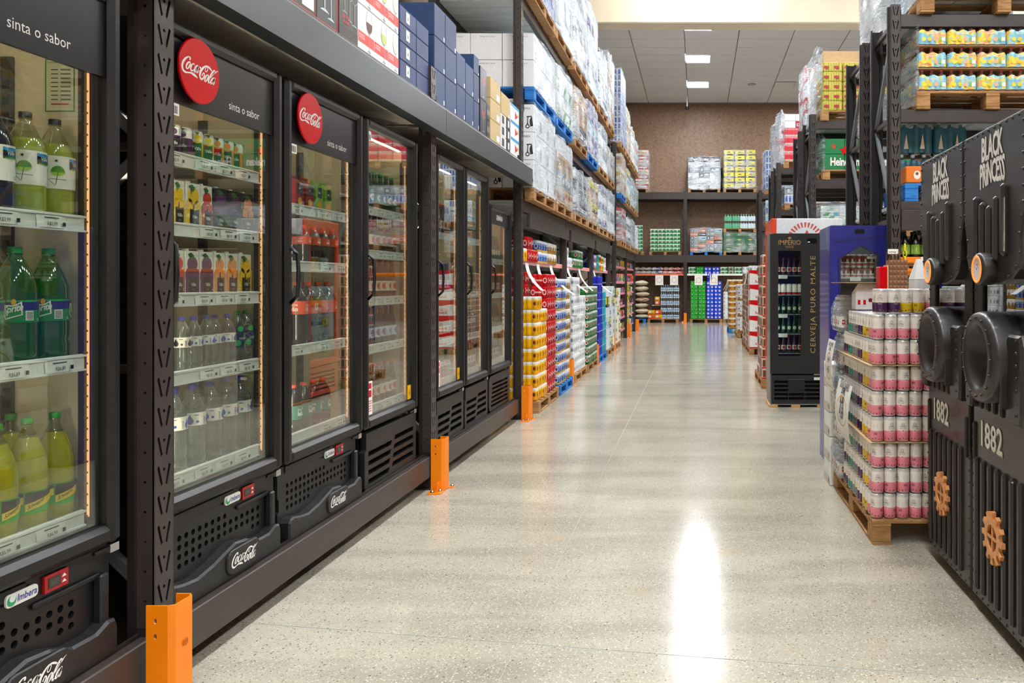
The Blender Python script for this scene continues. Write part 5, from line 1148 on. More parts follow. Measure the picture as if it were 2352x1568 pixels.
for k, (ya, yb, c, d_) in enumerate(((4.226, 4.436, '#5c2020', 'a glass of red wine'), (4.439, 4.637, '#c8d470', 'a glass of white wine'), (4.64, 4.80, '#dfe8d0', 'a slim pale glass'))):
    for l in range(2): sbox(f'white and red box printed with {d_}, {"lower" if l == 0 else "upper"} layer', ya, yb, ZS+.245*l, .244, wht, a_glass(c), grp='white and red glassware boxes')
for c, (ya, yb) in enumerate(((4.82, 5.10), (5.105, 5.335))):
    for l in range(4): sbox(f'small flat navy box, {ORD[l]} from bottom, {"near column with white labels" if c == 0 else "plain column by short upright"}', ya, yb, ZS+.111*l, .111, nvy, (lambda W_, h: [(poly(rect(W_*.36, W_*.58, h*.25, h*.85)), PAPER, .001), (poly(rect(W_*.43, W_*.5, h*.4, h*.6)), mt('#99aaaa', .5), .0015)]) if c == 0 else None, grp='small navy boxes')
stk = lambda W_, h: [(poly(rect(W_*.84, W_*.94, h*.04, h*.18)), PAPER, .001)]
for c, (ya, yb, n, h) in enumerate(((5.45, 5.685, 3, .226), (5.69, 5.95, 3, .226), (5.955, 6.176, 2, .245), (6.18, 6.404, 2, .235), (6.408, 6.57, 2, .225))):
    for l in range(n): sbox(f'large navy box, {["bottom", "second", "top"][l] if n == 3 else ["lower", "upper"][l]} of column {["nearest the short upright", "two along from the short upright", "three along", "four along", "five along, narrow"][c]}', ya, yb, ZS+h*l, h, nvb, stk, grp='large navy boxes')
sbox('narrow navy box standing on the fifth column of large navy boxes', 6.41, 6.565, ZS+.45, .15, nvb, stk)
sbox('black box printed with a decanter of red wine, lower one', 6.60, 6.80, ZS, .29, mt('#20222a', .35), lambda W_, h: wineglass(W_*.5, .02, h*.85, True, '#b0202a', '#aab4bc'))
sbox('black box printed with a decanter of red wine, upper one', 6.60, 6.80, ZS+.29, .27, mt('#20222a', .35), lambda W_, h: wineglass(W_*.5, .02, h*.85, True, '#b0202a', '#aab4bc'))
sbox('small black box with grey picture, lower one beside the brown boxes', 6.805, 6.90, ZS, .15, mt('#1c1c20', .35), a_stripe('#8a8478')); sbox('small black box with grey picture, upper one beside the brown boxes', 6.805, 6.90, ZS+.15, .14, mt('#1c1c20', .35), a_stripe('#8a8478'))
for l in range(3): sbox(f'plain brown carton, {["bottom", "middle", "top"][l]} of the brown column', 6.93, 7.28, ZS+.185*l, .185, tan, lambda W_, h: [(poly(rect(W_*.6, W_*.9, h*.1, h*.4)), PAPER, .001)], tape=True, grp='plain brown cartons')
for l in range(3): sbox(f'white box with a dark picture, {["bottom", "middle", "top"][l]} of three', 7.30, 7.50, ZS+.105*l, .105, wht, lambda W_, h: [(poly(rect(W_*.15, W_*.6, h*.15, h*.85)), mt('#4a4648', .4), .001)], grp='white boxes with dark pictures')
for l in range(3): sbox(f'black and white box, {["bottom", "middle", "top"][l]} of the narrow column', 7.52, 7.66, ZS+.105*l, .105, mt('#3a3a3e', .4), lambda W_, h: [(poly(rect(W_*.3, W_*.7, h*.2, h*.8)), PAPER, .001)], grp='narrow black and white boxes')
sbox('brown carton on top of the white boxes with dark pictures', 7.31, 7.64, ZS+.316, .2, tan, stk, tape=True)
for l in range(3): sbox(f'white and sky blue box with a red heart-like print, {["bottom", "middle", "top"][l]} of three', 7.68, 8.04, ZS+.166*l, .166, wht, lambda W_, h: [(poly(rect(0, W_, h*.84, h)), mt('#2aa8dc', .4), .001), (poly([(W_*.5, h*.2), (W_*.8, h*.42), (W_*.5, h*.7)]), RED, .001), (poly([(W_*.75, h*.45), (W_*.95, h*.5), (W_*.8, h*.65)]), YEL, .0012)], grp='white and sky blue boxes')
sbox('wide brown carton behind the large navy boxes', 5.9, 6.4, ZS+.2, .42, tan, None, d=.3, x=-2.2, tape=True)
o = sbox('tall navy carton standing behind the small flat navy boxes', 5.12, 5.33, ZS+.0, .60, nvb, None, d=.3, x=-2.2)
# ================================================================ BLACK STEAMPUNK-STYLE COOLERS (right foreground)
SHELL = mt('#2f2c2b', .34, .15, .05, .15, 40, .05); SHELLD = mt('#191717', .5, 0, .03); COPPER = mt('#eea463', .38, .2, .08, scale=50); RIVET = mt('#2a2828', .3, .3, 0)
def rivet_mesh(): return MB().lathe([(.0065, 0), (.0055, .004), (.0, .006)], RIVET, 8, T=Matrix.Rotation(pi/2, 4, 'X'), caps=False).mesh('rivet')
RV = rivet_mesh()
_BP = {}
def black_cooler(label, yfar):
    t = thing('drink_cooler', label, 'cooler', (1.21, yfar, 0), -RP); W = .64
    if not _BP:
        P_ = []
        b = MB(); b.bbox(.015, W-.015, .02, .62, .05, 1.985, SHELLD, .008); b.box(.04, W-.04, .06, .58, 0, .05, mt('#141313', .7)); P_.append(('cabinet', b.mesh('cabinet')))
        # lower door panel with ribs
        b = MB(); out = [(.0, .055), (W, .055), (W, .60), (W-.02, .66), (W-.02, .86), (W-.04, .93), (.04, .93), (.02, .86), (.02, .66), (0, .60)]
        b.prism(out, -.02, .02, SHELL, chamfer=.006); lo = []
        for k in range(7):
            x = .075+.075*k; r = MB(); r.prism(rrect(x-.016, x+.016, .095+.0*k, .655, .015), -.036, -.019, SHELL, chamfer=.009, smooth=False); lo.append(('rib', r.mesh('rib')))
        for k in range(6):
            x = .12+.075*k; r = MB(); r.prism(rrect(x-.014, x+.014, .865, .925, .013), -.034, -.019, SHELL, chamfer=.007); lo.append(('rib', r.mesh('rib')))
        r = MB(); r.shape(text('1882', .10, .03, .88, 1.0), mt('#8c8478', .5), flat(.115+.004, .715-.004, -.0216)); r.shape(text('1882', .10, .02, .88, 1.0), PAPER, flat(.115, .715, -.0224)); lo.append(('lettering', r.mesh('lettering')))
        for sgn in (0, 1):
            x0 = .03 if sgn == 0 else W-.055; r = MB(); r.prism(rrect(x0, x0+.025, .62, .80, .012), -.03, -.019, SHELLD, chamfer=.005); lo.append(('side_bar', r.mesh('side_bar')))
        G = []; n = 12
        for i in range(n):
            a = 2*pi*i/n
            for da, rr in ((-.26, .074), (-.12, .078), (-.10, .104), (.10, .104), (.12, .078)): G.append((.31+rr*cos(a+da), .385+rr*sin(a+da)))
        r = MB(); hole = [circ(.31, .385, .052, 24)[::-1]]; cut_plate(G, [circ(.31, .385, .052, 24)], -.052, -.036, COPPER, r); 
        r.box(.305, .315, -.05, -.040, .335, .435, COPPER); r.box(.26, .36, -.0505, -.0405, .380, .390, COPPER); r.prism(G, -.0355, -.0345, BLACK); gear = ('gear', r.mesh('gear'), (0, 0, 0)); lo.append(gear)
        for i in range(14): lo.append(('rivet', RV, (.012, -.019, .10+.055*i*.95))); lo.append(('rivet', RV, (W-.012, -.019, .10+.055*i*.95)))
        for i in range(9): lo.append(('rivet', RV, (.06+.065*i, -.019, .072)))
        P_.append(('lower_panel', b.mesh('lower_panel'), (0, 0, 0), lo))
        # header plate
        b = MB(); out = [(.0, 1.66), (.035, 1.56), (.035, 1.49), (.06, 1.44), (.12, 1.405), (.23, 1.385), (.41, 1.385), (.52, 1.405), (.58, 1.44), (.605, 1.49), (.605, 1.56), (W, 1.66), (W, 2.01), (0, 2.01)]
        b.prism(out, -.055, .03, SHELL, chamfer=.006); hi = []
        for k in range(5):
            x = .17+.073*k; top = [1.745, 1.715, 1.695, 1.725, 1.765][k]; r = MB(); r.prism(rrect(x-.02, x+.02, [1.49, 1.475, 1.47, 1.475, 1.49][k], top, .019), -.076, -.054, SHELL, chamfer=.011); hi.append(('rib', r.mesh('rib')))
        r = MB()
        for m_, dx, yy in ((mt('#8c8478', .5), .004, -.0562), (PAPER, 0, -.0572)):
            r.shape(text('BLACK', .09, .03, .58, .92, 'C'), m_, lambda u, v, dx=dx, yy=yy: (.33+u+dx, yy, 1.885+v+u*.03-dx)); r.shape(text('PRiNCESS', .082, .03, .56, .92, 'C'), m_, lambda u, v, dx=dx, yy=yy: (.33+u+dx, yy, 1.79+v-(.10*abs(u) if v < .03 else 0)+u*.03-dx))
        hi.append(('lettering', r.mesh('lettering')))
        for i in range(6): hi.append(('rivet', RV, (.014, -.055, 1.68+.058*i))); hi.append(('rivet', RV, (W-.014, -.055, 1.68+.058*i)))
        for i in range(10): hi.append(('rivet', RV, (.05+.06*i, -.055, 1.995)))
        for i, (x, z) in enumerate(((.03, 1.63), (.05, 1.57), (.05, 1.50), (.08, 1.45), (.15, 1.415), (.49, 1.415), (.56, 1.45), (.59, 1.50), (.59, 1.57), (.61, 1.63))): hi.append(('rivet', RV, (x, -.055, z)))
        P_.append(('header_plate', b.mesh('header_plate'), (0, 0, 0), hi))
        # side cheeks of the window zone, glass
        for x0, x1, xr in ((0.005, .10, .018), (W-.10, W-.005, W-.018)):
            b = MB(); b.prism(rect(x0, x1, .92, 1.5), -.012, .03, SHELLD, chamfer=.004)
            P_.append(('door_post', b.mesh('door_post'), (0, 0, 0), [('rivet', RV, (xr, -.012, .96+.05*i)) for i in range(9)]))
        b = MB(); b.box(.10, W-.10, .0, .005, .93, 1.40, clear('dark_glass', '#8a8e8a', .12, 0, 0)); b.box(.10, W-.10, .018, .02, .93, 1.40, mt('#1b1e1c', .6)); P_.append(('window', b.mesh('window')))
        TR = Matrix.Rotation(pi/2, 4, 'X')
        # ring porthole; lathe axis turned to face -y
        b = MB(); b.lathe([(.178, -.02), (.180, .09), (.172, .112), (.135, .12), (.122, .108), (.095, .03), (.07, .0)], SHELL, 36, T=TR, caps=False); b.lathe([(.07, .0), (.0, .001)], mt('#0d0d0d', .5), 24, T=TR, caps=False)
        rr = [('rivet', RV, (.154*cos(2*pi*i/16), -.117, .154*sin(2*pi*i/16))) for i in range(16)]
        P_.append(('porthole_ring', b.mesh('porthole_ring'), (.32, 0, 1.10), rr))
        for x0, x1 in ((.47, .615), (.025, .10)):
            b = MB(); b.prism([(x0, .90), (x0+.02, .87), (x1-.01, .87), (x1, .92), (x1, 1.16), (x1-.02, 1.2), (x0+.02, 1.2), (x0, 1.17)], -.06, .02, SHELL, chamfer=.01)
            P_.append(('side_plate', b.mesh('side_plate'), (0, 0, 0), [('rivet', RV, ((x0+x1)/2+(.03 if x0 > .3 else 0), -.06, .91+.045*i)) for i in range(7)]))
        b = MB(); b.prism(rrect(.475, .49, .92, 1.15, .007), -.085, -.055, SHELL, chamfer=.005); P_.append(('grip', b.mesh('grip')))
        # gauge
        b = MB(); b.lathe([(.062, .05), (.066, .10), (.060, .112), (.05, .114)], SHELL, 28, T=TR, caps=False); gp = []
        r = MB(); r.lathe([(.051, .110), (.054, .114), (.050, .117), (.047, .113)], mt('#ff6a20', .3, 0, 0, emit=1.6), 28, T=TR, caps=False); gp.append(('light_ring', r.mesh('light_ring')))
        r = MB(); r.prism(circ(0, 0, .048, 24), -.112, -.108, PAPER)
        for i in range(20):
            if i in (14, 15, 16): continue
            a = 2*pi*i/20; r.shape(poly([(.034*cos(a)-.001, .034*sin(a)), (.034*cos(a)+.001, .034*sin(a)), (.04*cos(a)+.001, .04*sin(a)), (.04*cos(a)-.001, .04*sin(a))]), INK, lambda u, v: (u, -.1126, v))
        r.shape(poly([(-.002, -.002), (.002, .0), (.018, .024), (.016, .025)]), INK, lambda u, v: (u, -.1132, v)); r.shape(poly(circ(0, 0, .004, 8)), INK, lambda u, v: (u, -.1136, v)); r.shape(text('BAR', .007, 0, .9, 1, 'C'), INK, lambda u, v: (u, -.1128, v+.014)); gp.append(('dial', r.mesh('dial')))
        P_.append(('gauge', b.mesh('gauge'), (.32, 0, 1.445), gp))
        # side bulges seen edge on
        b = MB(); b.prism([(0, 1.40), (.02, 1.36), (.10, 1.36), (.13, 1.42), (.13, 1.66), (.10, 1.78), (.03, 1.80), (0, 1.70)], 0, .02, SHELL, chamfer=.006, T=Matrix(((0, 1, 0, W-.018), (1, 0, 0, .03), (0, 0, 1, 0), (0, 0, 0, 1)))); P_.append(('side_bulge', b.mesh('side_bulge')))
        b = MB(); b.prism([(0, .6), (.02, .55), (.11, .55), (.14, .62), (.14, .86), (.11, .95), (0, .95)], 0, .02, SHELL, chamfer=.006, T=Matrix(((0, 1, 0, W-.018), (1, 0, 0, .03), (0, 0, 1, 0), (0, 0, 0, 1)))); P_.append(('side_bulge', b.mesh('side_bulge')))
        _BP['p'] = P_
    spawn(_BP['p'], t)
    for o in [t]+list(t.children): pass
    return t
black_cooler('black riveted cooler with porthole and copper gear, beside the pink can pallet', 4.085)
black_cooler('black riveted cooler with porthole and copper gear, nearest the camera at the right edge', 3.425)
# ================================================================ PALLET OF GIN CANS
gin = {}
def d_gin(c):
    def f(b, r, z0, z1):
        H_ = z1-z0; cm = mt(c, .4); dk = mt('#5a5a62', .4)
        for q, a in enumerate((-1.45, 0.1, 1.65, 3.2)):
            m = cylmap(r, z0, a); 
            if q % 2 == 0:
                b.shape(ribbon([(.008*cos(t*pi/6), H_*.74+.008*sin(t*pi/6), .0016) for t in range(12)], True, 2), dk, m); b.shape(gp(star(0, H_*.74, .003, 6)), dk, m); b.shape(text('FLOWERS', .006, .008, .85, 1, 'C'), dk, lambda u, v: m(u, v+H_*.62)); b.shape(text('DRY GIN', .0055, .004, .85, 1.2, 'C'), dk, lambda u, v: m(u, v+H_*.54)); b.shape(gp(star(0, H_*.445, .0045, 4, .4)), RED, cylmap(r+.0006, z0, a)); b.shape(text('TÔNICA', .005, .004, .8, 1.1, 'C'), PAPER, lambda u, v: m(u, v+H_*.36))
            else:
                for k in range(6): b.shape(gp(rect(-.009+.003*k, -.0075+.003*k, H_*.25, H_*.36)), INK, m)
                for k in range(4): b.shape(poly(rect(-.012, .011, H_*(.6+.055*k), H_*(.615+.055*k))), mt('#a8a4a0', .4), m)
            for k in range(3): b.shape(poly(circ(-.018+.018*k, H_*(.05+.03*(k % 2)), .0042, 6)), mt(['#8a2a4a', '#6a7a9a', '#c84a5a'][k], .4), m)
    return f
for k, c in (('pink', '#f58e9e'), ('yellow', '#e8c41c'), ('purple', '#4a2358'), ('teal', '#2f9a86'), ('grey', '#8c8a94')):
    gin[k] = can('gin_'+k, .0335, .133, [(.44, mt(c, .3, 0, .03)), (.94, mt('#f1e9df', .35, 0, .02)), (1, mt('#d8d0c8', .3))], d_gin(c), 20)
PT = .0685
def ginpack(c, x, y, z, lab, nx=3, ny=2, grp=None):
    t = thing('gin_can_pack', lab, 'can pack', (x, y, z), group=grp or f'{c} gin can packs')
    for i in range(nx):
        for j in range(ny):
            o = ob('can', gin[c], t, (PT*(i+.5), PT*(j+.5), 0), rnd.uniform(0, 6.28))
    if c != 'pink' or True:
        b = MB(); b.lathe; 
    return t
pallet('worn wooden pallet under the gin cans, right foreground', .93, 4.20, 0, 1.0, 1.2)
LH = .1355; Z0 = .132
for l in range(8):
    zz = Z0+LH*l+(.004 if l >= 3 else 0)+(.004 if l >= 6 else 0); dx = rnd.uniform(0, .012)
    for i in range(4): ginpack('pink', .925+dx+i*.2075, 4.215+rnd.uniform(0, .006), zz, f'pink and white gin can pack at the front, {ORD[l]} layer, {ORD[i]} from the left')
    for j, c in enumerate(('yellow', 'purple', 'grey', 'teal', 'purple')):
        if l == 7 and j > 3: continue
        ginpack(c, .925+dx*.6, 4.215+.1395*(j+1), zz, f'{c} gin can pack on the aisle side, {ORD[l]} layer, {ORD[j+1]} row back', grp=f'{c} gin can packs')
        if l == 7:
            for i in (2, 3): ginpack('pink', .925+.2075*i, 4.215+.1395*(j+1), zz, f'pink gin can pack inside the top layer, {ORD[j+1]} row back, {ORD[i]} from left')
        if l == 7: ginpack('pink', .925+.21, 4.215+.1395*(j+1), zz, f'pink gin can pack inside the top layer, {ORD[j+1]} row back')
for l in (2, 5):
    b = MB(); b.box(.915, 1.82, 4.205, 5.35, 0, .0025, CARD); tag(ob('cardboard_sheet', b, None, (0, 0, Z0+LH*(l+1)+(.0 if l == 2 else .004))), f'thin cardboard sheet between the {ORD[l]} and {ORD[l+1]} layer of gin cans', 'cardboard sheet')
zt = Z0+LH*8+.0105
for k, (c, x) in enumerate((('purple', .96), ('yellow', 1.10))): ginpack(c, x, 4.24+.03*k, zt, f'{c} gin can pack standing on top of the pallet stack', 2, 2)
ginpack('pink', 1.24, 4.22, zt, 'pink gin can pack on top of the pallet stack beside the yellow one', 3, 2)
ginpack('pink', 1.45, 4.22, zt, 'pink gin can pack on top of the pallet stack, farthest right', 3, 2)
# clear vodka bottles in white carriers
GLB = clear('flint_glass', '#f0f4f4', .1, .02, .12, '#e8ecec', 2.2)
def d_red(b, r, z0, z1):
    H_ = z1-z0
    for a in (-1.5, 0, 1.5): b.shape(gp(rrect(-.011, .011, H_*.25, H_*.7, .004)), RED, cylmap(r+.0005, z0, a)); b.shape(gp(rect(-.008, .008, H_*.44, H_*.52)), PAPER, cylmap(r+.001, z0, a))
vb = bottle('carrier_bottle', .03, .22, GLB, PAPER, (.03, .10, LBW), None, d_red, .5, GLB, False, .012)
def carrier(x, y, z, lab, top=True):
    t = thing('bottle_carrier', lab, 'bottle pack', (x, y, z), group='clear bottle packs at the far end of the gin pallet')
    for i in range(2):
        for j in range(2): 
            o = ob('bottle', None, t, (.033+.065*i, .033+.065*j, 0)); bpy.data.objects.remove(o)
            o = ob('bottle', vb[0][1], t, (.033+.065*i, .033+.065*j, 0)); ob('cap', vb[1][1], o); ob('label', vb[2][1], o)
    b = MB(); b.add([(-.002, -.002, .02), (.132, -.002, .02), (.132, .132, .02), (-.002, .132, .02), (-.002, -.002, .15), (.132, -.002, .15), (.132, .132, .15), (-.002, .132, .15), (.03, .03, .235), (.10, .03, .235), (.10, .10, .235), (.03, .10, .235)], [(0, 1, 5, 4), (1, 2, 6, 5), (2, 3, 7, 6), (3, 0, 4, 7), (4, 5, 9, 8), (5, 6, 10, 9), (6, 7, 11, 10), (7, 4, 8, 11), (8, 9, 10, 11)], film_mat('film_thin', .25), True); ob('shrink_film', b, t)
    return t
for l in range(5):
    for j in range(2): carrier(.905+.01*(l % 2), 5.07+.14*j-.0, Z0+.236*l, f'pack of clear red-labelled bottles, {ORD[l]} layer, {"near" if j == 0 else "far"} one')
# white cartons behind, printed carriers on top
def smbox(lab, x, y, z, w_=.26, h=.16, rz=0.0):
    b = MB(); b.bbox(0, w_, 0, .13, 0, h*.62, wht, .003); V = [(0, 0, h*.62), (w_, 0, h*.62), (w_, .13, h*.62), (0, .13, h*.62), (.03, .05, h), (w_-.03, .05, h), (w_-.03, .08, h), (.03, .08, h)]
    b.add(V, [(0, 1, 5, 4), (1, 2, 6, 5), (2, 3, 7, 6), (3, 0, 4, 7), (4, 5, 6, 7)], wht)
    f = lambda u, v: (u, -.001, v); b.shape(poly(rrect(w_*.3, w_*.72, h*.30, h*.44, .006)), mt('#7a1c20', .4), f); b.shape(text('SMIRNOFF', h*.08, .01, .8, 1, 'C'), PAPER, lambda u, v: (u+w_*.51, -.0016, v+h*.335))
    for k in range(2): b.shape(poly(rrect(w_*(.03+.13*k), w_*(.12+.13*k), h*.1, h*.45, .004)), mt('#e8e8ea', .3), f); b.shape(poly(rect(w_*(.045+.13*k), w_*(.105+.13*k), h*.2, h*.38)), RED, lambda u, v: (u, -.0016, v))
    return tag(ob('drink_carton', b, None, (x, y, z), rz), lab, 'carton', 'white drink cartons by the gin cans')
for k in range(2): smbox(f'white drink carton on the far end of the gin stack, {"left" if k == 0 else "right"} one', .92+.27*k, 5.02, Z0+.236*4+.24*0+LH*1.02+.0, .26, .17) if False else None
smbox('white drink carton behind the top gin cans, left one', .97, 4.84, zt, .26, .16); smbox('white drink carton at the back right of the top gin cans', 1.25, 4.84, zt, .26, .16)
smbox('tall white drink carton upright beside the brown quilted box', 1.215, 4.42, zt+.148-.148, .24, .30); smbox('white drink carton right of the tall one', 1.46, 4.42, zt, .2, .30)
b = MB(); b.box(.90, 1.42, 4.80, 5.32, 0, .004, CARD); tag(ob('cardboard_sheet', b, None, (0, 0, zt+.165)), 'cardboard sheet lying on the white cartons at the top of the gin stack', 'cardboard sheet')
def quilt(W_, h): return [(ribbon([(W_*.02+k*W_*.24+i*0, h*.02, .0015), (W_*.02+k*W_*.24, h*.98, .0015)]), mt('#5c3826', .6), .001) for k in range(0)]
t = thing('quilted_bag', 'brown quilted gift bag with rope handles standing among the white cartons', 'bag', (1.13, 4.66, zt+.0))
b = MB(); NQ = 5; BR = mt('#8a5c3c', .55, 0, .06)
for i in range(NQ):
    for j in range(10):
        x0, z0_ = i*.022, j*.030; V = [(x0, 0, z0_), (x0+.022, 0, z0_), (x0+.022, 0, z0_+.030), (x0, 0, z0_+.030), (x0+.011, -.006, z0_+.015)]; b.add(V, [(0, 1, 4), (1, 2, 4), (2, 3, 4), (3, 0, 4)], BR)
b.box(0, .11, 0, .08, 0, .30, BR); ob('bag', b, t)
for k in range(4): b = MB(); b.tube([(.0+.02*k, .01, .30), (.015+.02*k, .0, .34+.01*k), (.03+.02*k, .01, .30)], .003, mt('#c8a070', .6), 5); ob('handle', b, t)
b = MB(); b.bbox(0, .045, 0, .1, 0, .26, RED, .003); b.box(.045, .052, 0, .1, 0, .27, mt('#e8c890', .5)); tag(ob('gift_box', b, None, (1.075, 4.66, zt)), 'narrow bright red box left of the brown quilted bag', 'box')
b = MB(); b.box(0, .11, -.0015, 0, 0, .022, PAPER);  tag(ob('price_card', b, None, (1.13, 4.65, zt+.001)), 'small white price card at the foot of the brown quilted bag', 'sign')
# signs hung on the aisle side of the gin pallet
def gsign(label, y, z, w_, h):
    b = MB(); n = 6; V = []
    for i in range(n+1): t_ = i/n; V += [(-w_/2, -.02*sin(pi*t_)-.012*t_, -h*t_), (w_/2, -.02*sin(pi*t_)-.012*t_, -h*t_)]
    b.add(V, [(2*i, 2*i+2, 2*i+3, 2*i+1) for i in range(n)], PAPER, True)
    fn = lambda u, v: (u, -.02*sin(pi*(-v)/h)-.012*(-v)/h-.002, v)
    for s_, q, hh in (('GIN FLOWERS', .13, .075), ('269ML', .22, .075), ('4,49', .45, .12), ('4,69', .66, .14)): b.shape(text(s_, w_*hh*1.3, .01, .72, 1, 'C'), INK, lambda u, v: fn(u, v-h*q))
    b.shape(ribbon([(w_*.36*cos(k*pi/10), -h*.52+h*.26*sin(k*pi/10), .007) for k in range(20)], True), mt('#d89a4c', .5), fn); b.shape(poly(rect(-w_*.45, w_*.45, -h*.93, -h*.925)), RED, fn)
    return tag(ob('price_sign', b, None, (.885, y, z), -RP, None), label, 'sign', 'signs on the gin pallet')
gsign('large white price sign with a gold ring on the side of the gin can pallet', 4.72, .80, .42, .33); gsign('white price sign farther along the side of the gin can pallet', 5.19, 1.02, .26, .33)
for l in range(5):
    b = MB(); b.bbox(0, .30, 0, .24, 0, .165, wht, .006); b.shape(poly(rect(.0, .24, .0, .06)), mt('#cfc8bc', .5), lambda u, v: (-.001, .24-u, v)); b.shape(poly(rect(.19, .235, .02, .05)), mt('#a87a50', .5), lambda u, v: (-.0016, .24-u, v))
    tag(ob('carton', b, None, (.905, 5.415, .0+.168*l)), f'white carton behind the gin can pallet, {ORD[l]} from the floor', 'carton', 'white cartons behind the gin pallet')
# ================================================================ THREE COOLERS FURTHER ON THE RIGHT
gold = mt('#b8935a', .35, .4, .05)
t = thing('drink_cooler', 'slim matt black cooler with gold lettering standing on boards in the aisle', 'cooler', (.815, 8.85, .03)); W, Hh = .606, 1.92
b = MB(); b.bbox(0, .03, .04, .44, .0, Hh, mt('#8a8a88', .35, .4, .05), .006); b.bbox(W-.03, W, .04, .44, 0, Hh, BLACK, .006); b.bbox(.03, W-.03, .04, .44, Hh-.05, Hh, BLACK, .004); b.box(.03, W-.03, .41, .44, .0, Hh-.05, BLACK); b.box(.03, W-.03, .10, .41, .33, .35, BLACK); ob('cabinet', b, t)
b = MB(); cut_plate(rrect(.0, W, .345, Hh-.01, .01), [rrect(.089, .347, .545, 1.722, .015)], 0, .04, BLK2, b, mh=BLACK); door = ob('door', b, t)
b = MB(); b.box(.089, .347, .012, .015, .545, 1.722, GLASS); ob('glass_pane', b, door)
b = MB(); b.shape(text('IMPÉRIO', .052, .008, .92, 1, 'C'), gold, flat(.217, 1.79, -.0012)); b.shape(text('GOLD', .024, .004, .9, 1.1, 'C'), gold, flat(.217, 1.755, -.0012)); b.shape(poly([(.20, 1.857), (.234, 1.857), (.238, 1.878), (.227, 1.868), (.217, 1.885), (.207, 1.868), (.196, 1.878)]), gold, flat(0, 0, -.0012))
vs, fs = text('CERVEJA PURO MALTE', .055, .004, 1.0, 1.18); L_ = max(v[0] for v in vs); q = 1.09/L_
b.shape((vs, fs), gold, lambda u, v: (.505-v, -.0012, .575+u*q)); ob('lettering', b, door)
b = MB(); b.box(.415, .525, -.002, 0, 1.805, 1.862, BLKG); b.box(.42, .445, -.003, -.002, 1.815, 1.825, PAPER); ob('temperature_display', b, door)
b = MB(); cut_plate(rrect(.01, W-.01, .01, .33, .008), [rect(.045, .20, .055+.046*k, .085+.046*k) for k in range(5)]+[rect(.39, .555, .055+.046*k, .085+.046*k) for k in range(5)]+[rect(.21, .38, .055+.046*k, .085+.046*k) for k in range(2)], 0, .03, BLK2, b); b.box(.02, W-.02, .06, .07, .02, .32, mt('#0a0a0a', .7)); b.bbox(.205, .385, -.01, 0, .16, .285, BLACK, .004); b.box(0, W, -.002, .03, -.004, .008, mt('#8a8a88', .3, .6, 0)); b.box(.49, .56, -.002, 0, .275, .305, PAPER); b.box(W-.12, W-.02, -.01, .02, .333, .343, CHROME); ob('grille', b, t)
b = MB(); b.box(.03, .035, .05, .40, .35, Hh-.05, mt('#4a4640', .5)); b.box(W-.035, W-.03, .05, .40, .35, Hh-.05, mt('#4a4640', .5)); b.box(.03, W-.03, .40, .41, .35, Hh-.05, mt('#4a4640', .5)); b.box(.07, .08, .045, .055, .6, 1.65, mt('#dfe8f0', .5, 0, 0, emit=6)); ob('liner', b, t)
for k, z in enumerate((.56, .78, 1.0, 1.22, 1.44)):
    b = MB(); b.box(.04, W-.04, .07, .38, z, z+.006, mt('#9aa0a0', .4)); s_ = ob('shelf', b, t)
    if k in (1, 2, 4): b = MB(); b.box(.10, .20, .062, .064, z-.03, z+.012, PAPER); ob('price_tag', b, s_)
for k, z in enumerate((.56, .78, 1.0, 1.22, 1.44)):
    P_, d_ = [(P_BB, 'brown glass beer bottle'), (P_BG, 'green glass beer bottle'), (P_BG, 'green glass beer bottle'), (None, 'white drink can'), (P_BB, 'brown glass beer bottle')][k]
    for i in range(5):
        x = .815+.10+.062*i; lab = f'{d_} inside the slim black cooler, {ORD[k]} shelf up, {ORD[i]} from the left'
        if P_: 
            o = thing('drink_bottle', lab, 'bottle', (x, 8.85+.13, .03+z+.007), group=f'bottles in the slim black cooler'); o.scale = (.85, .85, .82); spawn(P_, o)
        else: tag(ob('drink_can', can('white_can', .029, .125, [(.2, RED), (1, LBW)]) if i == 0 else bpy.data.objects['drink_can'].data, None, (x, 8.85+.13, .03+z+.007)), lab, 'can', 'cans in the slim black cooler')
b = MB(); 
for x in (.80, 1.05, 1.34): b.bbox(x, x+.10, 8.84, 9.28, 0, .028, WOODL, .003)
tag(ob('board', b.mesh('board'), None), 'row of thin wooden boards under the slim black cooler', 'board')
# blue cooler
BLU = mt('#23267e', .3, .1, .03, .3); BLUD = mt('#191c5e', .35); K = .679; Z = lambda z: 1.39+(z-1.39)*K
t = thing('drink_cooler', 'deep blue cooler with a pointed window, behind the gin can pallet', 'cooler', (.995, 5.95, 0)); W, Hh, D = .638*K, Z(2.03), .48
b = MB(); b.bbox(0, .02, .05, D, 0, Hh, mt('#3c3f9a', .3, .1, .03, .3), .006); b.bbox(W-.02, W, .05, D, 0, Hh, BLU, .006); b.bbox(.02, W-.02, .05, D, Hh-.04, Hh, BLU, .004); b.box(.02, W-.02, D-.03, D, 0, Hh-.04, BLU); b.box(.02, W-.02, .05, D-.03, .0, 1.1, BLUD); ob('cabinet', b, t)
win = [(x*K, Z(z)) for x, z in ((.12, 1.235), (.515, 1.31), (.54, 1.335), (.54, 1.69), (.35, 1.80), (.12, 1.665))]
b = MB(); cut_plate(rrect(0, W, .02, Hh, .015), [win], 0, .045, BLU, b, mh=BLUD); door = ob('door', b, t)
b = MB(); out = inset(win, -.016); cut_plate(out, [win], -.010, .0, BLUD, b); ob('window_frame', b, door)
b = MB(); b.prism(inset(win, .001), .02, .023, GLASS); ob('glass_pane', b, door)
b = MB(); b.box(.28*K, .385*K, -.003, 0, Z(1.94), Z(1.99), BLKG); ob('temperature_display', b, door)
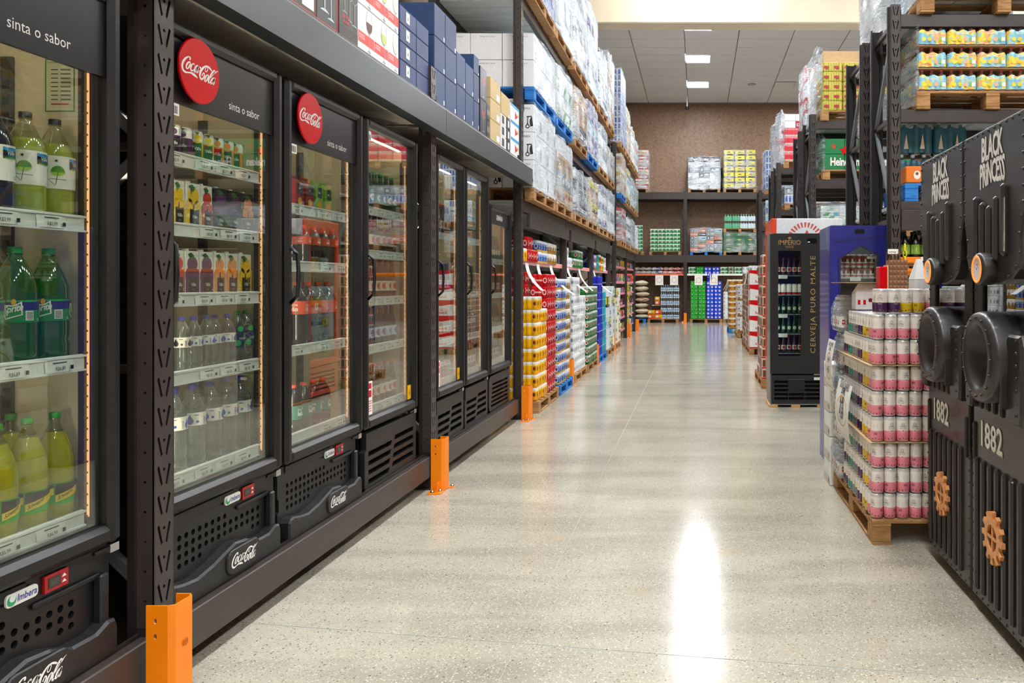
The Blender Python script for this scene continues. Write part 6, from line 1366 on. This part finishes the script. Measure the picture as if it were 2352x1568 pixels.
b = MB(); b.prism([(.05*K, Z(1.84)), (.60*K, Z(1.905)), (.60*K, Z(1.925)), (.05*K, Z(1.862))], -.003, 0, BLUD); ob('trim_ridge', b, door)
lm_ = mt('#a8a698', .5)
b = MB(); b.box(.02, W-.02, D-.04, D-.03, 1.1, Hh-.04, lm_); b.box(.02, .022, .06, D-.04, 1.1, Hh-.04, lm_); b.box(W-.022, W-.02, .06, D-.04, 1.1, Hh-.04, lm_); b.box(.04, W-.04, .06, .07, Hh-.055, Hh-.045, mt('#eef2f8', .5, 0, 0, emit=14)); ob('liner', b, t)
for k, z in enumerate((1.185, Z(1.445))):
    b = MB(); b.box(.023, W-.023, .05, D-.05, z, z+.005, RAIL); s_ = ob('shelf', b, t); b = MB(); b.box(.24*K, .36*K, .046, .048, z-.022, z+.008, PAPER); ob('price_tag', b, s_)
b = MB(); b.box(.43*K, .53*K, .046, .048, Z(1.66), Z(1.69), PAPER); ob('price_tag', b, door)
rc = can('red_white_can', .0225, .088, [(.12, mt('#b8301c', .35)), (.62, mt('#d8d4cc', .35)), (1, mt('#8a3a28', .35))], lambda b, r, z0, z1: [b.shape(gp(rrect(-.010, .010, .02, .045, .003)), mt('#7a2418', .4), cylmap(r, z0, a)) for a in (-1, .5, 2)])
ac = can('amber_can', .0225, .088, [(.5, mt('#b8742a', .35)), (1, mt('#6a3a18', .35))])
for k, (z, me, d_, x0, n, cg) in enumerate(((Z(1.445)+.006, rc, 'red and white can on the upper shelf', .10, 6, 2), (1.191, ac, 'amber can on the lower shelf', .2, 4, 1))):
    for l in range(cg):
        for i in range(n): tag(ob('drink_can', me, None, (.995+x0+.047*i, 5.95+.09, z+.0885*l), rnd.uniform(-.4, .4)), f'{d_}, blue cooler, {"upper" if l else "lower"} layer, {ORD[i]} from left', 'can', 'cans in the blue cooler')
# orange and white cooler, turned to the aisle
ORC = mt('#e8481c', .35); t = thing('drink_cooler', 'tall white and orange cooler facing the aisle behind the slim black one', 'cooler', (.875, 10.18, 0), -RP); W, Hh, D = .83, 2.155, .84
b = MB(); b.bbox(0, .03, .06, D, 0, Hh, mt('#eceef0', .35), .006); b.bbox(W-.03, W, .06, D, 0, Hh, mt('#eceef0', .35), .006); b.bbox(.03, W-.03, .06, D, Hh-.06, Hh, mt('#eceef0', .35), .004); b.box(.03, W-.03, D-.04, D, 0, Hh-.06, WHITE); b.box(.03, W-.03, .06, D-.04, .30, .34, WHITE); ob('cabinet', b, t)
b = MB(); frame_bars(b, 0, W, .38, Hh, .06, .10, .08, .16, 0, .06, ORC, .008); door = ob('door', b, t); b = MB(); b.box(.06, W-.10, .02, .024, .46, Hh-.16, GLASS); ob('glass_pane', b, door)
b = MB(); cut_plate(rect(0, W, .02, .37), [rect(.1, W-.1, .08+.05*k, .105+.05*k) for k in range(5)], .01, .05, ORC, b); b.box(.05, W-.05, .09, .1, .03, .35, BLACK); ob('grille', b, t)
b = MB(); TS = Matrix(((0, 1, 0, W+.0), (1, 0, 0, 0), (0, 0, 1, 0), (0, 0, 0, 1))); RDS = mt('#d8504a', .45)
fnS = lambda u, v: (W+.0012, .47-u+0*v, 1.93+v) if False else (W+.0012, .40+u, 1.90+v)
for k in range(28):
    a = 2*pi*k/28; b.shape(poly([(.15*cos(a-.05), .15*sin(a-.05)), (.21*cos(a-.06), .21*sin(a-.06)), (.21*cos(a+.06), .21*sin(a+.06)), (.15*cos(a+.05), .15*sin(a+.05))]), RDS, lambda u, v: fnS(u, v))
b.shape(poly([(-.13, -.02), (-.05, .07), (-.02, .05), (.02, .12), (.06, .05), (.08, .07), (.14, -.02)]), RDS, fnS); b.shape(text('APA', .045, .02, .8, 1, 'C'), PAPER, lambda u, v: (W+.002, .40+u+.01, 1.89+v)); ob('printed_logo', b, t)
for k, z in enumerate((.5, .85, 1.2, 1.55)):
    b = MB(); b.box(.04, W-.04, .08, D-.1, z, z+.01, RAIL); ob('shelf', b, t)
    for i in range(6): o = thing('drink_bottle', f'green glass bottle inside the orange cooler, {ORD[k]} shelf up, {ORD[i]} along', 'bottle', (.875+.15, 10.18-.12-.10*i, z+.011), -RP, group='bottles in the orange cooler'); spawn(P_BG, o)
# ================================================================ GOODS ON THE RIGHT RACKS
# bottle packs with printed wrap
def bpack(key, nx, ny, p, hb, wrapm, clr, capm, necks=True, film=True, hw=.62, art=None):
    """parts of a six pack: bottles in the seen rows, wrap band"""
    h = hb; b = MB(); r = p*.48
    pr = [(r*.9, .0), (r, .006), (r, h*.60), (r*.75, h*.74), (r*.34, h*.86), (r*.3, h*.93)]
    b.lathe(pr, clr, 10); b.lathe([(r*.38, h*.92), (r*.38, h*.99), (r*.3, h)], capm, 8); bm = b.mesh('bottle')
    w_ = MB(); ring = [(x, y) for x, y in lobed(nx, ny, p, 4, .3)]; zs = [(.012, 0), (h*hw, 0), (h*(hw+.1), p*.1)]; n = len(ring); cx, cy_ = nx*p/2, ny*p/2; V = []
    for z, ins in zs:
        s = 1.015-ins/cx; V += [(cx+(x-cx)*s, cy_+(y-cy_)*s, z+(.006*sin(i*1.3) if z > .1 else 0)) for i, (x, y) in enumerate(ring)]
    w_.add(V, [(j*n+i, j*n+(i+1) % n, (j+1)*n+(i+1) % n, (j+1)*n+i) for j in range(2) for i in range(n)], wrapm)
    if art:
        for sh, m_, lf in art(nx*p, h): w_.shape(sh, m_, lambda u, v, lf=lf: (u, -.003-lf, v)); w_.shape(sh, m_, lambda u, v, lf=lf: (-.003-lf, ny*p-u*ny/nx, v))
    wm = w_.mesh('wrap'); P_ = []
    for i in range(nx):
        for j in range(ny):
            if j == 0 or i == 0: P_.append(('bottle', bm, (p*(i+.5), p*(j+.5), 0)))
    P_.append(('wrap', wm)); return P_, nx*p, ny*p, h
BON = print_mat('fruit_water', ['#7fc0d8', '#8cc8dc', '#a4d6e4', '#eedc40', '#f0a890', '#f2e048'], 11, .3, (1, 1, 1.4))
PINK = mt('#f0605a', .4); PCL = clear('pink_water', '#f0c8c4', .08, .04, .4, '#d89a9c', 2.4)
bon, bw, bd, bh = bpack('bon', 3, 3, .0705, .158, BON, PCL, PINK, art=lambda W_, h: [tx('BONAFONT', W_*.5, h*.52, h*.07, PAPER, .001, .9)]+[(poly(circ(W_*(.2+.2*i), h*.3, h*.10, 10)), mt(['#f4e23c', '#e8d020', '#f0b48c', '#8ac84a'][i], .4), .0005) for i in range(4)]+[(poly(rect(W_*.8, W_*.92, h*.2, h*.38)), PAPER, .001)])
pallet('wooden pallet under the fruit water packs, first right rack', 1.575, 5.68, 2.642, 1.1, .70)
for l in range(3):
    for i in range(5):
        for j in range(3):
            if i and j: continue
            t = thing('bottle_pack', f'six-pack of pink-capped fruit water, {ORD[l]} layer, ' + (f'{ORD[i]} from the left' if j == 0 else f'aisle end, {ORD[j]} row back'), 'bottle pack', (1.59+i*.216+rnd.uniform(0, .004), 5.70+j*.22, 2.776+l*.163), group='fruit water packs'); spawn(bon, t)
    if l: b = MB(); b.box(1.58, 2.68, 5.69, 6.37, 0, .003, CARD); tag(ob('cardboard_sheet', b, None, (0, 0, 2.776+l*.163-.0035)), f'cardboard sheet between the {ORD[l-1]} and {ORD[l]} layer of fruit water packs', 'cardboard sheet')
tag(ob('stretch_film', film_shell(1.575, 1.60, 5.72, 6.40, 2.70, 3.25, film_mat('film_side', .3), .03, 4), None), 'crinkled stretch film hanging over the aisle end of the fruit water packs', 'film')
load('white wrapped load on the top level of the first right rack', 1.60, 5.66, 3.332, 1.2, .74, .85, 4, 2, 3, [['white_plain', 'aqua'], ['white_plain']], FILMD, 'l', pallab='wooden pallet on the top level of the first right rack')
load('tall white wrapped load on the top level of the second right rack', 1.53, 6.6, 3.332, 1.1, .85, 1.2, 3, 3, 5, [['white_plain', 'grey'], ['white_plain']], FILMD, 'l', pallab='wooden pallet on the top level of the second right rack', amp=.03)
load('small white wrapped load on the middle level of the second right rack', 1.50, 6.72, 2.642, 1.0, .7, .24, 3, 3, 2, [['white_plain']], FILMD, 'l', pallab='wooden pallet on the middle level of the second right rack')
# third level of the first rack: blue pallet, orange cartons, aqua bottles
pallet('blue pallet on the lower beam level of the first right rack', 1.50, 5.72, 1.982, 1.1, .64, True)
for k in range(3):
    b = MB(); b.bbox(0, .17, 0, .2, 0, .125, mt('#e87818', .4, 0, .06), .008); b.shape(poly(circ(.085, .06, .025, 12, .032)), mt('#f4f0e8', .4), lambda u, v: (u, -.001, v)); b.shape(poly(circ(.085, .07, .012, 8)), mt('#8a4a18', .4), lambda u, v: (u, -.0016, v))
    tag(ob('carton', b, None, (1.51+.175*k, 5.74, 2.115)), f'orange carton on the blue pallet of the first right rack, {ORD[k]} from the left', 'carton', 'orange cartons on the right rack')
AQ = mt('#2f6f86', .4, 0, .1, scale=20); aq, aw, ad, ah = bpack('aqua', 3, 2, .085, .25, AQ, clear('aqua_water', '#a8d4dc', .08, .04, .35, '#6fa8b4', 2.4), mt('#cfe0e4', .4), hw=.7, art=lambda W_, h: [(poly([(W_*.12, h*.15), (W_*.26, h*.15), (W_*.2, h*.6)]), mt('#e8e4d8', .4), .001), (poly([(W_*.6, h*.15), (W_*.74, h*.15), (W_*.68, h*.6)]), mt('#e8e4d8', .4), .001)])
for i in range(4):
    for l in range(1): t = thing('bottle_pack', f'dark teal wrapped bottle pack behind the orange cartons, {ORD[i]} from the left', 'bottle pack', (1.51+.262*i, 5.97, 2.115+.252*l), group='teal bottle packs'); spawn(aq, t)
for i in range(2): t = thing('bottle_pack', f'dark teal bottle pack on top of the others, {"left" if i == 0 else "right"} one', 'bottle pack', (1.53+.262*i, 5.98, 2.115+.252), group='teal bottle packs'); spawn(aq, t)
b = MB(); b.bbox(0, .28, 0, .22, 0, .16, CARD, .004); b.add([(0, 0, .16), (.28, 0, .16), (.3, -.06, .2), (-.02, -.06, .2)], [(0, 1, 2, 3)], CARD); tag(ob('carton', b, None, (2.06, 5.73, 2.115)), 'open brown carton beside the orange cartons on the right rack', 'carton')
CLB = clear('clear_bag', '#e8eef0', .12, .1, .3, '#cfd6da', 2)
for k in range(5): tag(ob('water_jug', MB().lathe([(.0, 0), (.05, .005), (.055, .06), (.05, .12), (.02, .15), (.018, .18)], CLB, 12).mesh('water_jug'), None, (2.10+.06*k, 5.80+.03*(k % 2), 2.276)), f'clear plastic jug on the open brown carton, {ORD[k]} from the left', 'bottle', 'clear jugs on the right rack')
# wine bottles on the shelf with the orange price rail
WB = bottle('wine', .036, .20, mt('#12160c', .12, 0, 0, .6), mt('#2a2418', .4), (.03, .10, mt('#7fa83a', .45, 0, .1)), None, lambda b, r, z0, z1: [b.shape(poly(rect(-.018, .018, .012, .05)), mt('#d8d8a8', .4, 0, .1), cylmap(r+.0004, z0, a)) for a in (-.8, .9)], .48, None, False, .013)
for i in range(12):
    for j in range(2):
        t = thing('wine_bottle', f'dark bottle with green label, {"front" if j == 0 else "back"} row of the orange-edged shelf, {ORD[i]} from the left', 'bottle', (1.52+.078*i, 5.80+.09*j, 1.5705), rnd.uniform(-.4, .4), group='green-labelled bottles on the right rack'); spawn(WB, t)
sg = MB(); sg.box(0, .075, -.0015, 0, 0, .035, PAPER); sg.shape(poly(rect(.008, .06, .012, .016)), INK, flat(0, 0, -.002)); sgm = sg.mesh('price_tag')
for x in (1.37, 1.62, 1.95): tag(ob('price_tag', sgm, None, (x, 5.727 if x > 1.5 else 5.69, 1.545 if x > 1.5 else 1.60)), f'small white price tag {"on the rack upright" if x < 1.5 else ("at left of the orange rail" if x < 1.8 else "farther right on the orange rail")}, right rack', 'sign')
chain('yellow plastic chain hanging on the first right rack by the wine bottles', 1.49, 5.68, 1.42, 1.72, s=.9)
# third row
t3 = load('load of green beer cartons with red stars, third right rack', 1.62, 10.24, 2.732, 1.15, .74, .40, 4, 2, 2, [['greenbox'], ['greenbox']], None, 'l', pallab='wooden pallet under the green cartons with red stars')
b = MB(); 
for x in (.29, .86): b.shape(text('Heineken', .10, .03, .72, .95, 'C'), PAPER, lambda u, v: (u+x, -.004, v+.05)); b.shape(poly(star(x, .24, .075)), RED, lambda u, v: (u, -.004, v))
ob('lettering', b, t3); ob('stretch_film', film_shell(0, .03, .0, .74, -.02, .42, film_mat('film_side', .3), .05, 9), t3)
me_, ow, od, oh = PK['olive_can_pack']
pallet('wooden pallet under the olive can packs, third right rack', 1.60, 10.22, 3.492, 1.15, .78)
for l in range(5):
    for i in range(4): tag(ob('can_pack', me_, None, (1.62+i*.268, 10.24, 3.626+l*.126)), f'olive green can pack, {ORD[l]} layer, {ORD[i]} from the left, third right rack', 'can pack', 'olive can packs')
    for j in range(2): tag(ob('can_pack', me_, None, (1.62, 10.24+.201*(j+1), 3.626+l*.126)), f'olive green can pack, {ORD[l]} layer, {ORD[j+1]} row back, third right rack', 'can pack', 'olive can packs')
tag(ob('stretch_film', film_shell(1.56, 1.625, 10.27, 11.1, 3.5, 4.42, FILMD, .05, 14), None), 'stretch film sheet over the aisle end of the olive can packs', 'film')
tag(ob('carton', box_mesh('card', .5, .4, .2, CARD, None), None, (1.66, 10.45, 3.626+5*.126)), 'brown carton under film on top of the olive can packs', 'carton')
for i in range(4): o = thing('drink_bottle', f'orange-labelled bottle on the olive can packs, {ORD[i]} from the left', 'bottle', (2.22+.105*i, 10.32, 3.626+5*.126+.001), group='orange-labelled bottles up high'); o.scale = (1, 1, .62); spawn(P_MATE, o)
load('mixed load of pale green and white goods, lower level of the third right rack', 1.60, 10.26, 2.002, 1.2, .72, .26, 5, 3, 2, [['green_leaf', 'white_plain', 'cream'], ['white_plain', 'green_leaf']], FILM, 'l', pallab='wooden pallet on the lower level of the third right rack', amp=.05)
load('low load of brown cartons, lower level of the fourth right rack', 1.60, 11.42, 2.002, 1.1, .64, .3, 3, 2, 2, [['card']], FILML, 'l', pallab='wooden pallet on the lower level of the fourth right rack', joined=True)
load('pale wrapped load, top level of the fourth right rack', 1.56, 11.42, 3.492, 1.2, .64, .9, 4, 2, 4, [['white_plain', 'red']], FILM, 'l', pallab='wooden pallet on the top level of the fourth right rack', joined=True, amp=.05)
for (y, nm) in ((14.5, 'fifth'), (15.6, 'sixth')):
    pallet(f'wooden pallet on the top level of the {nm} right rack', 1.58, y, 3.502, 1.1, .66, joined=True)
    me_, ow, od, oh = PK['rose_pack']
    for l in range(4):
        for i in range(3): tag(ob('can_pack', me_, None, (1.60+i*.27, y+.02, 3.636+l*.151)), f'rose red can pack, {ORD[l]} layer, {ORD[i]} from the left, {nm} right rack', 'can pack', f'rose red can packs, {nm} right rack')
    load(f'white cartons on the rose red can packs, {nm} right rack', 1.60, y+.02, 3.636+.604, .82, .6, .26, 4, 2, 2, [['white_plain', 'red'], ['white_plain']], None, 'l', pal=False)
    tag(ob('stretch_film', film_shell(1.52, 1.60, y+.04, y+.6, 3.55, 4.5, FILMD, .06, 20), None), f'stretch film over the aisle end of the rose red packs, {nm} right rack', 'film')
    load(f'dark blue load on the middle level of the {nm} right rack', 1.60, y, 2.732, 1.1, .66, .3, 4, 2, 2, [['blue_cans'], ['grey']], FILML, 'l', pallab=f'wooden pallet on the middle level of the {nm} right rack', joined=True)
    load(f'orange and brown goods on the lower level of the {nm} right rack', 1.60, y, 2.002, 1.1, .66, .42, 4, 2, 3, [['orangebox', 'card'], ['card'], ['red', 'cream']], FILML, 'l', pallab=f'wooden pallet on the lower level of the {nm} right rack', joined=True)
load('blue striped wrapped load, top level of the seventh right rack', 1.62, 18.8, 3.502, 1.1, .66, .92, 4, 2, 6, [['blue_cans']], FILML, 'l', pallab='wooden pallet on the top level of the seventh right rack', joined=True, amp=.05)
load('pale load, middle level of the seventh right rack', 1.62, 18.8, 2.732, 1.1, .66, .5, 4, 2, 3, [['aqua', 'blue_cans']], FILML, 'l', pallab='wooden pallet on the middle level of the seventh right rack', joined=True)
load('brown load, lower level of the seventh right rack', 1.62, 18.8, 2.002, 1.1, .66, .5, 4, 2, 3, [['card', 'grey']], FILML, 'l', pallab='wooden pallet on the lower level of the seventh right rack', joined=True)
# ---------------------------------------------------------------- floor stacks along the right of the aisle
KINDS['red_script'] = (mt('#efece6', .45), lambda W_, h: [(poly([(0, h*.82), (W_*.5, h*.7), (W_, h*.84), (W_, h), (0, h)]), RED, .001), (poly(rect(0, W_, 0, h*.07)), RED, .001), tx('Budweiser', W_*.5, h*.2, h*.16, RED, .0015, .7)]+[(poly(circ(W_*.5, h*.48, h*.11, 12)), mt('#c8a060', .4), .001), (poly(circ(W_*.5, h*.48, h*.06, 10)), PAPER, .0016)])
KINDS['crate'] = (mt('#d8c8b4', .5), lambda W_, h: [(poly(rect(W_*(.04+.2*i), W_*(.18+.2*i), h*.15, h*.8)), mt('#7a4424', .4), .001) for i in range(5)]+[(poly(rect(0, W_, 0, h*.1)), RED, .0014)])
load('tall stack of white and red beer cartons with script, right of the aisle', 1.0, 15.3, 0, .44, 3.2, 1.55, 2, 9, 5, [['red_script', 'red_script', 'red_script']], None, 'l', pallab='wooden pallet under the white and red beer cartons', name='carton_stack', joined=True) if False else None
KINDS2 = KINDS
pallet('wooden pallet under the white and red beer cartons, right of the aisle', 1.0, 15.3, 0, .44, 1.2, joined=True); pallet('second wooden pallet under the red and white crates, farther back', 1.0, 16.6, 0, .44, 1.2, joined=True)
for l in range(5):
    b_, art = KINDS['red_script']; me = box_mesh('red_script', .42, .36, .30, b_, art, False); tag(ob('carton', me, None, (1.01+rnd.uniform(0, .01), 15.31, .132+.302*l)), f'white and red beer carton facing the camera, {ORD[l]} from the floor', 'carton', 'white and red beer cartons')
b_, art = KINDS['crate']; me = box_mesh('crate', .42, .38, .112, b_, art, False)
for k in range(5):
    for l in range(13): tag(ob('can_tray', me, None, (1.0+rnd.uniform(0, .015), 15.69+.395*k+(.0 if k < 2 else .12), .132+.1135*l)), f'tray of red and brown cans, {ORD[l]} layer up, {ORD[k]} stack behind the beer cartons', 'can tray', 'can trays right of the aisle')
for l in range(2): tag(ob('can_pack', PK['white_pack'][0], None, (1.05, 16.0+.3*l, .132+.1135*13+.001)), f'white can pack on top of the can trays, {"near" if l == 0 else "far"} one', 'can pack')
sign('white price sheet on top of the red and brown can trays', .99, 15.9, 1.62, .3, .25, .05, -RP)
pallet('blue pallet under the golden can packs, right of the aisle', .86, 21.9, 0, .8, 1.2, True, joined=True)
for l in range(9):
    for i in range(2): tag(ob('can_pack', PK['gold_can_pack'][0], None, (.87+.2*i, 21.92, .132+.151*l)), f'golden can pack right of the aisle, {ORD[l]} layer, {"left" if i == 0 else "right"} column', 'can pack', 'golden can packs')
    for j in range(2): tag(ob('can_pack', PK['white_pack' if j else 'gold_can_pack'][0], None, (.87, 22.2+.27*j, .132+.151*l)), f'{"white" if j else "golden"} can pack, {ORD[l]} layer, {ORD[j+1]} row behind the golden front', 'can pack', 'golden can packs')
for k in range(3): sign(f'white price sheet on the golden can packs, {ORD[k]} one', .855, 21.98+.3*k, 1.5, .28, .5-.1*k, .12, -RP)
pallet('wooden pallet by the far right guard', 1.0, 20.0, 0, .42, 1.1, joined=True)
for l in range(9):
    for j in range(4): tag(ob('can_pack', PK['white_pack' if (l+j) % 3 else 'gold_white_pack'][0], None, (1.02, 20.02+.27*j, .132+.136*l)), f'pale can pack between the two right stacks, {ORD[l]} layer, {ORD[j]} row back', 'can pack', 'pale can packs right of the aisle')
pallet('wooden pallet under the red and white packs behind the orange cooler', .84, 10.4, 0, .6, 1.2)
b_, art = KINDS['crate']; me = box_mesh('crate2', .28, .38, .135, b_, art, False)
for k in range(2):
    for l in range(11 if k else 12): tag(ob('can_tray', me, None, (.845+rnd.uniform(0, .02)+(.02 if k > 2 else 0), 10.42+.40*k+(.03 if k > 2 else 0), .132+.1365*l)), f'red and white can tray behind the orange cooler, {ORD[l]} layer, {ORD[k]} row back', 'can tray', 'can trays behind the orange cooler')
# ================================================================ GOODS AT THE BACK WALL
YF_ = 27.72
def bl(label, x0, x1, z, h, nx, nz, kinds, film, blue=False, pl=True, d=.98):
    load(label, x0, YF_, z, x1-x0, d, h, nx, 3, nz, kinds, film, 'r', pallab=f'pallet under the {label}', joined=True, blue=blue, pal=pl, amp=.04)
bl('white wrapped load, top of the far rack', -.33, .80, 4.572, 1.12, 3, 6, [['white_plain', 'grey'], ['grey', 'white_plain', 'black']], FILMD)
bl('yellow and dark carton load, top of the far rack', .91, 2.06, 4.572, 1.36, 3, 7, [['yellow']], FILML)
bl('red and white sack load, top left of the far rack', -3.0, -1.72, 4.572, 1.35, 2, 8, [['brownbag', 'red'], ['cream']], FILM)
for key, nm, x0, z, nx, nz, cat_ in (('soda_can_pack', 'green and white soda can pack', -1.68, 2.506, 4, 6, 0), ('soda_can_pack', 'green and white soda can pack', -3.0, 2.506, 4, 7, 1)):
    me_, ow, od, oh = PK[key]; pallet(f'pallet under the green and white soda packs, {"second" if not cat_ else "first"} from left on the far rack', x0-.01, YF_, 2.372, 1.12, .98, joined=True)
    for l in range(nz):
        for i in range(nx): tag(ob('soda_can_pack', me_, None, (x0+i*.2655+.01, YF_+.01, z+l*.1305)), f'{nm}, {"left" if cat_ else "right"} far rack stack, {ORD[l]} layer, {ORD[i]} from left', 'can pack', 'soda packs on the far rack')
KINDS['redgreen'] = (mt('#8fae9a', .45), lambda W_, h: [(poly(rect(W_*(.05+.24*i), W_*(.22+.24*i), h*.1, h*.6)), mt(['#c8643c', '#3a8a5c'][i % 2], .4), .001) for i in range(4)])
bl('mixed drinks load with orange and grey packs, blue pallet, far rack', -.26, .87, 2.372, .80, 4, 6, [['orangebox', 'redgreen', 'grey', 'black'], ['orangebox', 'grey', 'aqua', 'grey']], FILML, True)
bl('dark green carton load on the far rack', .91, 2.06, 2.372, .66, 3, 4, [['darkgreen']], FILML)
bl('green bottle load on top of the dark green cartons, far rack', .93, 2.04, 3.165, .50, 8, 1, [['darkgreen', 'aqua']], FILM) if False else None
pallet('pallet lying on the dark green cartons of the far rack', .91, YF_, 3.17, 1.15, .98, joined=True)
gb, gw, gd, gh = bpack('gb', 3, 2, .09, .25, mt('#5fae8a', .4, 0, .1), clear('mint_bottle', '#b8e0cc', .08, .05, .5, '#7fc4a4', 2), mt('#2a9a5a', .4)); gb2 = bpack('gb2', 3, 2, .09, .25, mt('#c8dce0', .4, 0, .1), clear('pale_bottle', '#d8e8ec', .08, .05, .5, '#b8ccd2', 2), mt('#8ac8b0', .4))[0]
for l in range(2):
    for i in range(4): t = thing('bottle_pack', f'{"green" if i < 2 else "clear"} bottle pack on the upper pallet of the far rack, {"lower" if l == 0 else "upper"} layer, {ORD[i]} from left', 'bottle pack', (.94+.275*i, YF_+.02, 3.304+.255*l), group='bottle packs on the far rack'); spawn(gb if i < 2 else gb2, t)
# far shelf
def sack(me_key, w_, d, h, m, art=None):
    k = ('sack', me_key)
    if k in _PK: return _PK[k]
    b = MB(); NX, NY = 8, 6; V = []; Fc = []
    for s in (0, 1):
        for j in range(NY+1):
            for i in range(NX+1):
                u, v = i/NX, j/NY; e = (min(u, 1-u)*min(v, 1-v)*4)**.38 if 0 < u < 1 and 0 < v < 1 else 0; V.append((w_*u, d*v, h/2+(h/2*e)*(1 if s else -1)+.006*sin(9*u+5*v)))
    n = (NX+1)*(NY+1)
    for s in (0, 1):
        for j in range(NY):
            for i in range(NX):
                a = s*n+j*(NX+1)+i; q = (a, a+1, a+NX+2, a+NX+1); Fc.append(q if s else q[::-1])
    b.add(V, Fc, m, True); _PK[k] = b.mesh('sack'); return _PK[k]
SM = [sack(f's{i}', .26, .3, .13, print_mat(f'sackp{i}', c, 16, .35)) for i, c in enumerate((['#e8e4da', '#d8d0c0', '#8a8f9c', '#f2efe8'], ['#efeae0', '#c8202a', '#f2efe8', '#d8d0c0'], ['#e8e8ec', '#4a5a9c', '#f4f2ee', '#c8c8d4']))]
for i in range(9):
    for l in range(2):
        q = [0, 0, 0, 2, 2, 1, 1, 1, 1][i]; tag(ob('sack', SM[q], None, (-2.25+.2*i, YF_+.06, 1.70+.125*l)), f'{["cream", "red and white", "white and blue"][q]} bag on the far shelf, {"lower" if l == 0 else "upper"}, {ORD[i]} from the left', 'bag', 'bags on the far shelf')
xs_ = -.33
for i, (key, nm) in enumerate([('soda_can_pack', 'green can pack'), ('lime_pack', 'bright green can pack'), ('slim', ''), ('pepsi_pack', 'blue can pack'), ('pepsi_pack', 'blue can pack, second'), ('soda_can_pack', 'green and white can pack'), ('green_pack', 'white and green can pack'), ('soda_can_pack', 'green and white can pack, right end'), ('white_pack', 'white can pack at the right end')]):
    if key == 'slim': continue
    for l in range(2): tag(ob('can_pack', PK[key][0], None, (xs_, YF_+.08, 1.697+PK[key][3]*l)), f'{nm} on the far shelf, {"lower" if l == 0 else "upper"} layer', 'can pack', 'can packs on the far shelf')
    xs_ += PK[key][1]+.02
for k, x in enumerate((-1.34, -.82, .04, .57)): 
    o = sign(f'white price sign hanging from the far shelf, {ORD[k]} from the left', x, 27.744, 1.67, .28, .35, .01, 0)
# floor goods at the back
pallet('wooden pallet under the water packs at the far wall', -1.76, YF_, 0, 1.1, .98, joined=True); pallet('wooden pallet under the bright green and blue can packs', -.27, YF_, 0, 1.14, .98, joined=True); pallet('wooden pallet right of the blue can packs at the far wall', .89, YF_, 0, 1.1, .98, joined=True); pallet('blue pallet under the cream sacks at the far left', -3.0, YF_-.15, 0, 1.2, .98, True, joined=True)
wp, ww, wd_, wh = bpack('wp', 3, 2, .072, .235, mt('#c4d4e0', .35, 0, .1), clear('blue_water', '#c4d8e4', .08, .05, .5, '#9fb8c8', 2), mt('#d8e4ec', .4), hw=.5, art=lambda W_, h: [(poly(rect(W_*.05, W_*.95, h*.3, h*.42)), mt('#5c8ab4', .4), .001)])
for l in range(5):
    for i in range(3): t = thing('bottle_pack', f'water bottle pack at the far wall, {ORD[l]} layer, {ORD[i]} from the left', 'bottle pack', (-1.30+.222*i, YF_+.03, .132+.24*l), group='water packs at the far wall'); spawn(wp, t)
for l, n_, z in ((0, 2, .132), (1, 2, .29), (2, 1, .62), (3, 1, .76)):
    for i in range(n_):
        b = MB(); b.bbox(0, .25 if l < 2 else .17, 0, .3, 0, .15, mt('#f0b400' if (i+l) % 2 else '#e85c18', .4, 0, .1), .012); b.shape(poly(circ(.08, .08, .05, 10)), mt('#e8e0d0', .4), lambda u, v: (u, -.001, v)); b.shape(poly(rect(.03, .22 if l < 2 else .15, .02, .05)), mt('#c43018', .4), lambda u, v: (u, -.0012, v))
        tag(ob('snack_pack', b, None, (-1.75+.255*i+(.25 if l > 1 else 0), YF_+.02, z)), f'yellow and orange snack pack beside the far water packs, {ORD[l]} level, {"left" if i == 0 else "right"}', 'snack pack', 'snack packs at the far wall')
b = MB(); b.box(-1.60, -1.31, YF_+.05, YF_+.5, .60, .615, RAIL); b.box(-1.6, -1.58, YF_+.05, YF_+.5, .13, .60, STEELD); tag(ob('low_shelf', b, None), 'small shelf between the snack packs at the far wall', 'shelf')
for k, key in ((0, 'lime_pack'), (1, 'pepsi_pack')):
    for l in range(10):
        for i in range(2): tag(ob('soda_can_pack', PK[key][0], None, (-.25+.56*k+.268*i+rnd.uniform(0, .008), YF_+.02, .132+.1325*l)), f'{"bright green" if k == 0 else "blue"} can pack at the far wall, {ORD[l]} layer, {"left" if i == 0 else "right"} column', 'can pack', f'{"bright green" if k == 0 else "blue"} can packs at the far wall')
tag(ob('can_pack', PK['slim_blue_pack'][0], None, (.33, YF_+.02, .132+.1325*10)), 'tall dark blue pack on top of the blue can packs at the far wall', 'can pack')
for l in range(7):
    for i in range(2): tag(ob('can_pack', PK['green_pack' if i else 'white_pack'][0], None, (.91+.2*i, YF_+.02, .132+.1355*l)), f'{"green" if i else "white"} can pack right of the blue ones at the far wall, {ORD[l]} layer', 'can pack', 'white and green packs at the far wall')
BS = [sack(f'b{i}', .48, .6, .20, print_mat(f'bigsack{i}', c, 9, .55)) for i, c in enumerate((['#d8cdb4', '#e2d8c2', '#cfc2a4', '#e8dfcc'], ['#d8cdb4', '#9c5a3c', '#e2d8c2', '#cfc2a4']))]
for l in range(7):
    for i in range(2): tag(ob('sack', BS[1 if l == 3 else 0], None, (-2.20-.5*i+rnd.uniform(-.02, .02), YF_-.1, .125+.195*l)), f'cream sack{" with brown print" if l == 3 else ""} at the far left, {ORD[l]} from the bottom, {"right" if i == 0 else "left"} pile', 'sack', 'cream sacks at the far left')
